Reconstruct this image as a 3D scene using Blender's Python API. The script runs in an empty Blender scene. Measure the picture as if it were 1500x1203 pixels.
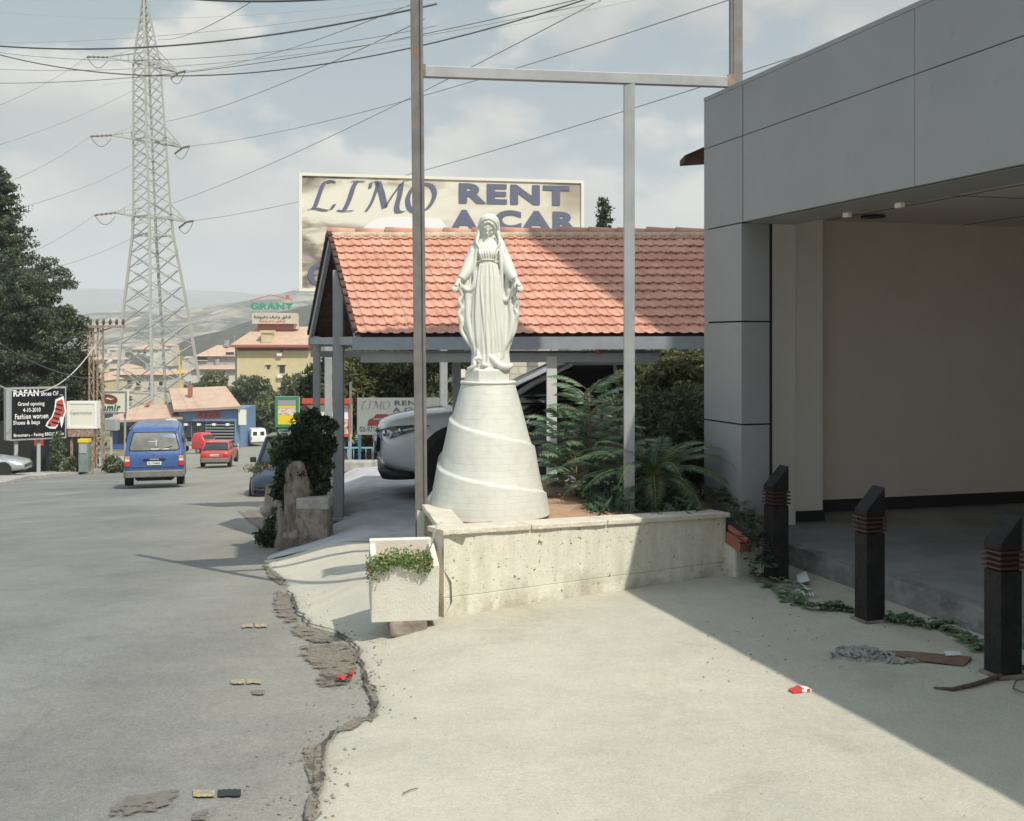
import bpy, math, random
import numpy as np
from mathutils import Vector, Matrix, noise
R = math.radians
F = 1700.0; CH = 1.65
SUN = Vector((.50, -.66, 1.0)).normalized()
sc = bpy.context.scene
COL = sc.collection
rnd = random.Random(7)

def P(px, py, Y):                       # photo pixel + distance -> point of the place
    return Vector(((px-750)/F*Y, Y, CH-(py-500)/F*Y))
def lerp(a, b, t): return a+(b-a)*t
def ss(t, a=0., b=1.):
    t = max(0., min(1., (t-a)/(b-a))); return t*t*(3-2*t)
def interp(x, pts):
    if x <= pts[0][0]: return pts[0][1]
    for (x0, y0), (x1, y1) in zip(pts, pts[1:]):
        if x <= x1: return y0+(y1-y0)*(x-x0)/(x1-x0)
    return pts[-1][1]

# ------------------------------------------------------------------ materials
def node_mat(name):
    m = bpy.data.materials.new(name); m.use_nodes = True
    return m, m.node_tree.nodes, m.node_tree.links, m.node_tree.nodes['Principled BSDF']
def mat(name, c, rough=.7, c2=None, scale=8., metal=0., bump=0., bscale=60., detail=6., lo=.4, hi=.6, spec=.5, coat=0., c3=None, s3=3., l3=.6, h3=.7, trans=0.):
    m, N, L, b = node_mat(name)
    b.inputs['Roughness'].default_value = rough
    b.inputs['Metallic'].default_value = metal
    b.inputs['Specular IOR Level'].default_value = spec
    b.inputs['Coat Weight'].default_value = coat
    b.inputs['Base Color'].default_value = (*c, 1)
    tc = N.new('ShaderNodeTexCoord')
    src = None
    if c2:
        n = N.new('ShaderNodeTexNoise'); n.inputs['Scale'].default_value = scale; n.inputs['Detail'].default_value = detail; n.inputs['Roughness'].default_value = .65
        L.new(tc.outputs['Object'], n.inputs['Vector'])
        r = N.new('ShaderNodeValToRGB'); r.color_ramp.elements[0].position = lo; r.color_ramp.elements[1].position = hi
        r.color_ramp.elements[0].color = (*c, 1); r.color_ramp.elements[1].color = (*c2, 1)
        L.new(n.outputs['Fac'], r.inputs['Fac']); src = r.outputs['Color']
        if c3:
            n3 = N.new('ShaderNodeTexNoise'); n3.inputs['Scale'].default_value = s3; n3.inputs['Detail'].default_value = 8; n3.inputs['Roughness'].default_value = .7
            L.new(tc.outputs['Object'], n3.inputs['Vector'])
            mr = N.new('ShaderNodeMapRange'); mr.inputs['From Min'].default_value = l3; mr.inputs['From Max'].default_value = h3
            L.new(n3.outputs['Fac'], mr.inputs['Value'])
            mx = N.new('ShaderNodeMix'); mx.data_type = 'RGBA'
            L.new(mr.outputs['Result'], mx.inputs['Factor']); L.new(src, mx.inputs[6]); mx.inputs[7].default_value = (*c3, 1)
            src = mx.outputs[2]
        L.new(src, b.inputs['Base Color'])
    if bump:
        n2 = N.new('ShaderNodeTexNoise'); n2.inputs['Scale'].default_value = bscale; n2.inputs['Detail'].default_value = 6
        L.new(tc.outputs['Object'], n2.inputs['Vector'])
        bp = N.new('ShaderNodeBump'); bp.inputs['Strength'].default_value = bump; bp.inputs['Distance'].default_value = .02
        L.new(n2.outputs['Fac'], bp.inputs['Height']); L.new(bp.outputs['Normal'], b.inputs['Normal'])
    return m
def leaf_mat(name, c1, c2, c3, rough=.5, trans=.25):
    m, N, L, b = node_mat(name)
    g = N.new('ShaderNodeNewGeometry'); r = N.new('ShaderNodeValToRGB')
    e = r.color_ramp.elements; e[0].color = (*c1, 1); e[1].color = (*c3, 1); k = e.new(.55); k.color = (*c2, 1)
    tc = N.new('ShaderNodeTexCoord'); n = N.new('ShaderNodeTexNoise'); n.inputs['Scale'].default_value = 1.2
    L.new(tc.outputs['Object'], n.inputs['Vector'])
    ma = N.new('ShaderNodeMath'); ma.operation = 'MULTIPLY_ADD'; ma.inputs[1].default_value = .55; L.new(g.outputs['Random Per Island'], ma.inputs[0])
    mb = N.new('ShaderNodeMath'); mb.operation = 'MULTIPLY_ADD'; mb.inputs[1].default_value = 1.2; mb.inputs[2].default_value = -.4; L.new(n.outputs['Fac'], mb.inputs[0])
    L.new(mb.outputs[0], ma.inputs[2]); L.new(ma.outputs[0], r.inputs['Fac']); L.new(r.outputs['Color'], b.inputs['Base Color'])
    b.inputs['Roughness'].default_value = rough; b.inputs['Specular IOR Level'].default_value = .3
    t = N.new('ShaderNodeBsdfTranslucent'); L.new(r.outputs['Color'], t.inputs['Color'])
    mx = N.new('ShaderNodeMixShader'); mx.inputs[0].default_value = trans
    L.new(b.outputs[0], mx.inputs[1]); L.new(t.outputs[0], mx.inputs[2]); L.new(mx.outputs[0], N['Material Output'].inputs['Surface'])
    return m

def asphalt_mat():
    m, N, L, b = node_mat('asphalt')
    tc = N.new('ShaderNodeTexCoord')
    def noise_(s, d=8, r=.65, dist=0.):
        n = N.new('ShaderNodeTexNoise'); n.inputs['Scale'].default_value = s; n.inputs['Detail'].default_value = d; n.inputs['Roughness'].default_value = r; n.inputs['Distortion'].default_value = dist
        L.new(tc.outputs['Object'], n.inputs['Vector']); return n.outputs['Fac']
    def ramp(f, a, b_, ca, cb):
        r = N.new('ShaderNodeValToRGB'); r.color_ramp.elements[0].position = a; r.color_ramp.elements[1].position = b_
        r.color_ramp.elements[0].color = (*ca, 1); r.color_ramp.elements[1].color = (*cb, 1); L.new(f, r.inputs['Fac']); return r.outputs['Color']
    def mul(a, b_, f=1.):
        x = N.new('ShaderNodeMix'); x.data_type = 'RGBA'; x.blend_type = 'MULTIPLY'; x.inputs[0].default_value = f
        L.new(a, x.inputs[6]); L.new(b_, x.inputs[7]); return x.outputs[2]
    base = ramp(noise_(.45), .35, .65, (.175, .175, .175), (.25, .247, .238))
    fine = mul(ramp(noise_(110, 4, .8), .3, .7, (.66, .66, .66), (1.25, 1.25, 1.25)), ramp(noise_(38, 6, .85), .34, .66, (.82, .82, .82), (1.14, 1.14, 1.13)))
    fine = mul(fine, ramp(noise_(26, 2, .5), .72, .76, (1, 1, 1), (1.35, 1.33, 1.25)))
    fine = mul(fine, ramp(noise_(17, 9, .85), .64, .70, (1, 1, 1), (.72, .71, .69)))
    mid = ramp(noise_(6, 6), .3, .7, (.9, .9, .9), (1.06, 1.06, 1.05))
    dark = ramp(noise_(.9, 9, .7, .6), .6, .72, (1, 1, 1), (.84, .83, .82))
    # long tar lines / wheel streaks along the road
    mp = N.new('ShaderNodeMapping'); mp.inputs['Rotation'].default_value = (0, 0, R(-16)); mp.inputs['Scale'].default_value = (1.1, .05, 1)
    L.new(tc.outputs['Object'], mp.inputs['Vector']); ns = N.new('ShaderNodeTexNoise'); ns.inputs['Scale'].default_value = 1.2; ns.inputs['Detail'].default_value = 4
    L.new(mp.outputs[0], ns.inputs['Vector']); streak = ramp(ns.outputs['Fac'], .38, .62, (.92, .92, .92), (1.05, 1.05, 1.05))
    # sparse cracks
    v = N.new('ShaderNodeTexVoronoi'); v.feature = 'DISTANCE_TO_EDGE'; v.inputs['Scale'].default_value = .33
    wn = N.new('ShaderNodeTexNoise'); wn.inputs['Scale'].default_value = 2.; wn.inputs['Detail'].default_value = 6; L.new(tc.outputs['Object'], wn.inputs['Vector'])
    va = N.new('ShaderNodeVectorMath'); va.operation = 'MULTIPLY_ADD'; va.inputs[1].default_value = (.6, .6, .6); L.new(wn.outputs['Color'], va.inputs[0]); L.new(tc.outputs['Object'], va.inputs[2])
    L.new(va.outputs[0], v.inputs['Vector'])
    crack = ramp(v.outputs['Distance'], 0., .006, (.9, .9, .9), (1, 1, 1))
    sx_ = N.new('ShaderNodeVectorMath'); sx_.operation = 'DOT_PRODUCT'; sx_.inputs[1].default_value = (.958, .286, 0); L.new(tc.outputs['Object'], sx_.inputs[0])
    wob = N.new('ShaderNodeMath'); wob.operation = 'MULTIPLY_ADD'; wob.inputs[1].default_value = 2.6; L.new(noise_(.7, 8, .7), wob.inputs[0]); L.new(sx_.outputs['Value'], wob.inputs[2])
    du = N.new('ShaderNodeMapRange'); du.interpolation_type = 'SMOOTHSTEP'; du.inputs['From Min'].default_value = .5; du.inputs['From Max'].default_value = 2.5; du.inputs['To Max'].default_value = .75; L.new(wob.outputs[0], du.inputs['Value'])
    dm = N.new('ShaderNodeMix'); dm.data_type = 'RGBA'; L.new(du.outputs[0], dm.inputs[0]); L.new(base, dm.inputs[6]); dm.inputs[7].default_value = (.305, .292, .252, 1); base = dm.outputs[2]
    c = mul(mul(mul(mul(mul(base, fine), mid), dark), streak), crack)
    L.new(c, b.inputs['Base Color']); b.inputs['Roughness'].default_value = .9; b.inputs['Specular IOR Level'].default_value = .3
    bp = N.new('ShaderNodeBump'); bp.inputs['Strength'].default_value = .5; bp.inputs['Distance'].default_value = .006
    L.new(noise_(130, 4), bp.inputs['Height']); L.new(bp.outputs['Normal'], b.inputs['Normal'])
    return m
def concrete_ground():
    m, N, L, b = node_mat('forecourt_concrete')
    tc = N.new('ShaderNodeTexCoord')
    def noise_(s, d=8, r=.65, dist=0.):
        n = N.new('ShaderNodeTexNoise'); n.inputs['Scale'].default_value = s; n.inputs['Detail'].default_value = d; n.inputs['Roughness'].default_value = r; n.inputs['Distortion'].default_value = dist
        L.new(tc.outputs['Object'], n.inputs['Vector']); return n.outputs['Fac']
    def ramp(f, a, b_, ca, cb):
        r = N.new('ShaderNodeValToRGB'); r.color_ramp.elements[0].position = a; r.color_ramp.elements[1].position = b_
        r.color_ramp.elements[0].color = (*ca, 1); r.color_ramp.elements[1].color = (*cb, 1); L.new(f, r.inputs['Fac']); return r.outputs['Color']
    def mul(a, b_):
        x = N.new('ShaderNodeMix'); x.data_type = 'RGBA'; x.blend_type = 'MULTIPLY'; x.inputs[0].default_value = 1
        L.new(a, x.inputs[6]); L.new(b_, x.inputs[7]); return x.outputs[2]
    base = ramp(noise_(.5, 5, .6, .4), .35, .66, (.46, .44, .375), (.55, .515, .43))
    c = mul(base, ramp(noise_(3.5, 8, .7), .35, .7, (.93, .93, .94), (1.05, 1.04, 1.02)))
    c = mul(c, ramp(noise_(110, 4, .8), .3, .7, (.80, .80, .80), (1.14, 1.14, 1.14)))
    c = mul(c, ramp(noise_(34, 7, .85), .34, .66, (.90, .90, .90), (1.07, 1.07, 1.07)))
    c = mul(c, ramp(noise_(24, 6, .8), .66, .72, (1, 1, 1), (.82, .8, .78)))
    c = mul(c, ramp(noise_(1.1, 10, .75, 1.), .55, .70, (1, 1, 1), (.84, .85, .86)))
    c = mul(c, ramp(noise_(.8, 8, .7, .8), .36, .46, (.93, .91, .87), (1.03, 1.03, 1.03)))
    c = mul(c, ramp(noise_(55, 2, .5), .74, .765, (1, 1, 1), (.4, .36, .32)))
    L.new(c, b.inputs['Base Color']); b.inputs['Roughness'].default_value = .92; b.inputs['Specular IOR Level'].default_value = .25
    bp = N.new('ShaderNodeBump'); bp.inputs['Strength'].default_value = .55; bp.inputs['Distance'].default_value = .01
    ad = N.new('ShaderNodeMath'); ad.operation = 'ADD'; L.new(noise_(90, 5), ad.inputs[0]); L.new(noise_(5, 8, .7), ad.inputs[1])
    L.new(ad.outputs[0], bp.inputs['Height']); L.new(bp.outputs['Normal'], b.inputs['Normal'])
    return m
def weathered(name, c1, c2):
    """render with pits, hairlines and grey-brown weather stains growing towards the ground"""
    m, N, L, b = node_mat(name); tc = N.new('ShaderNodeTexCoord'); sp = N.new('ShaderNodeSeparateXYZ'); L.new(tc.outputs['Object'], sp.inputs[0])
    def nz_(s_, d=8, r=.7, vec=None, dist=0.):
        n = N.new('ShaderNodeTexNoise'); n.inputs['Scale'].default_value = s_; n.inputs['Detail'].default_value = d; n.inputs['Roughness'].default_value = r; n.inputs['Distortion'].default_value = dist; L.new(vec or tc.outputs['Object'], n.inputs['Vector']); return n.outputs['Fac']
    def rmp(f, a, c, ca, cb):
        r = N.new('ShaderNodeValToRGB'); r.color_ramp.elements[0].position = a; r.color_ramp.elements[1].position = c; r.color_ramp.elements[0].color = (*ca, 1); r.color_ramp.elements[1].color = (*cb, 1); L.new(f, r.inputs['Fac']); return r.outputs['Color']
    def mul(a, c): x = N.new('ShaderNodeMix'); x.data_type = 'RGBA'; x.blend_type = 'MULTIPLY'; x.inputs[0].default_value = 1; L.new(a, x.inputs[6]); L.new(c, x.inputs[7]); return x.outputs[2]
    zr = N.new('ShaderNodeMapRange'); zr.inputs['From Min'].default_value = .32; zr.inputs['From Max'].default_value = -.02; zr.inputs['To Min'].default_value = -.10; zr.inputs['To Max'].default_value = .12; L.new(sp.outputs['Z'], zr.inputs['Value'])
    ad = N.new('ShaderNodeMath'); L.new(nz_(2.6, 9, .7, None, .5), ad.inputs[0]); L.new(zr.outputs[0], ad.inputs[1])
    c = rmp(ad.outputs[0], .50, .66, c1, c2)
    mp = N.new('ShaderNodeMapping'); mp.inputs['Scale'].default_value = (9, 9, 1.2); L.new(tc.outputs['Object'], mp.inputs['Vector'])
    c = mul(c, rmp(nz_(1., 5, .6, mp.outputs[0]), .40, .62, (1, 1, 1), (.86, .84, .80)))
    pits = nz_(30, 3, .6); c = mul(c, rmp(pits, .655, .70, (1, 1, 1), (.34, .28, .22))); c = mul(c, rmp(nz_(75, 3, .6), .64, .70, (1, 1, 1), (.55, .50, .44))); c = mul(c, rmp(nz_(12, 8, .8), .35, .65, (.90, .90, .90), (1.06, 1.05, 1.03)))
    L.new(c, b.inputs['Base Color']); b.inputs['Roughness'].default_value = .92
    a2 = N.new('ShaderNodeMath'); a2.operation = 'SUBTRACT'; L.new(nz_(50, 6), a2.inputs[0]); mr = N.new('ShaderNodeMapRange'); mr.inputs['From Min'].default_value = .62; mr.inputs['From Max'].default_value = .70; L.new(pits, mr.inputs['Value']); L.new(mr.outputs[0], a2.inputs[1])
    bp = N.new('ShaderNodeBump'); bp.inputs['Strength'].default_value = .4; bp.inputs['Distance'].default_value = .014; L.new(a2.outputs[0], bp.inputs['Height']); L.new(bp.outputs['Normal'], b.inputs['Normal'])
    return m
def brick_paint():                       # white painted blockwork, courses wrapped round the cone
    m, N, L, b = node_mat('painted_blockwork')
    b.inputs['Base Color'].default_value = (.80, .82, .79, 1); b.inputs['Roughness'].default_value = .6
    uv = N.new('ShaderNodeTexCoord'); mp = N.new('ShaderNodeMapping'); L.new(uv.outputs['UV'], mp.inputs['Vector'])
    nz = N.new('ShaderNodeTexNoise'); nz.inputs['Scale'].default_value = 7; nz.inputs['Detail'].default_value = 3; L.new(uv.outputs['Object'], nz.inputs['Vector'])
    va = N.new('ShaderNodeVectorMath'); va.operation = 'MULTIPLY_ADD'; va.inputs[1].default_value = (.03, .018, 0); L.new(nz.outputs['Color'], va.inputs[0]); L.new(mp.outputs[0], va.inputs[2])
    br = N.new('ShaderNodeTexBrick'); br.inputs['Scale'].default_value = 1; br.inputs['Brick Width'].default_value = .11; br.inputs['Row Height'].default_value = .042
    br.inputs['Mortar Size'].default_value = .0022; br.inputs['Mortar Smooth'].default_value = .7; br.inputs['Color1'].default_value = (1, 1, 1, 1); br.inputs['Color2'].default_value = (.93, .93, .93, 1); br.inputs['Mortar'].default_value = (0, 0, 0, 1)
    L.new(va.outputs[0], br.inputs['Vector'])
    n = N.new('ShaderNodeTexNoise'); n.inputs['Scale'].default_value = 14; n.inputs['Detail'].default_value = 5; L.new(uv.outputs['Object'], n.inputs['Vector'])
    cr = N.new('ShaderNodeValToRGB'); cr.color_ramp.elements[0].position = .38; cr.color_ramp.elements[0].color = (.575, .58, .525, 1); cr.color_ramp.elements[1].position = .52; cr.color_ramp.elements[1].color = (.61, .615, .565, 1)
    L.new(n.outputs['Fac'], cr.inputs['Fac'])
    mx = N.new('ShaderNodeMix'); mx.data_type = 'RGBA'; mx.blend_type = 'MULTIPLY'; mx.inputs[0].default_value = .07
    L.new(cr.outputs['Color'], mx.inputs[6]); L.new(br.outputs['Color'], mx.inputs[7]); L.new(mx.outputs[2], b.inputs['Base Color'])
    ad = N.new('ShaderNodeMath'); ad.operation = 'MULTIPLY_ADD'; ad.inputs[1].default_value = .5; L.new(n.outputs['Fac'], ad.inputs[0]); L.new(br.outputs['Color'], ad.inputs[2])
    bp = N.new('ShaderNodeBump'); bp.inputs['Strength'].default_value = .4; bp.inputs['Distance'].default_value = .003
    L.new(ad.outputs[0], bp.inputs['Height']); L.new(bp.outputs['Normal'], b.inputs['Normal'])
    return m

M = {}
M['asphalt'] = asphalt_mat(); M['fore'] = concrete_ground(); M['blockpaint'] = brick_paint()
M['earth'] = mat('dry_earth', (.24, .20, .13), .95, (.12, .12, .06), .15, bump=.6, bscale=4)
M['drive'] = mat('driveway_concrete', (.50, .49, .50), .85, (.38, .375, .38), 3, bump=.3, bscale=50)
M['soil'] = mat('orange_soil', (.50, .33, .21), .98, (.42, .25, .15), 9, bump=1., bscale=60, c3=(.30, .22, .15), s3=30, l3=.6, h3=.7)
M['white'] = mat('gloss_white_paint', (.69, .695, .64), .42, (.64, .645, .59), 5, lo=.3, hi=.6)
M['wall'] = weathered('rendered_wall', (.68, .66, .575), (.46, .43, .37))
M['wallold'] = mat('rendered_wall_plain', (.62, .58, .48), .9, (.54, .50, .41), 5, bump=.30, bscale=60, c3=(.27, .22, .16), s3=38, l3=.64, h3=.70, lo=.35, hi=.65)
M['walldark'] = mat('broken_rubble', (.30, .24, .18), .95, (.18, .14, .11), 9, bump=1., bscale=20)
M['cap'] = mat('limestone_coping', (.66, .61, .51), .8, (.58, .52, .43), 7, bump=.5, bscale=50, c3=(.3, .24, .18), s3=16, l3=.68, h3=.74)
M['box'] = mat('chipped_white_concrete', (.70, .68, .60), .85, (.66, .635, .56), 6, bump=.22, bscale=90, c3=(.40, .37, .31), s3=40, l3=.70, h3=.73)
M['stone'] = mat('rough_stone', (.30, .25, .21), .95, (.15, .125, .105), 7, bump=1., bscale=9)
M['stonegrey'] = mat('grey_stone', (.42, .40, .36), .95, (.28, .26, .24), 6, bump=1., bscale=12)
M['alu'] = mat('grey_composite_panel', (.285, .288, .295), .42, (.305, .307, .312), 1.3, metal=.15, spec=.4, bump=.05, bscale=2.5, c3=(.25, .25, .25), s3=5, l3=.58, h3=.75)
M['joint'] = mat('black_joint', (.02, .02, .022), .8)
M['plaster'] = mat('white_plaster', (.90, .87, .82), .85, (.87, .84, .79), 4, bump=.1, bscale=200)
M['innerwall'] = mat('interior_wall_paint', (.80, .73, .66), .85, (.77, .70, .63), 3, bump=.1, bscale=200)
M['darkskirt'] = mat('dark_skirting', (.03, .03, .032), .5)
M['floor'] = mat('screed_floor', (.27, .27, .275), .75, (.20, .20, .205), 2, bump=.25, bscale=20)
M['step'] = mat('step_concrete', (.27, .26, .25), .9, (.16, .155, .15), 5, bump=.9, bscale=25)
M['wood'] = mat('black_stained_timber', (.011, .010, .011), .6, (.020, .018, .018), 14, bump=.5, bscale=40, spec=.25)
M['red_rod'] = mat('red_painted_slat', (.055, .019, .017), .6)
M['pole'] = mat('weathered_steel', (.22, .205, .20), .6, (.17, .155, .15), 6, metal=.3, c3=(.30, .15, .09), s3=5, l3=.6, h3=.68)
M['galv'] = mat('grey_painted_steel', (.36, .37, .38), .5, (.31, .32, .33), 5, metal=.2, c3=(.30, .20, .14), s3=4, l3=.68, h3=.76)
M['postwhite'] = mat('white_painted_steel', (.62, .62, .59), .5, (.56, .56, .53), 4)
M['beam'] = mat('blue_grey_gutter_steel', (.33, .36, .40), .5, (.29, .31, .35), 4, metal=.2)
M['tile'] = mat('clay_tile', (.52, .255, .19), .85, (.62, .335, .245), 3.2, bump=.3, bscale=40, c3=(.33, .155, .12), s3=7, l3=.58, h3=.70)
M['tile2'] = mat('far_clay_tile', (.46, .31, .23), .9, (.52, .38, .29), .8)
M['mortar'] = mat('ridge_mortar', (.55, .45, .34), .95, (.42, .32, .22), 10, bump=.6, bscale=30)
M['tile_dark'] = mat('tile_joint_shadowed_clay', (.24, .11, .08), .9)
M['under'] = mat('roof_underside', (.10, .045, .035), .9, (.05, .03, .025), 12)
M['signwhite'] = mat('sign_cream', (.74, .72, .62), .55)
M['navy'] = mat('navy_letter_vinyl', (.125, .14, .205), .55)
M['rust'] = mat('rusty_steel', (.22, .15, .11), .8, (.33, .23, .17), 12, c3=(.45, .38, .30), s3=6, l3=.5, h3=.6)
M['pylon'] = mat('galvanised_lattice', (.38, .38, .36), .6)
M['wire'] = mat('cable_sheath', (.10, .10, .105), .6)
M['wiremid'] = mat('aluminium_conductor', (.26, .26, .25), .6)
M['wirelt'] = mat('pale_cable_sheath', (.50, .48, .44), .7)
M['black'] = mat('black_plastic', (.018, .018, .02), .5)
M['tyre'] = mat('tyre_rubber', (.02, .02, .02), .85)
M['rim'] = mat('alloy_rim', (.45, .45, .46), .35, metal=.8)
M['glass'] = mat('dark_glass', (.03, .035, .038), .06, spec=.8)
M['glass_dusty'] = mat('dusty_rear_glass', (.11, .12, .11), .3, (.19, .19, .17), 2, spec=.6)
M['vanblue'] = mat('blue_van_paint', (.035, .09, .27), .35, (.05, .11, .30), 3, coat=.4, spec=.5)
M['carred'] = mat('faded_red_paint', (.42, .07, .055), .35, coat=.4)
M['truckred'] = mat('bright_red_paint', (.52, .04, .04), .35, coat=.4)
M['carsilver'] = mat('silver_paint', (.42, .44, .46), .3, metal=.4, coat=.4)
M['carwhite'] = mat('pearl_white_paint', (.82, .82, .82), .22, coat=.7)
M['vanwhite'] = mat('plain_white_paint', (.70, .70, .68), .35, coat=.3)
M['carblack'] = mat('gloss_black_paint', (.008, .008, .009), .25, coat=.15)
M['carnavy'] = mat('dark_navy_paint', (.012, .018, .03), .25, coat=.3)
M['carblue'] = mat('grey_blue_paint', (.14, .18, .22), .3, coat=.4)
M['bumper'] = mat('grey_bumper_plastic', (.13, .13, .125), .6, (.19, .185, .17), 6)
M['lamp_red'] = mat('red_tail_lens', (.60, .03, .02), .2)
M['lamp_amber'] = mat('amber_lens', (.70, .28, .03), .2)
M['plate'] = mat('number_plate', (.65, .66, .64), .4)
M['chrome'] = mat('chrome_trim', (.65, .65, .66), .15, metal=1.)
M['headlamp'] = mat('headlamp_lens', (.09, .10, .11), .08, spec=.9)
M['cream'] = mat('cream_render', (.60, .52, .32), .9, (.56, .48, .29), .6)
M['creamlt'] = mat('pale_render', (.58, .54, .45), .9, (.52, .48, .40), .5)
M['whitewall'] = mat('white_render', (.62, .61, .57), .9, (.55, .54, .50), .5)
M['greywall'] = mat('grey_render', (.36, .37, .37), .9)
M['terra'] = mat('terracotta_paint', (.36, .12, .09), .8)
M['window'] = mat('far_window', (.04, .045, .05), .25)
M['shopblue'] = mat('blue_shop_paint', (.13, .22, .36), .6, (.15, .25, .40), 2)
M['shopblue2'] = mat('deep_blue_paint', (.05, .10, .25), .6)
M['shopred'] = mat('red_letter', (.55, .04, .03), .5)
M['green'] = mat('green_letter', (.04, .30, .20), .6)
M['darkgreen'] = mat('dark_green_letter', (.02, .13, .08), .6)
M['redline'] = mat('coral_outline', (.55, .10, .07), .6)
M['signblack'] = mat('black_sign_vinyl', (.010, .011, .015), .6, spec=.15)
M['signtext'] = mat('white_sign_vinyl', (.75, .75, .75), .5)
M['signgrey'] = mat('aluminium_sign_frame', (.42, .43, .45), .4, metal=.4)
M['yellow'] = mat('yellow_road_paint', (.50, .37, .12), .85, (.25, .24, .215), 45, lo=.40, hi=.52)
M['signyellow'] = mat('yellow_sign_vinyl', (.75, .55, .03), .6)
M['signgreen'] = mat('green_sign_frame', (.05, .22, .11), .5)
M['signred'] = mat('red_sign_frame', (.50, .08, .05), .5)
M['brown'] = mat('brown_print', (.18, .06, .03), .7)
M['railblue'] = mat('pale_blue_rail', (.20, .42, .55), .5)
M['bark'] = mat('bark', (.12, .085, .06), .95, (.07, .05, .04), 14, bump=.8, bscale=20)
M['barklt'] = mat('pale_bark', (.26, .21, .15), .95, (.16, .12, .09), 14, bump=.8, bscale=20)
M['cycadtrunk'] = mat('fibrous_trunk', (.22, .10, .05), .95, (.10, .05, .03), 40, bump=1., bscale=60)
M['stemred'] = mat('reddish_stem', (.18, .11, .06), .7)
M['rag'] = mat('grey_rag_cloth', (.40, .40, .38), .95, (.30, .30, .29), 60, bump=.8, bscale=120)
M['cardboard'] = mat('brown_cardboard', (.22, .13, .09), .9, (.17, .10, .07), 12)
M['paper'] = mat('white_paper', (.72, .72, .70), .7)
M['litterred'] = mat('red_wrapper', (.60, .05, .05), .4)
M['dirt'] = mat('gutter_dirt', (.23, .185, .13), .98, (.15, .12, .09), 12, bump=1., bscale=70, c3=(.31, .26, .19), s3=25, l3=.52, h3=.62)
M['stain'] = mat('oil_stain', (.20, .185, .165), .9, (.16, .15, .14), 9)
M['leaf_dark'] = leaf_mat('dark_conifer_needles', (.03, .045, .03), (.085, .11, .065), (.22, .24, .15))
M['leaf_mid'] = leaf_mat('olive_leaves', (.04, .06, .028), (.12, .14, .07), (.26, .27, .15))
M['leaf_pale'] = leaf_mat('pale_olive_leaves', (.06, .075, .03), (.15, .16, .07), (.26, .26, .13))
M['leaf_green'] = leaf_mat('fresh_green_leaves', (.06, .12, .065), (.16, .25, .14), (.34, .43, .26))
M['leaf_succ'] = leaf_mat('light_green_leaves', (.09, .15, .04), (.19, .27, .08), (.33, .38, .14))
M['leaf_cyc'] = leaf_mat('cycad_leaflets', (.035, .075, .05), (.09, .14, .085), (.20, .24, .12), .3)
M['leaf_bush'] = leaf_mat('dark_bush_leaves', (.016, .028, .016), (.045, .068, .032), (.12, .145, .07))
M['hill_far'] = mat('distant_mountain', (.05, .07, .065), 1., (.13, .13, .11), .006, detail=10, c3=(.36, .32, .27), s3=.012, l3=.60, h3=.68)
M['hill_mid'] = mat('quarried_hillside', (.04, .055, .04), 1., (.30, .25, .19), .012, lo=.47, hi=.58, detail=9, c3=(.46, .39, .30), s3=.02, l3=.54, h3=.62)
M['hill_near'] = mat('wooded_ridge', (.012, .02, .014), 1., (.07, .075, .045), .09, detail=12, lo=.35, hi=.65)
def sm(name, c): M[name] = mat(name, c, .5)

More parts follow.
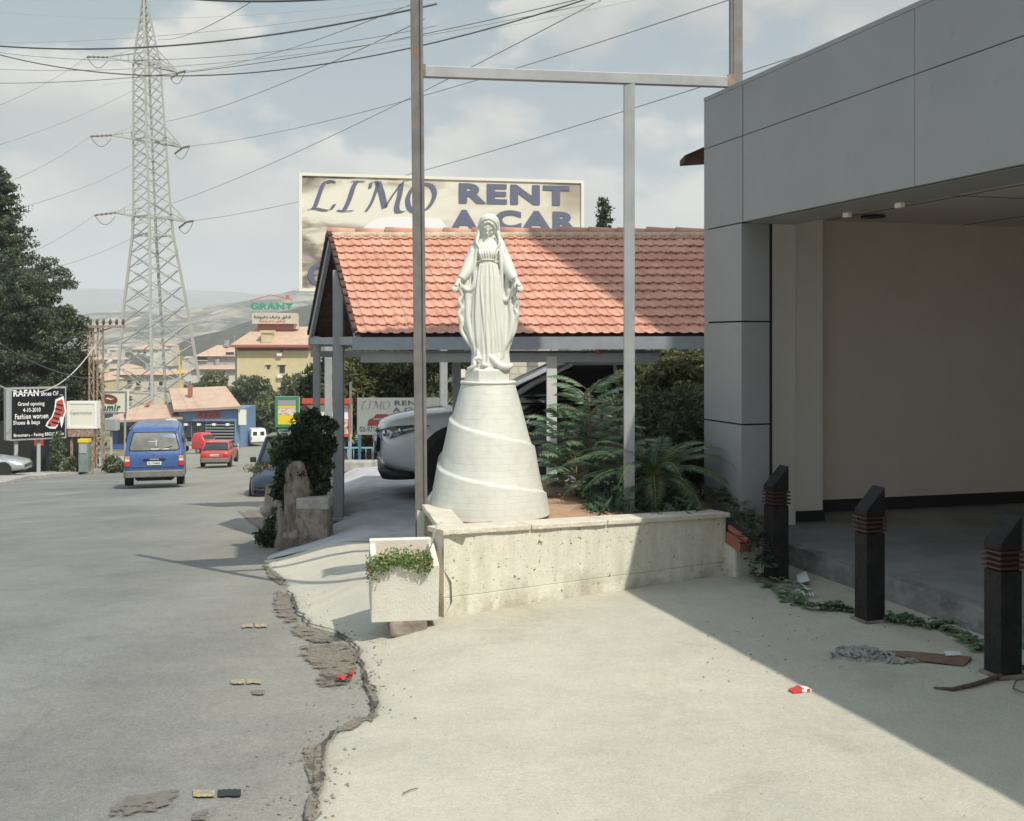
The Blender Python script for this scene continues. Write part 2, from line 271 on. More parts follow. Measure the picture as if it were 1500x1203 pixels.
# ------------------------------------------------------------------ mesh helpers
class MB:
    def __init__(s): s.v = []; s.f = []; s.uv = None; s.sm = []
    def add(s, vs, fs, smooth=False):
        o = len(s.v); s.v += [tuple(v) for v in vs]; s.f += [tuple(i+o for i in f) for f in fs]; s.sm += [smooth]*len(fs); return s
    def box(s, c, d, rot=None, bev=0.):      # centre, full sizes
        hx, hy, hz = d[0]/2, d[1]/2, d[2]/2
        vs = [Vector((x, y, z)) for x in (-hx, hx) for y in (-hy, hy) for z in (-hz, hz)]
        if rot is not None: vs = [rot @ v for v in vs]
        vs = [v+Vector(c) for v in vs]
        return s.add(vs, [(0, 1, 3, 2), (4, 6, 7, 5), (0, 4, 5, 1), (2, 3, 7, 6), (0, 2, 6, 4), (1, 5, 7, 3)])
    def bar(s, a, b, w, h=None, up=Vector((0, 0, 1))):   # rectangular bar from a to b
        a = Vector(a); b = Vector(b); h = h or w; d = (b-a).normalized()
        if abs(d.dot(up)) > .98: up = Vector((0, 1, 0))
        x = d.cross(up).normalized(); y = x.cross(d)
        vs = [p+x*sx*w/2+y*sy*h/2 for p in (a, b) for sx, sy in ((-1, -1), (1, -1), (1, 1), (-1, 1))]
        return s.add(vs, [(0, 3, 2, 1), (4, 5, 6, 7), (0, 1, 5, 4), (1, 2, 6, 5), (2, 3, 7, 6), (3, 0, 4, 7)])
    def tube(s, pts, r, n=8, smooth=True):
        pts = [Vector(p) for p in pts]; rs = r if isinstance(r, (list, tuple)) else [r]*len(pts)
        vs = []; fs = []; x = None
        for i, p in enumerate(pts):
            d = (pts[min(i+1, len(pts)-1)]-pts[max(i-1, 0)]).normalized()
            if x is None: x = d.cross(Vector((0, 0, 1)) if abs(d.z) < .9 else Vector((1, 0, 0))).normalized()
            x = (x-d*x.dot(d)).normalized(); y = d.cross(x)
            for k in range(n):
                a = 2*math.pi*k/n; vs.append(p+(x*math.cos(a)+y*math.sin(a))*rs[i])
        for i in range(len(pts)-1):
            for k in range(n):
                fs.append((i*n+k, i*n+(k+1) % n, (i+1)*n+(k+1) % n, (i+1)*n+k))
        fs.append(tuple(reversed(range(n)))); fs.append(tuple((len(pts)-1)*n+k for k in range(n)))
        return s.add(vs, fs, smooth)
    def rings(s, rings, caps=True, smooth=True, closed=True):
        n = len(rings[0]); vs = [v for r in rings for v in r]; fs = []
        for i in range(len(rings)-1):
            for k in range(n if closed else n-1):
                fs.append((i*n+k, i*n+(k+1) % n, (i+1)*n+(k+1) % n, (i+1)*n+k))
        if caps and closed: fs.append(tuple(reversed(range(n)))); fs.append(tuple((len(rings)-1)*n+k for k in range(n)))
        return s.add(vs, fs, smooth)
    def ell(s, c, r, n=16, m=10, rot=None):
        rg = []
        for i in range(m+1):
            t = math.pi*i/m; t = max(.02, min(math.pi-.02, t)); ring = []
            for k in range(n):
                a = 2*math.pi*k/n; v = Vector((r[0]*math.sin(t)*math.cos(a), r[1]*math.sin(t)*math.sin(a), -r[2]*math.cos(t)))
                if rot is not None: v = rot @ v
                ring.append(v+Vector(c))
            rg.append(ring)
        return s.rings(rg)
    def disc(s, c, r, d=(0, -1, 0), n=20, t=.01):
        d = Vector(d).normalized(); c = Vector(c)
        return s.tube([c, c+d*t], r, n, False)
    def poly(s, pts, ex):                     # planar polygon extruded by vector ex
        n = len(pts); pts = [Vector(p) for p in pts]; ex = Vector(ex)
        return s.add(pts+[p+ex for p in pts], [tuple(range(n)), tuple(reversed(range(n, 2*n)))]+[(i, i+n, (i+1) % n+n, (i+1) % n) for i in range(n)])
    def grid(s, nx, ny, fn, smooth=True):
        vs = [fn(i, j) for j in range(ny) for i in range(nx)]
        return s.add(vs, [(j*nx+i, j*nx+i+1, (j+1)*nx+i+1, (j+1)*nx+i) for j in range(ny-1) for i in range(nx-1)], smooth)

XF = {}
def tag(o, label=None, cat=None, group=None, kind=None):
    if label: o['label'] = label
    if cat: o['category'] = cat
    if group: o['group'] = group
    if kind: o['kind'] = kind
    return o
def thing(name, label, cat, loc=(0, 0, 0), rz=0., group=None, scale=1.):
    o = bpy.data.objects.new(name, None); COL.objects.link(o); o.location = loc; o.rotation_euler = (0, 0, rz); o.scale = (scale,)*3
    o.empty_display_size = .2
    XF[o.name] = Matrix.Translation(loc) @ Matrix.Rotation(rz, 4, 'Z') @ Matrix.Scale(scale, 4)
    return tag(o, label, cat, group)
def fin(me, name, mt, parent, bevel=0., world=False):
    if world and parent is not None:
        p = parent
        while p.parent is not None: p = p.parent
        if p.name in XF: me.transform(XF[p.name].inverted())
    o = bpy.data.objects.new(name, me); COL.objects.link(o)
    if mt is not None:
        me.materials.clear(); me.materials.append(M[mt] if isinstance(mt, str) else mt)
    if parent is not None: o.parent = parent
    if bevel:
        b = o.modifiers.new('bevel', 'BEVEL'); b.width = bevel; b.segments = 2; b.limit_method = 'ANGLE'; b.angle_limit = R(40)
    return o
SPLIT = {'flower', 'leg', 'bracket', 'wheel_arch', 'side_window', 'rear_window', 'support', 'print_windscreen', 'cab_window', 'pillars', 'insulators', 'reflector', 'upper_window', 'socket_hole', 'print_car', 'gable_rafter', 'shutter_track', 'letter_stand', 'pier', 'print_plate'}
def obj(name, mb, mt, parent=None, bevel=0., world=False, fix=True):
    if name in SPLIT:
        par = list(range(len(mb.v)))
        def find(a):
            while par[a] != a: par[a] = par[par[a]]; a = par[a]
            return a
        for f in mb.f:
            for q in f[1:]: par[find(q)] = find(f[0])
        comps = {}
        for f, sm_ in zip(mb.f, mb.sm): comps.setdefault(find(f[0]), []).append((f, sm_))
        if len(comps) > 1:
            first = None
            for fs in comps.values():
                ids = {}; g = MB()
                for f, sm_ in fs:
                    for q in f:
                        if q not in ids: ids[q] = len(g.v); g.v.append(mb.v[q])
                    g.f.append(tuple(ids[q] for q in f)); g.sm.append(sm_)
                o = _obj(name, g, mt, parent, bevel, world, fix); first = first or o
            return first
    return _obj(name, mb, mt, parent, bevel, world, fix)
def _obj(name, mb, mt, parent=None, bevel=0., world=False, fix=True):
    me = bpy.data.meshes.new(name); me.from_pydata(mb.v, [], mb.f)
    me.polygons.foreach_set('use_smooth', mb.sm)
    if fix:
        import bmesh
        b = bmesh.new(); b.from_mesh(me); bmesh.ops.recalc_face_normals(b, faces=b.faces); b.to_mesh(me); b.free()
    me.update()
    return fin(me, name, mt, parent, bevel, world)
def quads(name, arr, mt, parent=None, world=False):     # arr (n,4,3)
    n = len(arr); me = bpy.data.meshes.new(name)
    me.vertices.add(n*4); me.vertices.foreach_set('co', arr.reshape(-1).astype(np.float32))
    me.loops.add(n*4); me.loops.foreach_set('vertex_index', np.arange(n*4, dtype=np.int32))
    me.polygons.add(n); me.polygons.foreach_set('loop_start', np.arange(0, n*4, 4, dtype=np.int32))
    me.update(calc_edges=True); me.validate()
    return fin(me, name, mt, parent, world=world)
def struct(name, mb, mt, fix=True):
    o = obj(name, mb, mt, None, fix=fix); o['kind'] = 'structure'; return o
def copy_thing(root, loc, rz=None, label=None, scale=None):
    c = root.copy(); COL.objects.link(c); c.location = loc
    if rz is not None: c.rotation_euler = (0, 0, rz)
    if scale is not None: c.scale = scale if isinstance(scale, tuple) else (scale,)*3
    if label: c['label'] = label
    for ch in list(root.children):
        d = ch.copy(); COL.objects.link(d); d.parent = c
        for g in list(ch.children):
            e = g.copy(); COL.objects.link(e); e.parent = d
    return c

FONT = None
def text_mesh(body, bold=0., shear=0.):
    cu = bpy.data.curves.new('lettering', 'FONT'); cu.body = body; cu.offset = bold; cu.shear = shear; cu.size = 1.; cu.resolution_u = 5; cu.space_character = 1.+bold*3.2
    o = bpy.data.objects.new('lettering', cu); COL.objects.link(o)
    dg = bpy.context.evaluated_depsgraph_get(); dg.update()
    me = bpy.data.meshes.new_from_object(o.evaluated_get(dg)); bpy.data.objects.remove(o); bpy.data.curves.remove(cu)
    return me
def text_fit(body, x0, x1, z0, z1, y, mt, parent, bold=0., shear=0., name='lettering', skew=0., ext=0.):
    me = text_mesh(body, bold, shear)
    n = len(me.vertices)
    if n == 0: return None
    co = np.empty(n*3, np.float32); me.vertices.foreach_get('co', co); co = co.reshape(-1, 3)
    mn = co.min(0); mxx = co.max(0); d = np.maximum(mxx-mn, 1e-6)
    u = (co[:, 0]-mn[0])/d[0]; v = (co[:, 1]-mn[1])/d[1]
    out = np.stack([x0+u*(x1-x0), np.full(n, y), z0+v*(z1-z0)+skew*u], 1).astype(np.float32)
    me.vertices.foreach_set('co', out.reshape(-1)); me.polygons.foreach_set('use_smooth', [False]*len(me.polygons)); me.update()
    o = fin(me, name, mt, parent)
    if ext:
        s_ = o.modifiers.new('thick', 'SOLIDIFY'); s_.thickness = ext; s_.offset = 0
    return o

# ------------------------------------------------------------------ ground
DX, DY = -.286, .958                      # road direction
ROAD = [(-60, .25), (-5, .02), (3.6, 0), (5.5, -.05), (7, -.12), (8.5, -.23), (10.7, -.43), (13, -.62), (16, -.90), (33.4, -2.38), (67, -5.45), (107, -8.3), (126, -9.5), (170, -11), (300, -22), (700, -45), (9000, -60)]
YARD = [(-60, .0), (7.7, 0), (8.6, -.07), (10.5, -.31), (12, -.33), (16, -.38), (24, -.6)]
def S(X, Y): return DY*Y+DX*X
def PP(X, Y): return .958*X+.286*Y
def road_z(X, Y): return interp(S(X, Y), ROAD)
def yard_z(X, Y):
    s = S(X, Y); z = interp(s, YARD)
    return lerp(z, interp(s, ROAD), ss(s, 18, 34))
def G0(px, py, zf=road_z):                # ray on ground
    lo, hi = 1.5, 400.
    for _ in range(50):
        m = (lo+hi)/2; p = P(px, py, m)
        if p.z > zf(p.x, p.y): lo = m
        else: hi = m
    return P(px, py, hi)
EDGE_PX = [(400, 1600), (440, 1300), (455, 1203), (470, 1150), (472, 1100), (492, 1076), (545, 1052), (554, 1034), (540, 1005), (531, 975), (524, 950), (497, 930), (452, 917), (436, 895), (427, 872), (415, 852), (392, 832), (388, 818), (420, 806), (425, 795), (420, 780), (414, 765), (405, 745), (388, 718), (372, 700), (375, 685), (388, 668), (396, 661)]
EDGE = []
for px, py in EDGE_PX:
    p = G0(px, py)
    if not EDGE or p.y > EDGE[-1][0]+.01: EDGE.append((p.y, p.x))
EDGE = [(-30, EDGE[0][1]+.5)]+EDGE+[(160, EDGE[-1][1]-8)]
def xl(Y): return interp(Y, EDGE)
def rise(X, Y):
    w = interp(Y, [(5, .8), (6.8, .55), (9, .9), (12, .8), (20, 1.5)])
    return ss(X-xl(Y), -.01, w)
def gz(X, Y):
    a = road_z(X, Y)
    if X < xl(Y)-.02: return a
    return lerp(a, yard_z(X, Y), rise(X, Y))+.012
def ground(X, Y):
    x = xl(Y)
    return gz(X, Y) if X > x else road_z(X, Y)

def build_ground():
    # base terrain: one sheet to the horizon
    xs = [-9000, -5000, -2500, -1200, -600, -300, -150, -90, -60, -45, -35, -28, -22, -17, -13, -10, -8, -6, -4, -3, -2, -1, 0, 1, 2, 3, 4, 6, 9, 13, 20, 30, 45, 70, 110, 180, 350, 700, 1500, 3000, 6000, 9000]
    ys = [-300, -100, -40, -10, 0, 2, 4, 5, 6, 7, 8, 9, 10, 11, 12, 13, 14, 15, 16, 18, 20, 24, 28, 33, 40, 50, 60, 70, 80, 95, 110, 126, 150, 180, 230, 300, 450, 700, 1200, 2500, 5000, 9500]
    def tz(X, Y):
        z = interp(S(X, Y), ROAD)
        if X > xl(Y) and S(X, Y) < 34: z = min(z, yard_z(X, Y))
        return z-.06
    g = MB(); g.grid(len(xs), len(ys), lambda i, j: (xs[i], ys[j], tz(xs[i], ys[j])))
    struct('ground', g, 'earth')
    # road: rows of constant Y, to the right edge (under the forecourt lip)
    ys = list(np.arange(-12, 14, .25))+list(np.arange(14, 40, 1.))+list(np.arange(40, 165, 4.))
    g = MB()
    def rl(Y): return interp(Y, [(-12, -5.6), (30, -14.4), (48, -20.2), (56, -21.2), (66, -22.5), (80, -27), (100, -33), (130, -42), (165, -55)])
    def rr(Y): return xl(Y)+.35 if Y < 60 else interp(Y, [(60, xl(60)+.35), (100, -19), (120, -16), (165, -10)])
    nx = 24
    g.grid(nx, len(ys), lambda i, j: (lerp(rl(ys[j]), rr(ys[j]), i/(nx-1)), ys[j], road_z(lerp(rl(ys[j]), rr(ys[j]), i/(nx-1)), ys[j])-.004))
    struct('road', g, 'asphalt')
    # kerb on the far left side
    g = MB(); pts = [(Y, rl(Y)) for Y in np.arange(20, 90, 1.2)]
    rg = []
    for Y, X in pts:
        z = road_z(X, Y); j = rnd.uniform(-.06, .06); h = .13+rnd.uniform(-.03, .03)
        rg.append([(X+.25+j, Y, z-.1), (X+.22+j, Y, z+h), (X-.15, Y, z+h+.02), (X-2.2, Y, z+.10), (X-2.2, Y, z-.1)])
    g.rings(rg, smooth=False); struct('kerb', g, 'stonegrey')
    # forecourt concrete
    g = MB(); ys = list(np.arange(-6, 4, .25))+list(np.arange(4, 11.4, .06)); tt = [0, .003, .01, .02, .035, .05, .07, .09, .115, .14, .17, .2, .24, .28, .33, .4, .48, .56, .66, .78, .9, 1.]
    def fp(i, j):
        Y = ys[j]; x0 = xl(Y)+.045*noise.noise(Vector((Y*4, 3, 0)))+.02*noise.noise(Vector((Y*17, 9, 0))); x1 = 9.; X = lerp(x0, x1, tt[i])
        z = gz(X, Y)+.006*noise.noise(Vector((X*1.7, Y*1.7, 0)))
        if i == 0: z = road_z(X, Y)-.01
        return (X, Y, z)
    g.grid(len(tt), len(ys), fp); struct('forecourt', g, 'fore')
    # driveway / carport floor
    g = MB(); ys = list(np.arange(11.34, 24, .2))
    def dp(i, j):
        Y = ys[j]; X = lerp(xl(Y)+.02, 9., i/30)
        return (X, Y, gz(X, Y)+.004)
    g.grid(31, len(ys), dp); struct('driveway', g, 'drive')
build_ground()

def dirt_mat(name, c1, c2, c3, thr=.5):
    m, N, L, b = node_mat(name); tc = N.new('ShaderNodeTexCoord'); at = N.new('ShaderNodeAttribute'); at.attribute_name = 'inner'
    n = N.new('ShaderNodeTexNoise'); n.inputs['Scale'].default_value = 10; n.inputs['Detail'].default_value = 10; n.inputs['Roughness'].default_value = .72; L.new(tc.outputs['Object'], n.inputs['Vector'])
    ad = N.new('ShaderNodeMath'); ad.operation = 'MULTIPLY_ADD'; ad.inputs[1].default_value = 4.; L.new(n.outputs['Fac'], ad.inputs[0]); L.new(at.outputs['Fac'], ad.inputs[2])
    mr = N.new('ShaderNodeMapRange'); mr.inputs['From Min'].default_value = 1.95+thr; mr.inputs['From Max'].default_value = 2.35+thr; L.new(ad.outputs[0], mr.inputs['Value'])
    n2 = N.new('ShaderNodeTexNoise'); n2.inputs['Scale'].default_value = 38; n2.inputs['Detail'].default_value = 8; n2.inputs['Roughness'].default_value = .8; L.new(tc.outputs['Object'], n2.inputs['Vector'])
    r = N.new('ShaderNodeValToRGB'); e = r.color_ramp.elements; e[0].position = .36; e[0].color = (*c1, 1); e[1].position = .64; e[1].color = (*c3, 1); k = e.new(.5); k.color = (*c2, 1); L.new(n2.outputs['Fac'], r.inputs['Fac']); L.new(r.outputs['Color'], b.inputs['Base Color'])
    b.inputs['Roughness'].default_value = .95; L.new(mr.outputs[0], b.inputs['Alpha'])
    bp = N.new('ShaderNodeBump'); bp.inputs['Strength'].default_value = .6; bp.inputs['Distance'].default_value = .008; L.new(n2.outputs['Fac'], bp.inputs['Height']); L.new(bp.outputs['Normal'], b.inputs['Normal'])
    return m
M['dirt'] = dirt_mat('gutter_dirt', (.09, .075, .06), (.19, .165, .135), (.29, .26, .21), .50)
M['stain'] = dirt_mat('road_stain', (.15, .135, .12), (.17, .155, .135), (.20, .185, .165), .62)
def patch(name, px, mt, lift=.004, kind='stuff', seed=0, zf=None, jit=6, K=12):
    """irregular ground patch from an outline, gridded so it follows the ground"""
    zf = zf or ground; pts = [G0(x, y, zf) for x, y in px]; out = []
    for a, b in zip(pts, pts[1:]+pts[:1]):
        for k in range(jit): out.append(a.lerp(b, k/jit))
    c = sum(out, Vector())/len(out); g = MB(); n = len(out); vs = []; at = []
    for k in range(K+1):
        for q in out:
            p = c.lerp(q, 1.12*k/K); z = max(zf(p.x, p.y), zf(p.x+.03, p.y), zf(p.x-.03, p.y)); vs.append((p.x, p.y, z+lift)); at.append(min(1., (1-k/K)*2.2))
    fs = [(k*n+i, k*n+(i+1) % n, (k+1)*n+(i+1) % n, (k+1)*n+i) for k in range(K) for i in range(n)]
    g.add(vs, fs, True); o = obj(name, g, mt, None, fix=False); o['kind'] = kind
    A_ = o.data.attributes.new('inner', 'FLOAT', 'POINT'); A_.data.foreach_set('value', at); return o
for k_, pl in enumerate([
    [(405, 862), (425, 870), (432, 898), (442, 915), (425, 918), (405, 905), (398, 885)],
    [(430, 912), (470, 925), (500, 934), (492, 946), (462, 945), (435, 938), (420, 925)],
    [(440, 942), (500, 938), (533, 955), (530, 985), (505, 1004), (475, 1002), (452, 975), (436, 960)],
    [(455, 992), (500, 990), (515, 1003), (490, 1010), (462, 1008)],
    [(345, 748), (395, 742), (412, 765), (402, 800), (388, 812), (392, 790), (370, 770)],
    [(380, 822), (405, 838), (425, 855), (415, 862), (392, 845)],
    [(440, 1094), (472, 1092), (474, 1120), (462, 1135), (444, 1120)],
    [(445, 1120), (472, 1118), (472, 1160), (462, 1175), (452, 1150)],
    [(448, 1165), (470, 1165), (462, 1190), (455, 1210), (444, 1210)],
    [(480, 1074), (510, 1060), (535, 1052), (528, 1066), (500, 1078)],
    [(528, 1058), (552, 1042), (558, 1048), (545, 1060)],
    [(528, 1000), (542, 1003), (556, 1030), (552, 1042), (543, 1025)]]):
    patch('gutter_dirt', pl, 'dirt', .006)
patch('road_stain', [(185, 1165), (265, 1155), (265, 1180), (215, 1195), (140, 1205), (150, 1180)], 'stain', .004)
patch('road_stain', [(280, 1190), (308, 1186), (304, 1205), (275, 1205)], 'stain', .004)
patch('road_stain', [(366, 1012), (390, 1011), (388, 1019), (368, 1019)], 'dirt', .004)
# tiny pebbles & leaf litter in the gutter and on the concrete: stuff
def debris():
    g = MB(); r = random.Random(11)
    zones = [((395, 560), (860, 1010), 260, .012), ((430, 560), (1010, 1200), 170, .010), ((330, 430), (745, 830), 160, .014), ((560, 1480), (890, 1200), 40, .005), ((1020, 1480), (830, 1000), 130, .009), ((20, 420), (760, 1200), 60, .006)]
    for (xa, xb), (ya, yb), n, sz in zones:
        for _ in range(n):
            x, y = r.uniform(xa, xb), r.uniform(ya, yb); p = G0(x, y, ground)
            if sz > .008 and xa < 600:
                e = xl(p.y); p.x = e+r.gauss(-.03, .10)
            if PP(p.x, p.y) > 4.3: continue
            p.z = ground(p.x, p.y)+.003
            s = sz*r.uniform(.3, 1.1); a = r.uniform(0, 6.3); q = [Vector((math.cos(a+t)*s*r.uniform(.5, 1), math.sin(a+t)*s*r.uniform(.5, 1), 0)) for t in (0, 1.3, 2.6, 3.9, 5.2)]
            top = Vector((0, 0, s*.5)); g.add([p+v for v in q]+[p+top], [(i, (i+1) % 5, 5) for i in range(5)])
    o = obj('pebbles', g, 'stone', None, fix=False); o['kind'] = 'stuff'; o['label'] = 'small stones and dry leaf bits along the gutter'
debris()
def edge_crack():
    g = MB(); rg = []
    for Y in np.arange(2.6, 8.9, .02):
        x0 = xl(Y)+.045*noise.noise(Vector((Y*4, 3, 0)))+.02*noise.noise(Vector((Y*17, 9, 0))); w_ = .004+.020*max(0, noise.noise(Vector((Y*6, 1, 5)))+.25)
        z = max(road_z(x0, Y), gz(x0+.02, Y))+.005; o_ = .012*noise.noise(Vector((Y*30, 2, 2)))
        rg.append([(x0-w_*1.4+o_, Y, z-.002), (x0+w_*.5+o_, Y, z)])
    g.rings(rg, caps=False, smooth=False, closed=False); o = obj('edge_crack', g, mat('dark_joint_dirt', (.10, .085, .07), .98, (.05, .045, .04), 40), None, fix=False); o['kind'] = 'stuff'
edge_crack()
# yellow lane dashes
def dashes():
    for k, (x0, x1, y, lab) in enumerate([(354, 391, 918, 'worn yellow paint dash on the asphalt nearest the planter box'), (338, 383, 1000, 'worn yellow paint dash, middle one of three on the road'), (283, 353, 1164, 'black and yellow paint dash on the asphalt nearest the camera')]):
        th = [5, 6, 10][k]; o = None
        for n, (a, b) in enumerate([(x0, lerp(x0, x1, .45)), (lerp(x0, x1, .52), x1)]):
            g = MB(); mt = 'yellow' if not (k == 2 and n == 1) else 'black'
            nn = 8; up = []; dn = []
            for i in range(nn+1):
                x = lerp(a, b, i/nn); up.append(G0(x, y-th/2+rnd.uniform(-.8, .8)-(x-x0)*.02)); dn.append(G0(x, y+th/2+rnd.uniform(-.8, .8)-(x-x0)*.02))
            vs = [v+Vector((0, 0, .005)) for v in up+dn]
            g.add(vs, [(i, i+1, nn+2+i, nn+1+i) for i in range(nn)])
            oo = obj('road_marking', g, mt, o, fix=False)
            if o is None: o = oo; tag(o, lab, 'road marking')
dashes()

# ------------------------------------------------------------------ boundary bed wall, pedestal, statue
A = Vector((-.405, 6.89, 0)); C_ = Vector((1.50, 8.15, 0)); Bk = Vector((-.60, 7.95, 0))
wd = (C_-A).normalized(); wn_ = Vector((wd.y, -wd.x, 0))     # front normal
ang_w = math.atan2(wd.y, wd.x)
def bed():
    t = thing('retaining_wall', 'low cream rendered wall with stone coping holding the flower bed', 'wall', (A.x, A.y, 0))
    L_ = (C_-A).length
    def top(u): return lerp(.50, .415, u/L_)
    n = 60; g = MB(); rows = []
    hs = [-.15, .0, .08, .16, .24, .25, .255, .33, .41, 1.]
    for h in hs:
        r_ = []
        for i in range(n+1):
            u = L_*i/n; z = lerp(0, top(u), h) if h > 0 else h
            dpt = .008*noise.noise(Vector((u*5, h*4, 0)))+(.006 if h in (.25,) else 0)
            r_.append(A+wd*u-wn_*dpt+Vector((0, 0, z)))
        rows.append(r_)
    rows.append([p-wn_*.14 for p in rows[-1]]); rows.append([Vector((p.x, p.y, -.15)) for p in rows[-1]])
    g.rings(rows, caps=False, smooth=False, closed=False)
    # ends
    for i in (0, n):
        p0 = A+wd*(L_*i/n); p1 = p0-wn_*.14; z = top(L_*i/n)
        g.add([p0+Vector((0, 0, -.15)), p1+Vector((0, 0, -.15)), p1+Vector((0, 0, z)), p0+Vector((0, 0, z))], [(0, 1, 2, 3)])
    obj('wall_face', g, 'wall', t, world=True)
    # coping slabs
    g = MB(); cuts = [-.02, .62, 1.22, L_+.03]
    for a, b in zip(cuts, cuts[1:]):
        nn = 8; rg = []
        for i in range(nn+1):
            u = lerp(a+.003, b-.003, i/nn); z = top(max(0, u)); c = A+wd*u; j = .004*noise.noise(Vector((u*9, 4, 1)))
            rg.append([c+wn_*(.022+j)+Vector((0, 0, z)), c+wn_*(.022+j)+Vector((0, 0, z+.032)), c-wn_*.17+Vector((0, 0, z+.034)), c-wn_*.17+Vector((0, 0, z+.002))])
        g.rings(rg, smooth=False)
    obj('coping', g, 'cap', t, world=True, bevel=.005)
    # left return wall: broken rubble
    ld = (Bk-A).normalized(); ll = (Bk-A).length; ln = Vector((-ld.y, ld.x, 0))
    g = MB(); n = 20; rows = []
    for h in [-.15, 0, .1, .22, .3, .38, .46, .505]:
        r_ = []
        for i in range(n+1):
            u = ll*i/n; q = A+ld*u; d = .03*noise.noise(Vector((u*6, h*9, 2)))+(-.05 if .05 < h < .3 and u < .35 else 0)
            r_.append(q+ln*(d+.004)+Vector((0, 0, h)))
        rows.append(r_)
    rows.append([p-ln*.15 for p in rows[-1]])
    g.rings(rows, caps=False, smooth=False, closed=False); obj('side_wall', g, 'walldark', t, world=True)
    g = MB(); rg = []
    for i in range(9):
        u = lerp(-.01, ll+.02, i/8); q = A+ld*u; j = .01*noise.noise(Vector((u*8, 1, 1)))
        rg.append([q+ln*(.02+j)+Vector((0, 0, .500)), q+ln*(.015+j)+Vector((0, 0, .533)), q-ln*.15+Vector((0, 0, .535)), q-ln*.15+Vector((0, 0, .503))])
    g.rings(rg, smooth=False); obj('side_coping', g, 'cap', t, world=True, bevel=.005)
    # lower ledge and loose stones at right end
    g = MB(); q = C_+wd*.12; g.box((q.x+.02, q.y-.01, .09), (.28, .16, .30), Matrix.Rotation(ang_w, 3, 'Z')); obj('ledge', g, 'wall', t, world=True, bevel=.02)
    # soil
    s0 = [A+wd*.05-wn_*.13, C_-wn_*.13, Vector((1.9, 10.3, 0)), Vector((-.62, 10.3, 0)), Bk+Vector((.12, 0, 0))]
    g = MB(); nx, ny = 40, 40
    def sp(i, j):
        u, v = i/(nx-1), j/(ny-1); a = (A-wn_*.10+wd*.03).lerp(C_-wn_*.10, u); b = Vector((-.50, 9.9, 0)).lerp(Vector((1.62, 9.9, 0)), u); p = a.lerp(b, v)
        z = lerp(top((p-A).dot(wd))-.015, .44, ss(v, 0, .4))+.025*noise.noise(Vector((p.x*3, p.y*3, 0)))+.008*noise.noise(Vector((p.x*14, p.y*14, 0)))
        return (p.x, p.y, z)
    g.grid(nx, ny, sp); o = obj('bed_soil', g, 'soil', None); o['kind'] = 'structure'
    # back + left hidden walls of the bed
    g = MB(); g.bar((-.60, 7.95, .14), (-.54, 9.9, .14), .10, .70); g.bar((-.54, 9.9, .14), (1.62, 9.9, .14), .10, .62); obj('back_wall', g, 'wall', t, world=True)
    # low block behind pedestal
    t2 = thing('concrete_block', 'low concrete block on the soil just right of the pedestal', 'block', P(818, 720, 9.1)); g = MB()
    a = P(775, 712, 9.05); b = P(833, 712, 9.2); g.bar(a, b, .10, .16); obj('block_body', g, 'wall', t2, world=True, bevel=.01)
bed()

def pedestal():
    c = Vector((-.165, 8.02, .46))
    t = thing('pedestal', 'white painted conical pedestal with spiral ledge under the statue', 'pedestal', c)
    H = .895; n = 128; m = 150; rg = []; uvs = []
    def spiral(th):                      # heights of the ledges at angle th (left silhouette = pi)
        q = ((th+math.pi) % (2*math.pi))/(2*math.pi); out = []
        for z0 in (.99, .665, .345, .025):
            if z0 > .9 and q < .62: continue
            out.append(z0-(.20*q/.5 if q < .5 else .20+.12*(q-.5)/.5))
        return out
    for j in range(m+1):
        z = H*j/m; ring = []
        for k in range(n):
            th = 2*math.pi*k/n; base = interp(z/H, [(0, .428), (.5, .315), (1, .192)])
            e = 0
            for zs in spiral(th):
                d = zs-z
                if -.010 < d < .0: e = max(e, .017*(1+d/.010))
                elif 0 <= d < .24: e = max(e, .017*(1-d/.24)**1.0)
            r = base-.006+e+.003*noise.noise(Vector((math.cos(th)*3, math.sin(th)*3, z*6)))
            ring.append(Vector((r*math.cos(th), r*math.sin(th), z)))
        rg.append(ring)
    g = MB(); g.rings(rg); o = obj('cone', g, 'blockpaint', t, fix=True)
    me = o.data; uvl = me.uv_layers.new(name='UVMap'); 
    for p in me.polygons:
        cx = math.atan2(p.center.y, p.center.x)
        for li in p.loop_indices:
            v = me.vertices[me.loops[li].vertex_index].co; a = math.atan2(v.y, v.x)
            if a-cx > math.pi: a -= 2*math.pi
            if a-cx < -math.pi: a += 2*math.pi
            uvl.data[li].uv = (a*.36, v.z)
    # tiers
    g = MB()
    def rnd_ring(r, z, nn=48): return [Vector((r*math.cos(2*math.pi*k/nn), r*math.sin(2*math.pi*k/nn), z)) for k in range(nn)]
    g.rings([rnd_ring(.190, H), rnd_ring(.196, H+.012), rnd_ring(.19, H+.022)])
    g.rings([[Vector((r*math.cos(math.pi/8+k*math.pi/4), r*math.sin(math.pi/8+k*math.pi/4), z)) for k in range(8)] for r, z in ((.158, H+.02), (.158, H+.095), (.148, H+.105))], smooth=False)
    obj('plinth', g, 'white', t, bevel=.004)
    return c+Vector((0, 0, H+.10))
pb = pedestal()

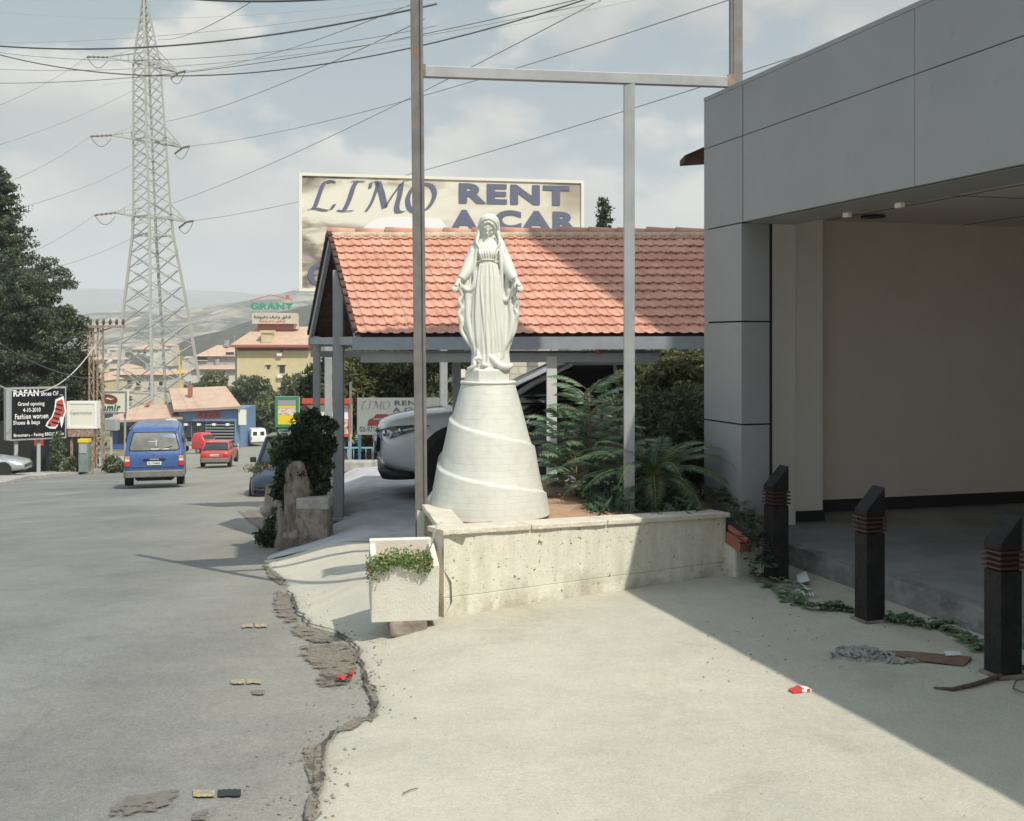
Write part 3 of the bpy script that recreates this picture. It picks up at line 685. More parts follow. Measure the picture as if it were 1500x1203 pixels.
def statue(base):
    s = 8.02/F                           # metres per photo pixel at the statue
    def X(px): return (px-713.)*s
    def Z(py): return (551-py)*s
    g = MB(); nn = 96
    # dress core with folds
    prof = [(552, 26, 20), (546, 28, 21), (538, 27, 20), (528, 26, 19), (505, 29, 19), (470, 29, 18), (440, 26, 17), (415, 22, 15), (400, 18.5, 12.5), (394, 17, 11.5), (392, 16.5, 11.5), (388, 18, 12.5), (378, 21, 13.5), (371, 21, 11), (366, 15, 8.5), (362, 8.5, 7.5), (352, 7, 7)]
    cx = [(552, 716), (530, 716), (480, 714), (400, 713), (360, 712), (350, 712)]
    rg = []
    ys = list(np.arange(552, 351, -1.6))
    for y in ys:
        hw = interp(-y, [(-a, b) for a, b, c in prof])*s; hd = interp(-y, [(-a, c) for a, b, c in prof])*s
        xc = X(interp(-y, [(-a, b) for a, b in cx])); ring = []
        low = ss(552-y, 0, 150); amp = .0105*(1-ss(395-y, -8, 6)) if y > 394 else .0045*ss(394-y, 1, 5)*(1-ss(394-y, 18, 30))
        for k in range(nn):
            th = 2*math.pi*k/nn; d = math.sin(th*9+(y-400)*.012*math.sin(th+1.)+1.3*math.sin(th*2.3))+.6*math.sin(th*15+.8+(y-450)*.01)
            f = 1+(abs(d)*.9-.6)*amp/max(hw, .02)*1.2
            ring.append(Vector((xc+hw*f*math.cos(th), hd*f*math.sin(th)-.01, Z(y))))
        rg.append(ring)
    g.rings(rg)
    g.tube([(X(696), -.048, Z(395)), (X(705), -.068, Z(391.5)), (X(714), -.07, Z(391)), (X(724), -.066, Z(392)), (X(731), -.045, Z(395))], .0045, 8)
    # mantle: wide shell behind
    sil = [(532, 702, 738), (528, 692, 742), (515, 684, 747), (500, 677, 752), (485, 670.5, 757), (470, 668, 759), (455, 669.5, 758.5), (440, 672, 757), (428, 672, 755), (415, 675, 753), (400, 681, 749), (388, 685, 746), (378, 688, 742), (370, 693, 737), (364, 698, 731), (358, 703, 726)]
    rg = []
    for y in np.arange(532, 357, -1.8):
        l = interp(-y, [(-a, b) for a, b, c in sil]); r = interp(-y, [(-a, c) for a, b, c in sil])
        xc = (X(l)+X(r))/2; hw = (X(r)-X(l))/2; hd = .070+.012*ss(y, 360, 400); ring = []
        for k in range(nn):
            th = 2*math.pi*k/nn; e = math.cos(th); wob = .008*math.sin(th*11+y*.03)+.006*math.sin(th*23+y*.02)
            sn = math.sin(th); mk = 1.
            if sn < 0: mk = lerp(1., lerp(.30, .75, ss(y, 440, 520)), 1-ss(abs(e), .35, .72))
            ring.append(Vector((xc+(hw)*(abs(e)**.8*(1 if e > 0 else -1)), .012+(hd+wob)*sn*mk, Z(y))))
        rg.append(ring)
    g.rings(rg)
    def cr(p0, p1, p2, p3, u): return .5*((2*p1)+(-p0+p2)*u+(2*p0-5*p1+4*p2-p3)*u*u+(-p0+3*p1-3*p2+p3)*u*u*u)
    def smooth(pts, rr_, k=5):
        po, ro = [], []
        for i in range(len(pts)-1):
            ids = [max(i-1, 0), i, i+1, min(i+2, len(pts)-1)]
            for q in range(k): po.append(cr(*[pts[j] for j in ids], q/k)); ro.append(max(.0004, cr(*[rr_[j] for j in ids], q/k)))
        return po+[pts[-1]], ro+[rr_[-1]]
    def T(pts, r, n=10):
        p_ = [Vector((X(a), b, Z(c))) for a, b, c in pts]; r_ = [q*s for q in r] if isinstance(r, list) else [r*s]*len(p_)
        p_, r_ = smooth(p_, r_); g.tube(p_, r_, n)
    # long mantle folds at both sides (vertical ridges, front edges)
    T([(690, -.035, 375), (684, -.045, 400), (681, -.04, 425), (683, -.035, 450), (684, -.045, 480), (691, -.05, 510), (700, -.045, 528)], [3, 3.5, 3, 4, 4, 4, 3])
    T([(738, -.035, 375), (741, -.045, 400), (741, -.04, 425), (745, -.03, 450), (748, -.04, 475), (745, -.045, 500), (735, -.045, 524)], [3, 3.5, 3.5, 4, 4, 4, 3])
    T([(698, -.05, 368), (694, -.055, 395), (693, -.05, 415), (697, -.05, 440), (700, -.06, 470), (708, -.07, 505), (716, -.07, 532)], [2.2, 2.6, 2.6, 3, 3.4, 3.6, 3])
    T([(729, -.05, 368), (732, -.055, 395), (733, -.05, 430), (731, -.06, 460), (733, -.07, 490), (735, -.07, 515), (733, -.065, 535)], [2.2, 2.8, 2.8, 3, 3.4, 3.6, 3])
    for x0, x1, x2, rr_ in ((704, 703, 712, 1.8), (709, 709, 721, 2.0), (715, 716, 727, 1.9), (721, 722, 730, 1.7)):
        T([(x0, -.062, 398), (x1, -.076, 430), (lerp(x1, x2, .4), -.086, 470), (lerp(x1, x2, .8), -.086, 510), (x2, -.075, 540)], [rr_*.5, rr_, rr_*1.3, rr_*1.4, rr_], 8)
    # pleats over the chest
    for x0, x1 in ((699, 704), (703, 707), (708, 710.5), (713, 713.5), (718, 717), (723, 720), (728, 723)):
        T([(x0, -.050, 373), (lerp(x0, x1, .4), -.073, 381), (x1, -.068, 391)], [.9, 1.7, .9], 6)
    # sleeves: upper arm, forearm, wide hanging cuff
    for sg in (-1, 1):
        q = (lambda a: a) if sg < 0 else (lambda a: 1426-a)
        T([(q(695), -.005, 374), (q(690), -.015, 386), (q(685), -.03, 400), (q(680), -.05, 411), (q(674), -.075, 420)], [8.5, 9, 9.5, 8.5, 6.], 16)
        T([(q(672), -.07, 418), (q(674), -.06, 428), (q(680), -.05, 434), (q(688), -.045, 434), (q(693), -.05, 424), (q(695), -.05, 408)] if sg < 0 else
          [(q(672), -.07, 418), (q(675), -.06, 430), (q(681), -.05, 443), (q(688), -.048, 450), (q(694), -.05, 440), (q(696), -.05, 415)], [3.5, 3.6, 3.5, 3.6, 3.2, 2.5], 10)
        for k in range(4):
            T([(q(690-k*3), -.045, 396+k*5), (q(682-k*2), -.052, 405+k*4), (q(674), -.06, 413+k*2)], [1., 2.0, 1.2], 6)
        # falling side edge with zigzag folds
        T([(q(674), -.06, 424), (q(672), -.055, 434), (q(675), -.05, 443), (q(671), -.05, 452), (q(674.5), -.045, 461), (q(670.5), -.045, 470), (q(674), -.04, 481), (q(674), -.035, 494), (q(682), -.035, 508), (q(694), -.035, 525)], [2.4, 3, 2.6, 3.2, 2.6, 3.4, 3, 3, 3, 2], 8)
        # hand: palm + four fingers + thumb
        T([(q(674), -.072, 417), (q(670), -.085, 424), (q(667), -.094, 430)], [3.0, 3.6, 3.6], 10)
        for k, (dx, ln) in enumerate(((-2.6, 7.5), (-.8, 9.5), (1.1, 9.2), (3.0, 7.2))):
            T([(q(667+dx*.8), -.092, 429), (q(665.6+dx*1.2), -.101, 430+ln*.55), (q(665.2+dx*1.3), -.097, 430+ln)], [1.6, 1.35, .8], 8)
        T([(q(670.5), -.090, 423), (q(673.6), -.104, 427.5), (q(674), -.112, 433)], [1.7, 1.5, .9], 8)
    # head, tilted down and towards the right
    hr = Matrix.Rotation(R(9), 3, 'Y') @ Matrix.Rotation(R(22), 3, 'X')
    hc = Vector((X(713.5), -.022, Z(343)))
    def HE(c, r, n=20, m=14): g.ell(hc+hr @ (Vector(c)*1.14), tuple(q*1.14 for q in r), n, m, hr)
    HE((0, 0, 0), (.041, .050, .058))
    HE((0, -.014, -.030), (.031, .034, .032))           # jaw
    HE((0, -.038, -.050), (.011, .010, .009))           # chin
    HE((0, -.050, -.012), (.0062, .010, .018))          # nose
    HE((0, -.057, -.022), (.0078, .008, .006))
    for sx in (-1, 1):
        HE((sx*.015, -.040, .007), (.014, .008, .004))  # brow
        HE((sx*.015, -.040, -.003), (.009, .0075, .0045))  # lid
        HE((sx*.022, -.028, -.022), (.012, .016, .014)) # cheek
    HE((0, -.046, -.0335), (.0105, .008, .0030)); HE((0, -.045, -.039), (.0085, .008, .0032))
    g.tube([hc+Vector((0, .012, -.03)), Vector((X(712), .0, Z(366)))], [.026, .030], 14)
    # hair waves either side of the brow, then the veil
    for sx in (-1, 1):
        pts = [(0, -.046, .052), (sx*.025, -.043, .039), (sx*.042, -.030, .012), (sx*.046, -.020, -.022), (sx*.047, -.014, -.058)]
        g.tube([hc+hr @ Vector(p) for p in pts], [.008, .011, .012, .011, .009], 10)
    veil = []
    for i, (z, hw, y0, hd) in enumerate([(.094, .014, .012, .014), (.086, .040, .010, .040), (.064, .062, .010, .060), (.034, .072, .014, .062), (.0, .077, .026, .054), (-.03, .080, .032, .048), (-.06, .086, .034, .046), (-.085, .098, .032, .046), (-.105, .108, .026, .048), (-.135, .118, .022, .045), (-.16, .11, .02, .04)]):
        ring = []
        for k in range(48):
            th = 2*math.pi*k/48; f = 1+.03*math.sin(th*13+z*30); ring.append(hc+Vector((hw*f*math.cos(th)+.004*(1 if z > -.05 else 0), y0+hd*f*math.sin(th)*1., z)))
        veil.append(ring)
    g.rings(veil)
    for sx in (-1, 1):                   # veil edge framing the face and falling on the shoulders
        pts = [(0, -.040, .074), (sx*.030, -.038, .062), (sx*.054, -.026, .030), (sx*.064, -.014, -.010), (sx*.068, -.012, -.045), (sx*.076, -.020, -.080), (sx*.078, -.036, -.115), (sx*.060, -.046, -.150)]
        g.tube(*smooth([hc+hr @ Vector(p) if i < 4 else hc+Vector((p[0], p[1], p[2])) for i, p in enumerate(pts)], [.007, .009, .010, .012, .013, .013, .010, .004]), 10)
    # feet, hem folds, serpent and rounded mound
    g.ell((X(715), 0, Z(552)), (.145, .125, .035), 40, 12)
    g.ell((X(713), 0, Z(556)), (.155, .14, .022), 40, 10)
    T([(712, -.08, 528), (722, -.10, 537), (731, -.115, 545), (741, -.09, 547), (747, -.04, 545)], [4, 5, 5, 5, 4], 12)
    g.ell((X(708), -.105, Z(544)), (.022, .036, .014), 14, 8)
    T([(704, -.08, 536), (698, -.10, 534), (693, -.10, 538), (694, -.11, 544), (689, -.10, 548), (684, -.08, 550)], [2.5, 3.2, 3, 3, 3, 2.5], 10)
    for x0 in (698, 706, 713, 720, 728):
        T([(x0, -.07, 520), (x0+1, -.085, 532), (x0+1, -.092, 540)], [2, 3, 2.5], 8)
    o = obj('robed_figure', g, 'white', None)
    rm = o.modifiers.new('r', 'REMESH'); rm.mode = 'VOXEL'; rm.voxel_size = .0027; rm.use_smooth_shade = True
    sm_ = o.modifiers.new('s', 'SMOOTH'); sm_.factor = .5; sm_.iterations = 3
    dg = bpy.context.evaluated_depsgraph_get(); dg.update()
    me = bpy.data.meshes.new_from_object(o.evaluated_get(dg)); bpy.data.objects.remove(o)
    for p in me.polygons: p.use_smooth = True
    b2 = fin(me, 'statue', 'white', None)
    b2.location = base; tag(b2, 'white statue of a robed veiled woman with open hands on the conical pedestal', 'statue')
statue(pb)

# planter box
def planter():
    t = thing('planter_box', 'square white concrete planter leaning at the end of the low wall', 'planter', (-.64, 6.82, 0), R(9))
    rot = Matrix.Rotation(R(-11), 3, 'X') @ Matrix.Rotation(R(-1.5), 3, 'Y') if False else Matrix.Rotation(R(11), 3, 'X')
    g = MB(); w, d, h, th = .385, .40, .34, .035; c = Vector((0, .0, .245))
    def B(cc, dd): g.box(c+rot @ Vector(cc), dd, rot)
    B((0, -d/2+th/2, 0), (w, th, h)); B((0, d/2-th/2, .012), (w, th, h+.02)); B((-w/2+th/2, 0, 0), (th, d-2*th, h)); B((w/2-th/2, 0, 0), (th, d-2*th, h)); B((0, 0, -h/2+.03), (w-2*th, d-2*th, .05))
    o = obj('box_body', g, 'box', t, bevel=.006)
    g = MB(); g.grid(14, 14, lambda i, j: tuple(c+rot @ Vector((lerp(-w/2+th, w/2-th, i/13), lerp(-d/2+th, d/2-th, j/13), .07+.02*noise.noise(Vector((i*.7, j*.7, 0))))))); obj('potting_soil', g, 'soil', t)
    g = MB(); g.box((0.02, -.05, .0), (.22, .24, .10)); obj('stone_base', g, 'stone', t, bevel=.02)
    return t, c, rot, w, d
pt, pc, prot, pw, pd = planter()
def leafcluster(n, cfn, size, seed, flat=.0, elong=1.5):
    r = np.random.default_rng(seed); c = cfn(r, n); d = r.normal(size=(n, 3)); d[:, 2] += flat; d /= np.linalg.norm(d, axis=1)[:, None]
    t = np.cross(d, r.normal(size=(n, 3))); t /= np.linalg.norm(t, axis=1)[:, None]+1e-9; b = np.cross(d, t)
    sz = size*r.uniform(.55, 1.25, (n, 1)); a = t*sz*elong; w = b*sz*.5
    return np.stack([c-a, c-w*1.0+d*sz*.15, c+a, c+w*1.0+d*sz*.15], 1)
def planter_plant():
    M4 = Matrix.Translation((-.64, 6.82, 0)) @ Matrix.Rotation(R(9), 4, 'Z')
    def cf(r, n):
        x = r.uniform(-pw/2-.03, pw/2-.04, n); y = -pd/2+np.abs(r.normal(0, .075, n))-.02+.0*x
        # a thicker mat at the left, thinner at right, hanging over the front rim
        z = .175+.05*np.sin(x*30+1)*0+r.normal(0, .018, n)+.03*np.cos(x*9)
        hang = r.uniform(0, 1, n) < .25; z = np.where(hang, z-r.uniform(.0, .085, n)*(.5+.5*np.sin(x*26)), z); y = np.where(hang, -pd/2-.025, y)
        o = np.array([list(M4 @ (pc+prot @ Vector(p))) for p in zip(x, y, z)])
        return o
    o = quads('trailing_plant', leafcluster(1500, cf, .0115, 3, .6, 1.0), 'leaf_succ'); tag(o, 'light green trailing plant spilling over the front rim of the white planter', 'plant')
    g = MB(); r = random.Random(3)
    for _ in range(6):
        x = r.choice([-pw/2-.02, pw/2-.08, pw/2-.04])+r.uniform(-.02, .02); p = M4 @ (pc+prot @ Vector((x, -pd/2-.03, .18+r.uniform(-.02, .03)))); g.ell(p, (.005, .005, .005), 8, 5)
    obj('flower', g, 'litterred', o)
    # pale cord on the wall end
    g = MB(); a = P(641, 765, 6.95); g.tube([P(648, 765, 6.86), P(640, 768, 6.84), P(636, 780, 6.85), P(633, 795, 6.86), P(627, 812, 6.88)], .004, 6); o = obj('cord', g, 'wirelt'); tag(o, 'pale cord hanging from the broken wall corner above the planter', 'cord')
planter_plant()

# ------------------------------------------------------------------ steel billboard frame
def frame():
    a = Vector((-.62, 7.98, 0)); b = Vector((1.655, 8.52, 0)); t = thing('billboard_frame', 'tall weathered steel frame with two poles and a crossbar behind the statue', 'frame', a)
    w = .075
    g = MB(); g.bar(a+Vector((0, 0, -.2)), a+Vector((-.06, 0, 6.0)), w, .05, Vector((0, 1, 0))); g.bar(a+Vector((.033, -.03, 0.2)), a+Vector((-.02, -.03, 6.0)), .02, .02, Vector((0, 1, 0))); obj('pole', g, 'pole', t, world=True, bevel=.004)
    g = MB(); g.bar(b+Vector((0, 0, .1)), b+Vector((-.005, 0, 7.7)), .07, .07, Vector((0, 1, 0))); g.bar(b+Vector((-.045, 0, .1)), b+Vector((-.05, 0, 7.7)), .02, .06, Vector((0, 1, 0))); obj('pole', g, 'pole', t, world=True, bevel=.004)
    ja = P(622, 105.5, a.y); jb = P(1074, 121, b.y)
    g = MB(); g.bar(ja, jb, .06, .075); obj('crossbar', g, 'galv', t, world=True, bevel=.003)
    g = MB(); g.box((jb.x-.02, jb.y-.01, jb.z), (.05, .07, .10)); g.box((ja.x+.0, ja.y-.032, ja.z), (.02, .02, .09)); obj('bracket', g, 'rust', t, world=True)
    u = .648; q = ja.lerp(jb, u); g = MB(); g.bar((q.x, q.y, .2), (q.x, q.y, q.z-.038), .078, .05, Vector((0, 1, 0))); obj('middle_post', g, 'galv', t, world=True, bevel=.004)
    g = MB(); g.bar(a+Vector((-.02, -.03, 4.15)), a+Vector((-.02, -.03, 5.0)), .03)
    # unseen sign panel casting the road shadow; upper part shaped to shade the driveway
    d = (b-a).normalized(); nn = Vector((d.y, -d.x, 0)); g = MB(); o_ = a+nn*.06
    g.poly([o_+d*((x+.62)/d.x)+Vector((0, 0, z)) for x, z in ((-.65, 4.16), (2.95, 4.32), (2.95, 7.75), (1.1, 7.75), (.45, 6.4), (.0, 5.1), (-.65, 5.0))], nn*.03); obj('sign_shade_panel', g, 'galv', t, world=True)
frame()

# ------------------------------------------------------------------ shop building on the right
O = Vector((1.451, 8.78, 0)); SU = Vector((.286, -.958, 0)); SV = Vector((.958, .286, 0))
def shop():
    t = thing('shop_building', 'empty shop clad in grey metal panels with a wide dark opening', 'building', O, math.atan2(SU.y, SU.x))
    # local: x along facade towards the camera, y... local y = Rz*(0,1) = (.958,.286) = inward
    def B(g, u0, u1, v0, v1, z0, z1): g.box(((u0+u1)/2, (v0+v1)/2, (z0+z1)/2), (u1-u0, v1-v0, z1-z0))
    U1 = 13.; zb, zt = 2.49, 3.46; gp = .006
    cols = [(0, .62), (.62, 2.58), (2.58, 5.2), (5.2, 7.8), (7.8, 10.4), (10.4, U1)]
    for i, (a, b) in enumerate(cols):
        for z0, z1 in ((zb, 3.10), (3.10, zt)):
            g = MB(); gg = gp if i < 1 or z0 > 3 else .002; B(g, a+(gp if i < 2 else .002), b-(gp if i < 1 else .002), 0, .03, z0+gp/2, z1-gp/2); obj('cladding_panel', g, 'alu', t)
    for z0, z1 in ((-.1, 1.06), (1.06, 1.79), (1.79, 2.49)):
        g = MB(); B(g, 0.006, .60, 0, .03, z0+gp, z1-gp); B(g, .575, .60, .03, .22, z0+gp, z1-gp); obj('pillar_panel', g, 'alu', t)
    g = MB(); B(g, .012, .57, .031, .26, -.1, zb); B(g, .01, U1, .032, .10, zb+.004, zt-.01); obj('backing', g, 'joint', t)
    g = MB(); B(g, 0.0, U1, .0, .38, zt, zt+.03); obj('parapet_cap', g, 'alu', t)
    g = MB(); B(g, .602, U1, .034, .42, zb-.003, zb+.0); B(g, .60, U1, .40, .42, zb, 2.70); obj('soffit', g, 'alu', t)
    # roof slab, walls
    g = MB(); B(g, -.95, U1, .80, 9., 2.96, 3.30)
    B(g, .0, U1, .40, .80, 2.96, 3.30); obj('roof_slab', g, 'greywall', t)
    g = MB(); B(g, -1.05, -.90, .80, 9., -.6, 3.30); B(g, -.90, U1, 8.9, 9.1, -.6, 3.3); B(g, U1-.1, U1, .1, 9, -.6, 3.3); obj('side_wall', g, 'innerwall', t)
    g = MB(); B(g, -.90, U1-.1, .80, 8.9, 2.70, 2.74); B(g, .0, U1-.1, .42, .80, 2.70, 2.74); obj('ceiling', g, 'innerwall', t)
    g = MB()
    for v in (1.6, 3.0, 4.5): B(g, -.9, U1-.1, v-.006, v+.006, 2.697, 2.699)
    for u in (.9, 2.6, 4.4): B(g, u-.006, u+.006, .45, 8.8, 2.697, 2.6985)
    obj('ceiling_joint', g, 'joint', t)
    # downlight and small brackets
    def at(px, py, z):                   # local point where the pixel's ray meets height z
        Y = (CH-z)*F/(py-500); w = P(px, py, Y)-O; return Vector((w.dot(SU), w.dot(SV), z))
    q = at(1279, 317, 2.69); g = MB(); g.tube([q, q+Vector((0, 0, -.012))], .10, 24, False); obj('downlight', g, 'black', t)
    for px, py in ((1256, 303), (1337, 288)):
        q = at(px, py, 2.50+.03); g = MB(); g.box((q.x, .36, 2.475), (.06, .03, .03)); obj('clip', g, 'plaster', t)
    # entrance piers in white plaster
    g = MB(); B(g, -.60, -.37, .62, 1.0, -.0, 2.70); obj('pier', g, 'plaster', t, bevel=.004)
    g = MB(); B(g, -.90, -.50, 1.012, 1.33, -.0, 2.70); obj('pier', g, 'plaster', t, bevel=.004)
    g = MB(); B(g, -.52, -.365, .50, .60, 0, 2.70); B(g, -.05, .5, .24, .30, 0, 2.49); obj('shutter_track', g, 'joint', t)
    g = MB(); B(g, -.49, -.48, 1.012, 1.335, .162, .25); B(g, -.9, -.888, 1.345, 8.9, .162, .27); B(g, -.888, U1-.1, 8.88, 8.90, .162, .27); obj('skirting', g, 'darkskirt', t)
    # raised floor with a rough step
    g = MB(); B(g, -.899, U1-.1, .475, 8.9, -.25, .16); obj('shop_floor', g, 'floor', t)
    g = MB(); n = 60; rows = []
    for h in (-.1, .0, .05, .10, .15, .162):
        rows.append([Vector((lerp(-.8, 9., i/n), .462+.014*noise.noise(Vector((i*.5, h*20, 5))), h)) for i in range(n+1)])
    rows.append([Vector((p.x, .55, .164)) for p in rows[-1]])
    g.rings(rows, caps=False, smooth=False, closed=False); obj('step_face', g, 'step', t)
    # socket plate
    q = P(1198, 676, 10.02); w = q-O; g = MB(); g.box((-.888, w.dot(SV)-.02, .82), (.014, .13, .075)); so = obj('socket', g, 'plate', t); 
    g = MB(); g.box((-.879, w.dot(SV)-.045, .82), (.008, .035, .05)); g.box((-.879, w.dot(SV)+.0, .82), (.008, .035, .05)); obj('socket_hole', g, 'joint', so)
    # tiled eave that sticks out on the far side
    a = P(1003, 236, 10.2); b = P(1100, 230, 10.5); g = MB(); g.poly([a, b, b+Vector((0, 0, .15)), a+Vector((.16, 0, .12)), a+Vector((0, 0, .05))], (0, .3, 0)); obj('eave', g, 'under', t, world=True)
    # upper storey set back, plus an unseen slab added to shade the carport roof
    g = MB(); B(g, .30, U1, 3.4, 9., 3.31, 6.4); up = obj('upper_storey', g, 'innerwall', t)
    g = MB(); B(g, 3.0, 3.3, 3.66, 9., 3.31, 14.4); obj('shadow_slab', g, 'innerwall', t)
    g = MB()
    for k in range(1):
        for u in range(4): B(g, 1.+u*2.8, 2.4+u*2.8, 3.385, 3.395, 4.3+k*3, 5.8+k*3)
    obj('upper_window', g, 'window', up)
shop()

# ------------------------------------------------------------------ bollards
def bollard(px, py, pt_, lab, first=None):
    base = G0(px, py, lambda x, y: .0); h = .80*(.0+1)
    if first: return copy_thing(first, base, None, lab)
    t = thing('bollard', lab, 'bollard', base, math.atan2(SU.y, SU.x), 'black timber bollards with red slats before the shop')
    w = .062; g = MB()
    # square post, top cut on a slant rising to the far/right side
    zs = [(-w, -w), (w, -w), (w, w), (-w, w)]
    top = {(-w, -w): .665, (w, -w): .665, (w, w): .80, (-w, w): .80}
    def ring(z): return [Vector((x, y, z)) for x, y in zs]
    g.rings([ring(.0), ring(.53)], smooth=False); w2 = w-.008
    g.rings([[Vector((x*.87, y*.87, z)) for x, y in zs] for z in (.53, .632)], smooth=False)
    g.rings([ring(.632), [Vector((x, y, top[(x, y)])) for x, y in zs]], smooth=False)
    obj('post', g, 'wood', t, bevel=.004)
    for k in range(4):
        z = .541+k*.0255; g = MB(); e = .008; g.rings([[Vector((x*(1+e/w), y*(1+e/w), zz)) for x, y in zs] for zz in (z, z+.010)], smooth=False)
        obj('slat', g, 'red_rod', t)
    g = MB(); g.box((0, 0, .012), (.165, .165, .03)); obj('foot', g, 'stone', t, bevel=.006)
    return t
b1 = bollard(1137, 853, 0, 'black timber bollard farthest from the camera, beside the creeper and the pillar')
bollard(1274, 912, 0, 'black timber bollard in the middle of the row', b1)
bollard(1469, 992, 0, 'black timber bollard nearest the camera at the right edge', b1)

# ------------------------------------------------------------------ carport
def carport():
    FL = Vector((-1.67, 12.35, 1.715)); D = 4.0; back = Vector((-.298*D, D, 0)); RL = 6.1
    ex = Vector((1, 0, -.0)); apexz = 2.985
    t = thing('carport', 'open carport with orange clay tile gable roof on grey steel posts', 'carport', (FL.x, FL.y, -.4))
    ridge = FL+back*.5; ridge.z = apexz
    # tile field
    def slope(eave, ridge_, name, flip, nm='tile'):
        rows_, tw = 13, .235; g = MB(); nx = int(RL/tw*12)+1; per = 5
        sl = (ridge_-eave); nrm = ex.cross(sl).normalized()*(1 if flip else -1)
        if nrm.z < 0: nrm = -nrm
        vs = []; rr_ = []
        for r in range(rows_):
            for q in (0, .02, .5, .98, 1.):
                v = (r+q)/rows_; lift = .024*(1-q)+.003
                if q == 1.: lift = .0
                row = []
                for i in range(nx):
                    u = RL*i/(nx-1); ph = (u/tw) % 1.
                    w = .017*(math.exp(-((ph-.15)/.09)**2)+math.exp(-((ph-.62)/.09)**2))
                    col = int(u/tw); jt = .007*noise.noise(Vector((col*3.1, r*5.3, 1))); jv = .14*noise.noise(Vector((col*7.7, r*2.3, 4)))/rows_
                    p = eave+ex*(u+.012*noise.noise(Vector((0, r*3., 7))))+sl*(v+(jv if q < .03 else 0))+nrm*(lift+w*(1 if q < .99 else .6)+jt)
                    row.append(p)
                rr_.append(row)
        g.rings(rr_, caps=False, smooth=False, closed=False)
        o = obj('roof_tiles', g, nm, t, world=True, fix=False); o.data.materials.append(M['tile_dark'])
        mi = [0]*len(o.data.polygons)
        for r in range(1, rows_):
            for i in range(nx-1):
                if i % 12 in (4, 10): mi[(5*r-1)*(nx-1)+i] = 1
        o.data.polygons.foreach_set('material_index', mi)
        g = MB(); off = nrm*-.012; g.add([eave+off, eave+ex*RL+off, ridge_+ex*RL+off, ridge_+off], [(0, 1, 2, 3)]); obj('roof_underside', g, 'under', t, world=True)
    slope(FL, ridge, 'front', True); slope(FL+back, ridge, 'back', False)
    # ridge caps on mortar
    g = MB(); n = 17
    for k in range(n):
        a = ridge+ex*(RL*k/n-.02); b = ridge+ex*(RL*(k+1)/n+.02); j = noise.noise(Vector((k*2.7, 0, 0)))*.02
        g.tube([a+Vector((0, 0, .015+j)), b+Vector((0, 0, .004+j))], [.062, .05], 12)
    obj('ridge_tiles', g, 'tile', t, world=True)
    g = MB(); dn = (FL-ridge).normalized()
    rg = []
    for k in range(60):
        p = ridge+ex*(RL*k/59); j = .03*noise.noise(Vector((k*.6, 2, 0)))
        rg.append([p+Vector((0, 0, .03)), p+dn*(.10+j)+Vector((0, -.03, .045)), p+dn*(.15+j)+Vector((0, -.02, .0)), p+Vector((0, 0, -.02))])
    g.rings(rg); obj('mortar_band', g, 'mortar', t, world=True)
    # verge tiles at the left gable
    g = MB()
    for k in range(13):
        for s0, s1 in ((FL, ridge), (FL+back, ridge)):
            a = s0.lerp(s1, k/13); b = s0.lerp(s1, (k+1.05)/13); g.bar(a+Vector((0, 0, .045)), b+Vector((0, 0, .02)), .05, .05)
    obj('verge', g, 'under', t, world=True)
    # steel
    g = MB(); g.bar(FL+Vector((-.02, -.03, -.09)), FL+ex*RL+Vector((0, -.03, -.075)), .10, .135); obj('gutter_beam', g, 'beam', t, world=True)
    g = MB(); g.bar(FL+back+Vector((0, 0, -.08)), FL+back+ex*RL+Vector((0, 0, -.08)), .10, .12); obj('gutter_beam', g, 'beam', t, world=True)
    g = MB(); g.bar(FL+Vector((.05, .10, -.245)), FL+ex*RL+Vector((0, .1, -.235)), .08, .095); obj('lower_beam', g, 'galv', t, world=True)
    g = MB(); g.bar(FL+back+Vector((.05, -.1, -.245)), FL+back+ex*RL+Vector((0, -.1, -.235)), .08, .085); obj('lower_beam', g, 'galv', t, world=True)
    g = MB()
    for s0 in (FL+Vector((.03, .03, -.05)), FL+back+Vector((.03, -.03, -.05))): g.bar(s0, ridge+Vector((.03, 0, -.05)), .05, .10)
    g.bar(FL+Vector((.03, .0, -.06)), FL+back+Vector((.03, 0, -.06)), .05, .09)
    obj('gable_rafter', g, 'galv', t, world=True)
    def post(px, Y, ztop, w, pyb=None, m='galv'):
        x = (px-750)/F*Y; g = MB(); g.bar((x, Y, ground(x, Y)-.05), (x, Y, ztop), w, w, Vector((0, 1, 0))); g.box((x, Y, ground(x, Y)+.02), (w*1.7, w*1.7, .03)); obj('post', g, m, t, world=True, bevel=.005)
    post(496, 13.6, 2.48, .12); post(464, 15.9, 1.72, .09); post(669, 14.15, 1.50, .10); post(808, 12.46, 1.49, .11, m='postwhite'); post(848, 15.8, 1.5, .085); post(1010, 15.8, 1.5, .085); post(1150, 12.46, 1.5, .1)
    g = MB(); g.bar(P(862, 552, 15.7), P(925, 512, 15.7), .065, .085); obj('brace', g, 'galv', t, world=True)
    g = MB(); a = P(877, 514, 12.36); g.tube([a+Vector((0, 0, .06)), a+Vector((0, 0, -.03))], .033, 10); obj('pipe_stub', g, 'terra', t, world=True)
carport()

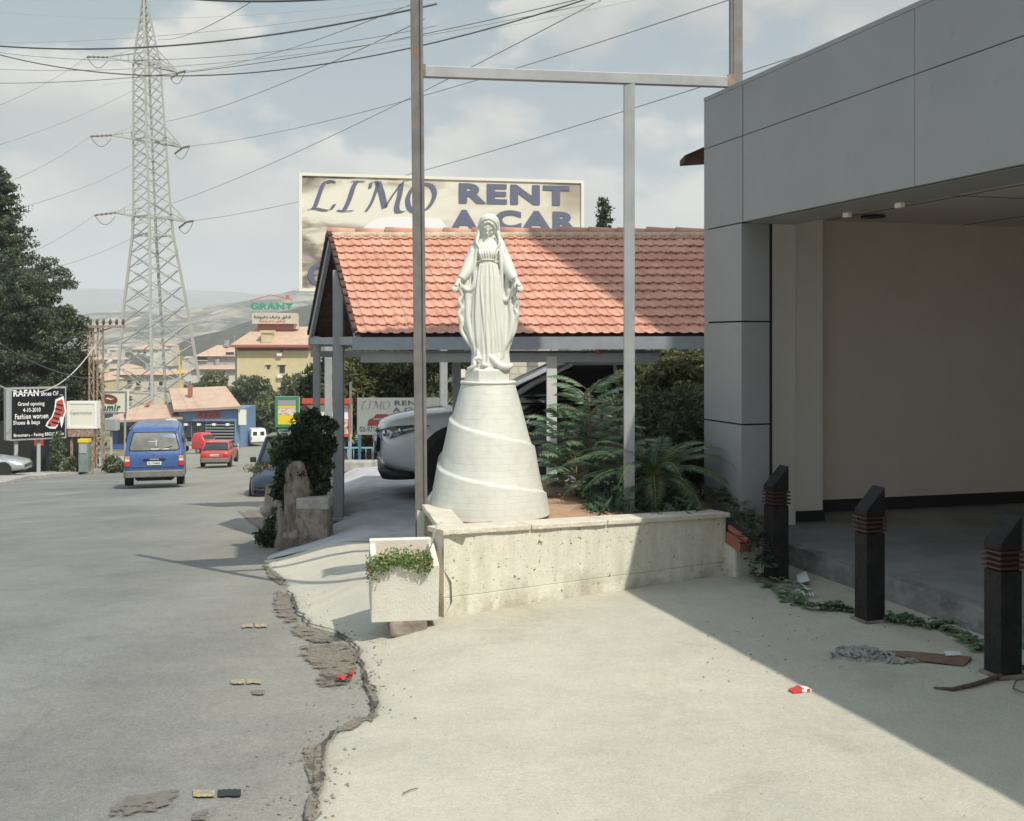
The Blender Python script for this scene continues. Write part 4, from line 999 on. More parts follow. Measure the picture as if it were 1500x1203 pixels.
# ------------------------------------------------------------------ signs
def panel_dir(a, b): d = Vector((b.x-a.x, b.y-a.y, 0)); return math.atan2(d.y, d.x), d.length
def printed(name, pal, scale=3., dist=1.5, stretch=(1, 1, 1), pos=None):
    m, N, L, b = node_mat(name); tc = N.new('ShaderNodeTexCoord'); mp = N.new('ShaderNodeMapping'); mp.inputs['Scale'].default_value = stretch
    L.new(tc.outputs['Object'], mp.inputs['Vector']); n = N.new('ShaderNodeTexNoise'); n.inputs['Scale'].default_value = scale; n.inputs['Detail'].default_value = 7; n.inputs['Roughness'].default_value = .62; n.inputs['Distortion'].default_value = dist
    L.new(mp.outputs[0], n.inputs['Vector']); r = N.new('ShaderNodeValToRGB'); e = r.color_ramp.elements
    e[0].position = pal[0][0]; e[0].color = (*pal[0][1], 1); e[1].position = pal[-1][0]; e[1].color = (*pal[-1][1], 1)
    for p, c in pal[1:-1]: k = e.new(p); k.color = (*c, 1)
    L.new(n.outputs['Fac'], r.inputs['Fac']); L.new(r.outputs['Color'], b.inputs['Base Color']); b.inputs['Roughness'].default_value = .55
    return m
M['print_sepia'] = printed('faded_photo_print', [(.33, (.16, .12, .10)), (.45, (.42, .35, .28)), (.52, (.74, .71, .60)), (.8, (.80, .77, .67))], 1.6, .6, (1.2, 1, 2.2))
def limo_print():
    m, N, L, b = node_mat('billboard_photo_print'); tc = N.new('ShaderNodeTexCoord'); sp = N.new('ShaderNodeSeparateXYZ'); L.new(tc.outputs['Object'], sp.inputs[0])
    mp = N.new('ShaderNodeMapping'); mp.inputs['Location'].default_value = (-1.15/1.25, 0, -1.44/.36); mp.inputs['Scale'].default_value = (1/1.25, 0, 1/.36); L.new(tc.outputs['Object'], mp.inputs['Vector'])
    ln = N.new('ShaderNodeVectorMath'); ln.operation = 'LENGTH'; L.new(mp.outputs[0], ln.inputs[0])
    def mr(src, a, c, lo=0., hi=1.):
        r = N.new('ShaderNodeMapRange'); r.interpolation_type = 'SMOOTHSTEP'; r.inputs['From Min'].default_value = a; r.inputs['From Max'].default_value = c; r.inputs['To Min'].default_value = lo; r.inputs['To Max'].default_value = hi; L.new(src, r.inputs['Value']); return r.outputs[0]
    def mul(a, c): x = N.new('ShaderNodeMath'); x.operation = 'MULTIPLY'; L.new(a, x.inputs[0]); L.new(c, x.inputs[1]); return x.outputs[0]
    m2 = N.new('ShaderNodeMapping'); m2.inputs['Scale'].default_value = (.7, 1, 2.0); L.new(tc.outputs['Object'], m2.inputs['Vector']); n = N.new('ShaderNodeTexNoise'); n.inputs['Scale'].default_value = 2.6; n.inputs['Detail'].default_value = 6; n.inputs['Distortion'].default_value = .4; L.new(m2.outputs[0], n.inputs['Vector'])
    f = mul(mul(mr(ln.outputs['Value'], .75, 1.35), mr(sp.outputs['X'], 1.5, 2.6, 1., .12)), mr(n.outputs['Fac'], .36, .6, .1, 1.))
    e = mul(mr(sp.outputs['X'], 4.0, 4.6), mr(sp.outputs['Z'], 1.0, 1.8)); ad = N.new('ShaderNodeMath'); ad.operation = 'MULTIPLY_ADD'; ad.use_clamp = True; ad.inputs[1].default_value = .5; L.new(e, ad.inputs[0]); L.new(f, ad.inputs[2])
    r = N.new('ShaderNodeValToRGB'); el_ = r.color_ramp.elements; el_[0].position = 0; el_[0].color = (.72, .70, .60, 1); el_[1].position = 1; el_[1].color = (.16, .135, .12, 1); k = el_.new(.45); k.color = (.42, .37, .30, 1)
    L.new(ad.outputs[0], r.inputs['Fac']); L.new(r.outputs['Color'], b.inputs['Base Color']); b.inputs['Roughness'].default_value = .6
    return m
M['limo_print'] = limo_print()
M['print_soft'] = printed('pale_blurred_print', [(.35, (.42, .52, .55)), (.5, (.74, .72, .62)), (.62, (.76, .73, .63)), (.72, (.66, .50, .46))], 1.1, .3, (.8, 1, 2))
M['print_food'] = printed('food_photo_print', [(.38, (.35, .10, .06)), (.46, (.65, .55, .45)), (.54, (.70, .66, .60)), (.62, (.55, .20, .10))], 6, 1.)
M['print_arab'] = M['navy']
def stroke_letters(letters, mt, t, y, th=.004):
    """calligraphic capitals drawn as pen strokes: list of polygons in local x,z"""
    g = MB()
    for poly in letters: g.poly([(x, y, z) for x, z in poly], (0, -th, 0))
    return obj('lettering', g, mt, t)
def pen(pts, w0=.035, slant=.0, wf=None):
    """thick/thin pen stroke polygon with nib at 35 degrees"""
    nib = Vector((math.cos(R(25)), math.sin(R(25))))
    out = []
    P2 = [Vector(p) for p in pts]; L1 = []; L2 = []
    for i, p in enumerate(P2):
        w = w0*(wf[i] if wf else 1); L1.append(p+nib*w/2); L2.append(p-nib*w/2)
    return [(L1[i], L1[i+1], L2[i+1], L2[i]) for i in range(len(P2)-1)]
def strokes_obj(strokes, mt, t, y, fx, name='lettering'):
    g = MB(); k = 0
    for st in strokes:
        for quad in pen(*st):
            q = [fx(v) for v in quad]; dy = y; g.add([(a.x, dy, a.y) for a in q], [(0, 1, 2, 3)])
    return obj(name, g, mt, t, fix=True)
def curve(pts, n=10):
    out = []
    P2 = [Vector(p) for p in pts]
    for i in range(len(P2)-1):
        p0 = P2[max(i-1, 0)]; p1 = P2[i]; p2 = P2[i+1]; p3 = P2[min(i+2, len(P2)-1)]
        for k in range(n):
            u = k/n; out.append(.5*((2*p1)+(-p0+p2)*u+(2*p0-5*p1+4*p2-p3)*u*u+(-p0+3*p1-3*p2+p3)*u*u*u))
    return out+[P2[-1]]
LIMO = [  # unit letters, x in advance widths (0..4.2), z 0..1, italic
    (curve([(.62, .93), (.52, .98), (.42, .85), (.30, .45), (.20, .12), (.06, .02)]), .10), (curve([(.02, .03), (.22, .07), (.45, .02), (.62, .05), (.72, .22)]), .08),
    (curve([(.52, .98), (.66, .99), (.74, .93)]), .05),
    (curve([(1.30, .97), (1.22, .8), (1.10, .35), (.98, .04)]), .11), (curve([(1.05, .93), (1.2, .99), (1.52, .99)]), .06), (curve([(.80, .03), (.95, .0), (1.22, .03)]), .06),
    (curve([(1.66, .78), (1.70, .96), (1.86, .98), (1.82, .7), (1.70, .3), (1.56, .02)]), .07), (curve([(1.88, .98), (1.98, .6), (2.06, .15)]), .12), (curve([(2.06, .15), (2.3, .62), (2.56, 1.02), (2.70, 1.08)]), .05), (curve([(2.50, .95), (2.46, .6), (2.38, .2), (2.42, .02), (2.6, .04)]), .11),
    (curve([(3.12, .98), (2.86, .88), (2.68, .5), (2.74, .12), (2.98, .02), (3.24, .2), (3.40, .6), (3.32, .9), (3.12, .98)], 8), .10)]
def limo(t, x0, x1, z0, z1, y, mt):
    def fx(v): return Vector((lerp(x0, x1, v.x/3.45), lerp(z0, z1, v.y)))
    strokes_obj([(s_, w*1.45) for s_, w in LIMO], mt, t, y, fx)
def big_sign():
    a = P(438, 427, 19.); b = P(855, 430, 19.95); az, w = panel_dir(a, b); h = P(438, 253, 19.).z-a.z
    t = thing('rental_billboard', 'large faded car rental billboard standing above the tiled roof', 'billboard', a, az)
    g = MB(); g.box((w/2, .05, h/2), (w, .10, h)); obj('panel', g, 'limo_print', t)
    g = MB(); e = .05
    g.box((w/2, -.01, e/2), (w, .03, e)); g.box((w/2, -.01, h-e/2), (w, .03, e)); g.box((e/2, -.01, h/2), (e, .034, h-.1)); g.box((w-e/2, -.01, h/2), (e, .034, h-.1)); obj('border', g, 'signwhite', t)
    def lx(px): return (px-438)/417*w
    def lz(px, py): top = 253+12*(px-438)/417; return h-(py-top)/(174+.0*px)*h*(1.0)
    limo(t, lx(449), lx(634), lz(540, 311), lz(540, 266), -.014, 'navy')
    text_fit('RENT', lx(667), lx(833), lz(750, 301), lz(750, 271), -.014, 'navy', t, bold=.05)
    text_fit('A', lx(654), lx(696), lz(675, 340), lz(675, 309), -.014, 'navy', t, bold=.05)
    text_fit('CAR', lx(720), lx(845), lz(780, 341), lz(780, 311), -.014, 'navy', t, bold=.05)
    text_fit('03-971999', lx(450), lx(760), h*.05, h*.235, -.014, 'navy', t, bold=.012)
    # pale car drawing peeping over the roof
    g = MB(); pts = [(x, y) for x, y in ((528, 335), (545, 322), (570, 318), (600, 320), (640, 322), (650, 335), (640, 345), (530, 345))]
    g.poly([(lx(x), -.012, lz(x, y)) for x, y in pts], (0, -.002, 0)); obj('print_car', g, 'carwhite', t)
    g = MB(); z0 = -a.z-1.2
    for x in (w*.1, w*.5, w*.9): g.box((x, .16, (h+z0)/2), (.12, .12, h-z0))
    obj('support', g, 'galv', t)
big_sign()
def small_rental():
    a = P(523, 637, 22.); b = P(650, 637, 22.); az, w = panel_dir(a, b); h = (637-583)/F*22
    t = thing('rental_sign', 'small car rental sign with red cars on blue legs behind the white car', 'sign', a, az)
    g = MB(); g.box((w/2, .03, h/2), (w, .06, h)); obj('panel', g, 'signwhite', t)
    g = MB(); g.box((w*.45, -.003, h*.48), (w*.86, .005, h*.62)); obj('print', g, 'print_soft', t)
    def lx(px): return (px-523)/127*w
    def lz(py): return (637-py)/54*h
    limo(t, lx(527), lx(571), lz(600), lz(588), -.009, 'signgrey')
    text_fit('RENT', lx(578), lx(621), lz(594), lz(587), -.009, 'navy', t, bold=.02)
    text_fit('A', lx(575), lx(587), lz(604), lz(597), -.009, 'navy', t, bold=.02)
    text_fit('CAR', lx(592), lx(630), lz(604), lz(597), -.009, 'navy', t, bold=.02)
    text_fit('03-971999', lx(527), lx(562), lz(633), lz(625), -.009, 'navy', t, bold=.01)
    g = MB()
    for x0, x1, z0 in ((538, 580, 624), (572, 612, 622)):
        for pts in ([(x0, z0), (x0+2, z0-9), (x0+9, z0-12), (x0+13, z0-17), (x1-12, z0-17), (x1-6, z0-11), (x1, z0-8), (x1, z0)],):
            g.poly([(lx(x), -.008-.002*(x0 > 550), lz(z)) for x, z in pts], (0, -.002, 0))
    obj('print_car', g, 'carred', t)
    g = MB(); g.box((lx(555), -.013, lz(614)), (lx(560)-lx(545), .003, .04)); g.box((lx(592), -.013, lz(612)), (.25, .003, .04)); obj('print_windscreen', g, 'carsilver', t)
    g = MB()
    for x in (lx(526), lx(560), lx(640)): g.box((x, .08, -.5), (.05, .05, 1.0+h))
    obj('leg', g, 'railblue', t)
small_rental()
def simple_sign(name, label, cat, x0, x1, y0, y1, Y, Y2=None, board='signwhite', frame_=None, fw=.06, legs=(), legmat='galv', depth=.12, group=None):
    Y2 = Y2 or Y; a = P(x0, y1, Y); b = P(x1, y1, Y2); az, w = panel_dir(a, b); h = (y1-y0)/F*Y
    t = thing(name, label, cat, a, az, group); g = MB(); g.box((w/2, depth/2, h/2), (w, depth, h)); obj('panel', g, board, t)
    if frame_:
        g = MB(); e = fw; f = .03
        g.box((w/2, -f/2, e/2), (w, f, e)); g.box((w/2, -f/2, h-e/2), (w, f, e)); g.box((e/2, -f/2, h/2), (e, f+.004, h-2*e)); g.box((w-e/2, -f/2, h/2), (e, f+.004, h-2*e)); obj('border', g, frame_, t)
    if legs:
        g = MB(); zg = ground(a.x, a.y)-a.z-.2
        for u in legs: g.box((u*w, depth*.5, (zg+0.)/2), (.10 if Y > 30 else .05, .10 if Y > 30 else .05, -zg))
        obj('leg', g, legmat, t)
    return t, w, h
t, w, h = simple_sign('menu_sign', 'yellow and white sign in a green frame beyond the dark bush', 'sign', 403, 438, 581, 626, 40., None, 'signwhite', 'signgreen', .10, (.2, .8), 'signgreen')
g = MB(); g.box((w*.5, -.008, h*.24), (w*.86, .01, h*.30)); g.box((w*.5, -.008, h*.66), (w*.86, .01, h*.07)); obj('yellow_band', g, 'signyellow', t)
g = MB(); g.box((w*.5, -.009, h*.5), (w*.86, .01, h*.22)); obj('print', g, 'print_food', t)
g = MB(); g.box((w*.5, -.009, h*.81), (w*.84, .01, h*.2)); obj('print_pale', g, 'carsilver', t)
t, w, h = simple_sign('food_sign', 'red framed picture sign behind the leaning carport post', 'sign', 445, 515, 589, 640, 24., None, 'print_soft', 'signred', .06, (.05, .95), 'railblue')
g = MB(); g.box((w*.5, -.02, h+.02), (w*1.03, .2, .10)); obj('top_rail', g, 'signred', t)
g = MB(); g.box((w*.6, -.009, h*.28), (w*.75, .01, h*.4)); obj('print', g, 'print_food', t)
g = MB()
for x0 in (.45, .62, .8): g.poly([(w*x0, -.018, h*.5), (w*(x0+.04), -.018, h*.68), (w*(x0+.12), -.018, h*.72), (w*(x0+.16), -.018, h*.5)], (0, -.003, 0))
obj('print_plate', g, 'carwhite', t)

# RAFAN billboard
def rafan():
    a = P(15, 646, 55.); b = P(97, 637, 56.5); az, w = panel_dir(a, b); h = 78/F*55
    t = thing('shoe_billboard', 'black billboard with white lettering and a red high heeled shoe', 'billboard', a, az)
    g = MB(); g.box((w/2, .17, h/2), (w, .34, h)); g.box((-.0, .3, h/2), (.34, .5, h-.05)); obj('panel', g, 'signgrey', t)
    g = MB(); g.box((w/2, -.01, h/2), (w*.95, .03, h*.93)); obj('face', g, 'signblack', t)
    T_ = 'signtext'; k = dict(ext=.01); y = -.035
    text_fit('RAFAN', w*.05, w*.50, h*.83, h*.955, y, T_, t, .035, 0, **k); text_fit('Shoes OF ...', w*.54, w*.93, h*.83, h*.915, y, T_, t, .02, **k)
    text_fit('Grand opening', w*.13, w*.60, h*.63, h*.725, y, T_, t, .015, **k); text_fit('4-10-2010', w*.22, w*.53, h*.53, h*.61, y, T_, t, .015, **k)
    text_fit('Fashion women', w*.08, w*.67, h*.40, h*.50, y, T_, t, .02, **k); text_fit('Shoes & bags', w*.05, w*.52, h*.275, h*.375, y, T_, t, .02, **k)
    text_fit('Broumana - Facing BRDC Plaza', w*.06, w*.95, h*.05, h*.13, y, T_, t, .015, **k)
    # shoe outline + red body + straps
    sh = [(.63, .27), (.66, .34), (.73, .42), (.78, .56), (.80, .74), (.94, .80), (.96, .66), (.99, .52), (.95, .42), (.93, .30), (.905, .22), (.885, .30), (.875, .38), (.85, .28), (.80, .21), (.70, .22)]
    def px(l, y_, sc_=1.): cx, cz = .82, .5; return [((cx+(x-cx)*sc_)*w, y_, (cz+(z-cz)*sc_)*h) for x, z in l]
    g = MB(); g.poly(px(sh, y, 1.06), (0, -.01, 0)); obj('shoe_outline', g, T_, t)
    g = MB(); g.poly(px([(.66, .28), (.68, .34), (.75, .42), (.80, .56), (.82, .72), (.92, .76), (.945, .66), (.97, .52), (.93, .42), (.88, .42), (.85, .31), (.80, .24), (.71, .24)], y-.014), (0, -.01, 0)); obj('shoe_print', g, 'carred', t)
    g = MB()
    for i in range(5):
        z = .68-.085*i; x = .815-.02*i; g.poly(px([(x, z), (x+.12, z-.04), (x+.12, z-.065), (x, z-.03)], y-.028), (0, -.008, 0))
    g.poly(px([(.655, .275), (.70, .30), (.71, .245), (.67, .25)], y-.028), (0, -.008, 0)); obj('strap_print', g, 'signblack', t)
    g = MB(); zg = road_z(a.x, a.y)-a.z-.2
    for u in (.12, .52, .93): g.box((u*w, .25, zg/2), (.16, .16, -zg))
    obj('leg', g, 'greywall', t)
rafan()
t, w, h = simple_sign('market_sign', 'white lightbox sign with faint lettering beside the black billboard', 'sign', 98, 142, 588, 628, 57., None, 'signwhite', 'carwhite', .12, (), depth=.5)
text_fit('Supermarket', w*.12, w*.85, h*.5, h*.66, -.04, 'carsilver', t, .0)
t, w, h = simple_sign('rusty_hoarding', 'rusty sheet metal strip below the white lightbox sign', 'panel', 99, 137, 628, 640, 57., None, 'rust', None, .1, (.1, .9), 'rust', depth=.4)
def cabinet():
    a = P(114, 690, 56.); t = thing('kiosk_cabinet', 'narrow green kiosk cabinet with yellow top by the roadside', 'cabinet', (a.x, a.y, road_z(a.x, a.y)))
    z0 = .05; g = MB(); g.box((.25, .2, .85), (.46, .4, 1.5)); obj('body', g, mat('faded_green_metal', (.14, .20, .18), .6, (.20, .26, .24), 3), t, bevel=.02)
    g = MB(); g.box((.25, .2, 1.62), (.50, .44, .16)); obj('top', g, 'signyellow', t)
    g = MB(); g.box((.25, -.01, 1.25), (.34, .02, .45)); obj('display', g, 'greywall', t)
cabinet()
t, w, h = simple_sign('cafe_sign', 'white sign with a brown bean shape and dark green lettering', 'sign', 142, 186, 573, 606, 72., None, 'signwhite', 'carsilver', .10, (.1, .9), 'greywall', depth=.4)
text_fit('amir', w*.18, w*.80, h*.12, h*.42, -.04, 'darkgreen', t, .04, .2)
g = MB(); g.poly([(w*(.40+.3*math.cos(a_)), -.04, h*(.66+.2*math.sin(a_)-.06*math.cos(a_))) for a_ in [i*.35 for i in range(18)]], (0, -.01, 0)); obj('bean_print', g, 'brown', t)
g = MB(); g.poly([(w*x, -.055, h*z) for x, z in ((.28, .66), (.38, .72), (.48, .66), (.60, .68), (.48, .60), (.38, .64))], (0, -.008, 0)); obj('bean_line', g, 'signwhite', t)

# ------------------------------------------------------------------ vegetation
def blob_pts(r, n, blobs):
    w = np.array([b[3]*b[4]*b[5] for b in blobs])**(2/3); w /= w.sum(); idx = r.choice(len(blobs), n, p=w); B = np.array([b[:6] for b in blobs])[idx]
    d = r.normal(size=(n, 3)); d /= np.linalg.norm(d, axis=1)[:, None]; rad = r.uniform(.35, 1., (n, 1))**.45
    # clump the leaves
    return B[:, :3]+d*rad*B[:, 3:6]*(1+.18*np.sin(d[:, :1]*9+B[:, :1]*3)*np.cos(d[:, 2:3]*8))
def tree(name, label, cat, base, blobs, n, leaf, mt, group=None, trunk_h=None, r0=.2, bark='bark', seed=1, branches=6, flat=.3, root=None):
    t = root or thing(name, label, cat, base, 0, group)
    if name == 'pine_tree':
        rq = random.Random(seed); nb = []
        for x, y, z, rx, ry, rz_ in blobs:
            for _ in range(26):
                v = Vector((rq.gauss(0, 1), rq.gauss(0, 1), rq.gauss(0, 1))).normalized()*rq.uniform(.55, 1.05); f = rq.uniform(.16, .30); nb.append((x+v.x*rx, y+v.y*ry, z+v.z*rz_, rx*f*1.25, ry*f*1.25, rz_*f*.8))
        blobs_leaf = nb
    else: blobs_leaf = blobs
    quads('crown', leafcluster(n, lambda r, k: blob_pts(r, k, blobs_leaf), leaf, seed, flat), mt, t)
    g = MB(); r = random.Random(seed); top = max(b[2] for b in blobs) if trunk_h is None else trunk_h
    pts = [Vector((0, 0, -.5))]; 
    for k in range(1, 6): pts.append(Vector((r.uniform(-1, 1)*r0*.7, r.uniform(-1, 1)*r0*.7, top*k/5)))
    g.tube(pts, [r0*1.2*(1-k/5.6) for k in range(6)], 8)
    for _ in range(branches):
        b = r.choice(blobs); k = r.randint(1, 3); p = pts[k]; q = Vector(b[:3]); g.tube([p, p.lerp(q, .5)+Vector((0, 0, .08*top)), q], [r0*.4, r0*.25, r0*.08], 6)
    obj('trunk', g, bark, t)
    return t
def mkblobs(seed, n, w, d, z0, z1, r_, taper=0.):
    r = random.Random(seed); out = []
    for _ in range(n):
        z = r.uniform(z0, z1); f = 1-taper*(z-z0)/(z1-z0+1e-6); a = r.uniform(0, 6.28); q = math.sqrt(r.random())
        rr_ = r_*r.uniform(.7, 1.3); out.append((math.cos(a)*q*w*f, math.sin(a)*q*d*f, z, rr_, rr_, rr_*.75))
    return out
def P0(px, Y, zf=None): x = (px-750)/F*Y; return Vector((x, Y, (zf or ground)(x, Y)))
def conifer(label, px, Y, ytop, hw, seed, n=9000, leaf=.16, ragged=.22, mt='leaf_dark'):
    b = P0(px, Y); H = P(px, ytop, Y).z-b.z; t = thing('conifer_tree', label, 'tree', b); r = np.random.default_rng(seed)
    # tiers of drooping boughs: leaf quads along bough lines
    arr = []; nb = 240; L1 = []
    for i in range(nb):
        f = (i/nb)**.9; z = H*(.10+.9*f); rad = hw*(1-f)**.75*r.uniform(1-ragged, 1+ragged)+.12; a = r.uniform(0, 6.283); L1.append((z, rad, a))
    k = n//nb
    for z, rad, a in L1:
        u = r.uniform(.15, 1., k)**.7; spread = (.16 if leaf < .12 and hw < 2 else .09)*rad+.09; c = np.stack([np.cos(a)*rad*u, np.sin(a)*rad*u, z-rad*.25*u+rad*.30*u*u*u], 1)+r.normal(size=(k, 3))*np.array([spread, spread, spread*.45]); arr.append(c)
    c = np.concatenate(arr)
    quads('crown', leafcluster(len(c), lambda r_, k_: c, leaf, seed, .2, 1.3), mt, t)
    g = MB(); g.tube([(0, 0, -1), (0, 0, H*.5), (0, 0, H*.96)], [hw*.09, hw*.05, .02], 8)
    for z, rad, a in L1[::4]: g.tube([(0, 0, z), (math.cos(a)*rad*.8, math.sin(a)*rad*.8, z-rad*.1)], [.05, .01], 5)
    obj('trunk', g, 'bark', t); return t
conifer('tall dark pointed conifer at the left edge of the photo', 1, 66, 246, 3.3, 21, 42000, .095, .5)
b = P0(48, 62); tree('pine_tree', 'broad dark pine standing just right of the pointed conifer', 'tree', b, [((x-48)/F*62, dy, CH-(y-500)/F*62-b.z, r_, r_, r_*.8) for x, y, r_, dy in ((30, 420, 1.7, 0), (55, 410, 1.6, .5), (62, 440, 1.8, -.8), (85, 470, 1.3, .5), (75, 505, 1.9, .8), (30, 480, 2.4, -1), (5, 450, 2.4, -1.2), (-15, 500, 2.6, 0), (45, 540, 2.2, -.5), (10, 545, 2.2, .4), (95, 530, 1.1, 0), (110, 545, 1., .6), (-20, 420, 2.4, 0))], 52000, .085, 'leaf_dark', trunk_h=10., r0=.35, seed=5, branches=14)
b = P0(118, 68); tree('young_pine', 'small feathery green pine between the black billboard and rusty pole', 'tree', b, [((x-118)/F*68, 0, CH-(y-500)/F*68-b.z, r_, r_, r_*1.3) for x, y, r_ in ((108, 530, .8), (122, 540, .8), (100, 555, 1.2), (118, 565, 1.2), (128, 575, .8))], 3500, .14, 'leaf_mid', trunk_h=6., r0=.12, seed=6)
# dark thicket wall behind the left signs
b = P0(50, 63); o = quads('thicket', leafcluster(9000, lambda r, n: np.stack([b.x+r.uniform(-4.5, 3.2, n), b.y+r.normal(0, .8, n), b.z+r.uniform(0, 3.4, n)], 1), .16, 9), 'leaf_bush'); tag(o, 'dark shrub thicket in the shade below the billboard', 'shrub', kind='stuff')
def low_wall_left():
    t = thing('shade_backdrop', 'black shed in shade under the black billboard', 'backdrop', P0(60, 60)); g = MB(); b = P0(60, 60); g.box((b.x, b.y, b.z+1.3), (4.6, 1.5, 2.8)); obj('shade_block', g, 'black', t, world=True)  # black box stands in for the shade beneath the trees
    g = MB(); a = P(60, 648, 58.8); g.box((a.x-.1, a.y, a.z), (.45, .05, .35)); obj('notice', g, 'litterred', t, world=True)
low_wall_left()
# trees in front of the yellow apartment block and on the right
mid = [(330, 150, 545, 3.2, 'leafy olive tree left of the yellow apartment block'), (372, 148, 548, 4.2, 'broad olive green tree in front of the yellow block'), (305, 165, 552, 2.6, 'small tree between the lattice pylon and the olive trees'), (410, 135, 570, 3.6, 'bushy tree right of the blue shop'), (378, 132, 590, 3.0, 'low bushy tree behind the white van'), (455, 130, 545, 3.4, 'tree against the right end of the yellow block'), (440, 140, 560, 3.2, 'round tree behind the menu sign'), (265, 170, 580, 2., 'small round tree under the lattice pylon')]
for i, (px, Y, yt, hw, lab) in enumerate(mid):
    b = P0(px, Y); H = P(px, yt, Y).z-b.z; tree('olive_tree', lab, 'tree', b, mkblobs(30+i, 11, hw*.75, hw*.6, H*.25, H*.86, hw*.42, .35), 5200, .24, 'leaf_mid' if i % 3 else 'leaf_pale', 'trees before the yellow apartment block', trunk_h=H*.6, r0=.22, seed=30+i)
# trees right behind the carport
back = [(545, 27, 500, 1.6, 3.0, 'leaf_pale', 'dark leafy tree behind the left half of the carport', 12000), (640, 26, 490, 1.5, 2.6, 'leaf_mid', 'olive tree seen under the roof beside the leaning pole', 9000), (500, 30, 520, 1.2, 2.6, 'leaf_bush', 'dark tree behind the left carport posts', 7000), (590, 33, 515, 1.8, 2.6, 'leaf_pale', 'tree behind the small rental sign', 8000), (985, 22, 480, 1.7, 2.6, 'leaf_pale', 'pale olive tree under the right end of the roof', 15000), (905, 24, 490, 1.5, 2.2, 'leaf_pale', 'sunlit olive tree behind the diagonal brace', 9000), (1060, 21, 480, 1.6, 2.4, 'leaf_pale', 'olive tree hidden mostly by the shop pillar', 7000), (830, 27, 515, 1.4, 1.8, 'leaf_pale', 'olive tree behind the white post', 6000)]
for i, (px, Y, yt, hw, hh, mt, lab, n) in enumerate(back):
    b = P0(px, Y); H = P(px, yt, Y).z-b.z; tree('olive_tree', lab, 'tree', b, mkblobs(50+i, 16, hw*.85, hw*.6, H*.12, H*.9, hw*.36, .2), n, .062, mt, 'trees behind the carport', trunk_h=H*.7, r0=.1, seed=50+i, branches=10)
conifer('small conifer tip showing above the roof ridge', 884, 60, 291, 1.15, 77, 5200, .10, .4, 'leaf_bush')
# masonry wall behind carport
def brick_wall():
    a = P(742, 560, 20.5); b_ = P(812, 560, 20.5); t = thing('stone_building', 'pale stone wall with lit window behind the carport', 'building', P0(760, 20.5)); g = MB(); z0 = ground(a.x, a.y); zt = P(750, 500, 20.5).z
    g.box(((a.x+b_.x)/2-.2, 21., (z0+zt)/2), (b_.x-a.x+.4, 1., zt-z0)); m, N, L, b = node_mat('pale_stone_blocks'); tc = N.new('ShaderNodeTexCoord'); mp = N.new('ShaderNodeMapping'); mp.inputs['Rotation'].default_value = (R(90), 0, 0); br = N.new('ShaderNodeTexBrick'); br.inputs['Scale'].default_value = 1; br.inputs['Brick Width'].default_value = .32; br.inputs['Row Height'].default_value = .13; br.inputs['Mortar Size'].default_value = .008; br.inputs['Color1'].default_value = (.62, .58, .49, 1); br.inputs['Color2'].default_value = (.55, .51, .42, 1); br.inputs['Mortar'].default_value = (.35, .32, .26, 1)
    L.new(tc.outputs['Object'], mp.inputs[0]); L.new(mp.outputs[0], br.inputs['Vector']); L.new(br.outputs['Color'], b.inputs['Base Color']); obj('wall', g, m, t, world=True)
    q = P(676, 545, 20.); t2 = thing('wall_cabinet', 'grey cabinet with a small plate behind the statue base', 'cabinet', P0(690, 20.)); g = MB(); g.box((q.x+.18, 20., .2), (.5, .3, 1.9)); obj('cabinet_body', g, 'greywall', t2, world=True); g = MB(); q = P(677, 547, 19.84); g.box((q.x, 19.83, q.z), (.10, .02, .14)); obj('number_plate', g, 'signwhite', t2, world=True)
brick_wall()
# compound leaf fronds
def frond(arr, base, d0, length, droop, nl, ll, lw, r, vee=.35, gr=None, stem=.006, tipfac=.4):
    base = Vector(base); d = Vector(d0).normalized(); pts = [base]; seg = length/nl; side0 = d.cross(Vector((0, 0, 1))).normalized()
    for i in range(nl):
        d = (d+Vector((0, 0, -droop/nl*(.5+i/nl)))).normalized(); pts.append(pts[-1]+d*seg)
        side = d.cross(Vector((0, 0, 1)));
        if side.length < .05: side = side0
        side.normalize(); up = side.cross(d).normalized(); u = i/nl
        if u < .12: continue
        f = math.sin(math.pi*min(1, (.12+u*.95)))**.5*(1-tipfac*u) if u < .95 else .4
        for sg in (-1, 1):
            tip = (side*sg+d*.45+up*(-vee+r.uniform(-.12, .12))).normalized(); L_ = ll*f*r.uniform(.88, 1.1); q = pts[-1]; wv = d*lw*.5*f
            arr.append([q-wv*.3, q+tip*L_*.45-wv, q+tip*L_, q+tip*L_*.45+wv])
    if gr is not None: gr.tube(pts, [stem*(1-.8*k/nl) for k in range(nl+1)], 5)
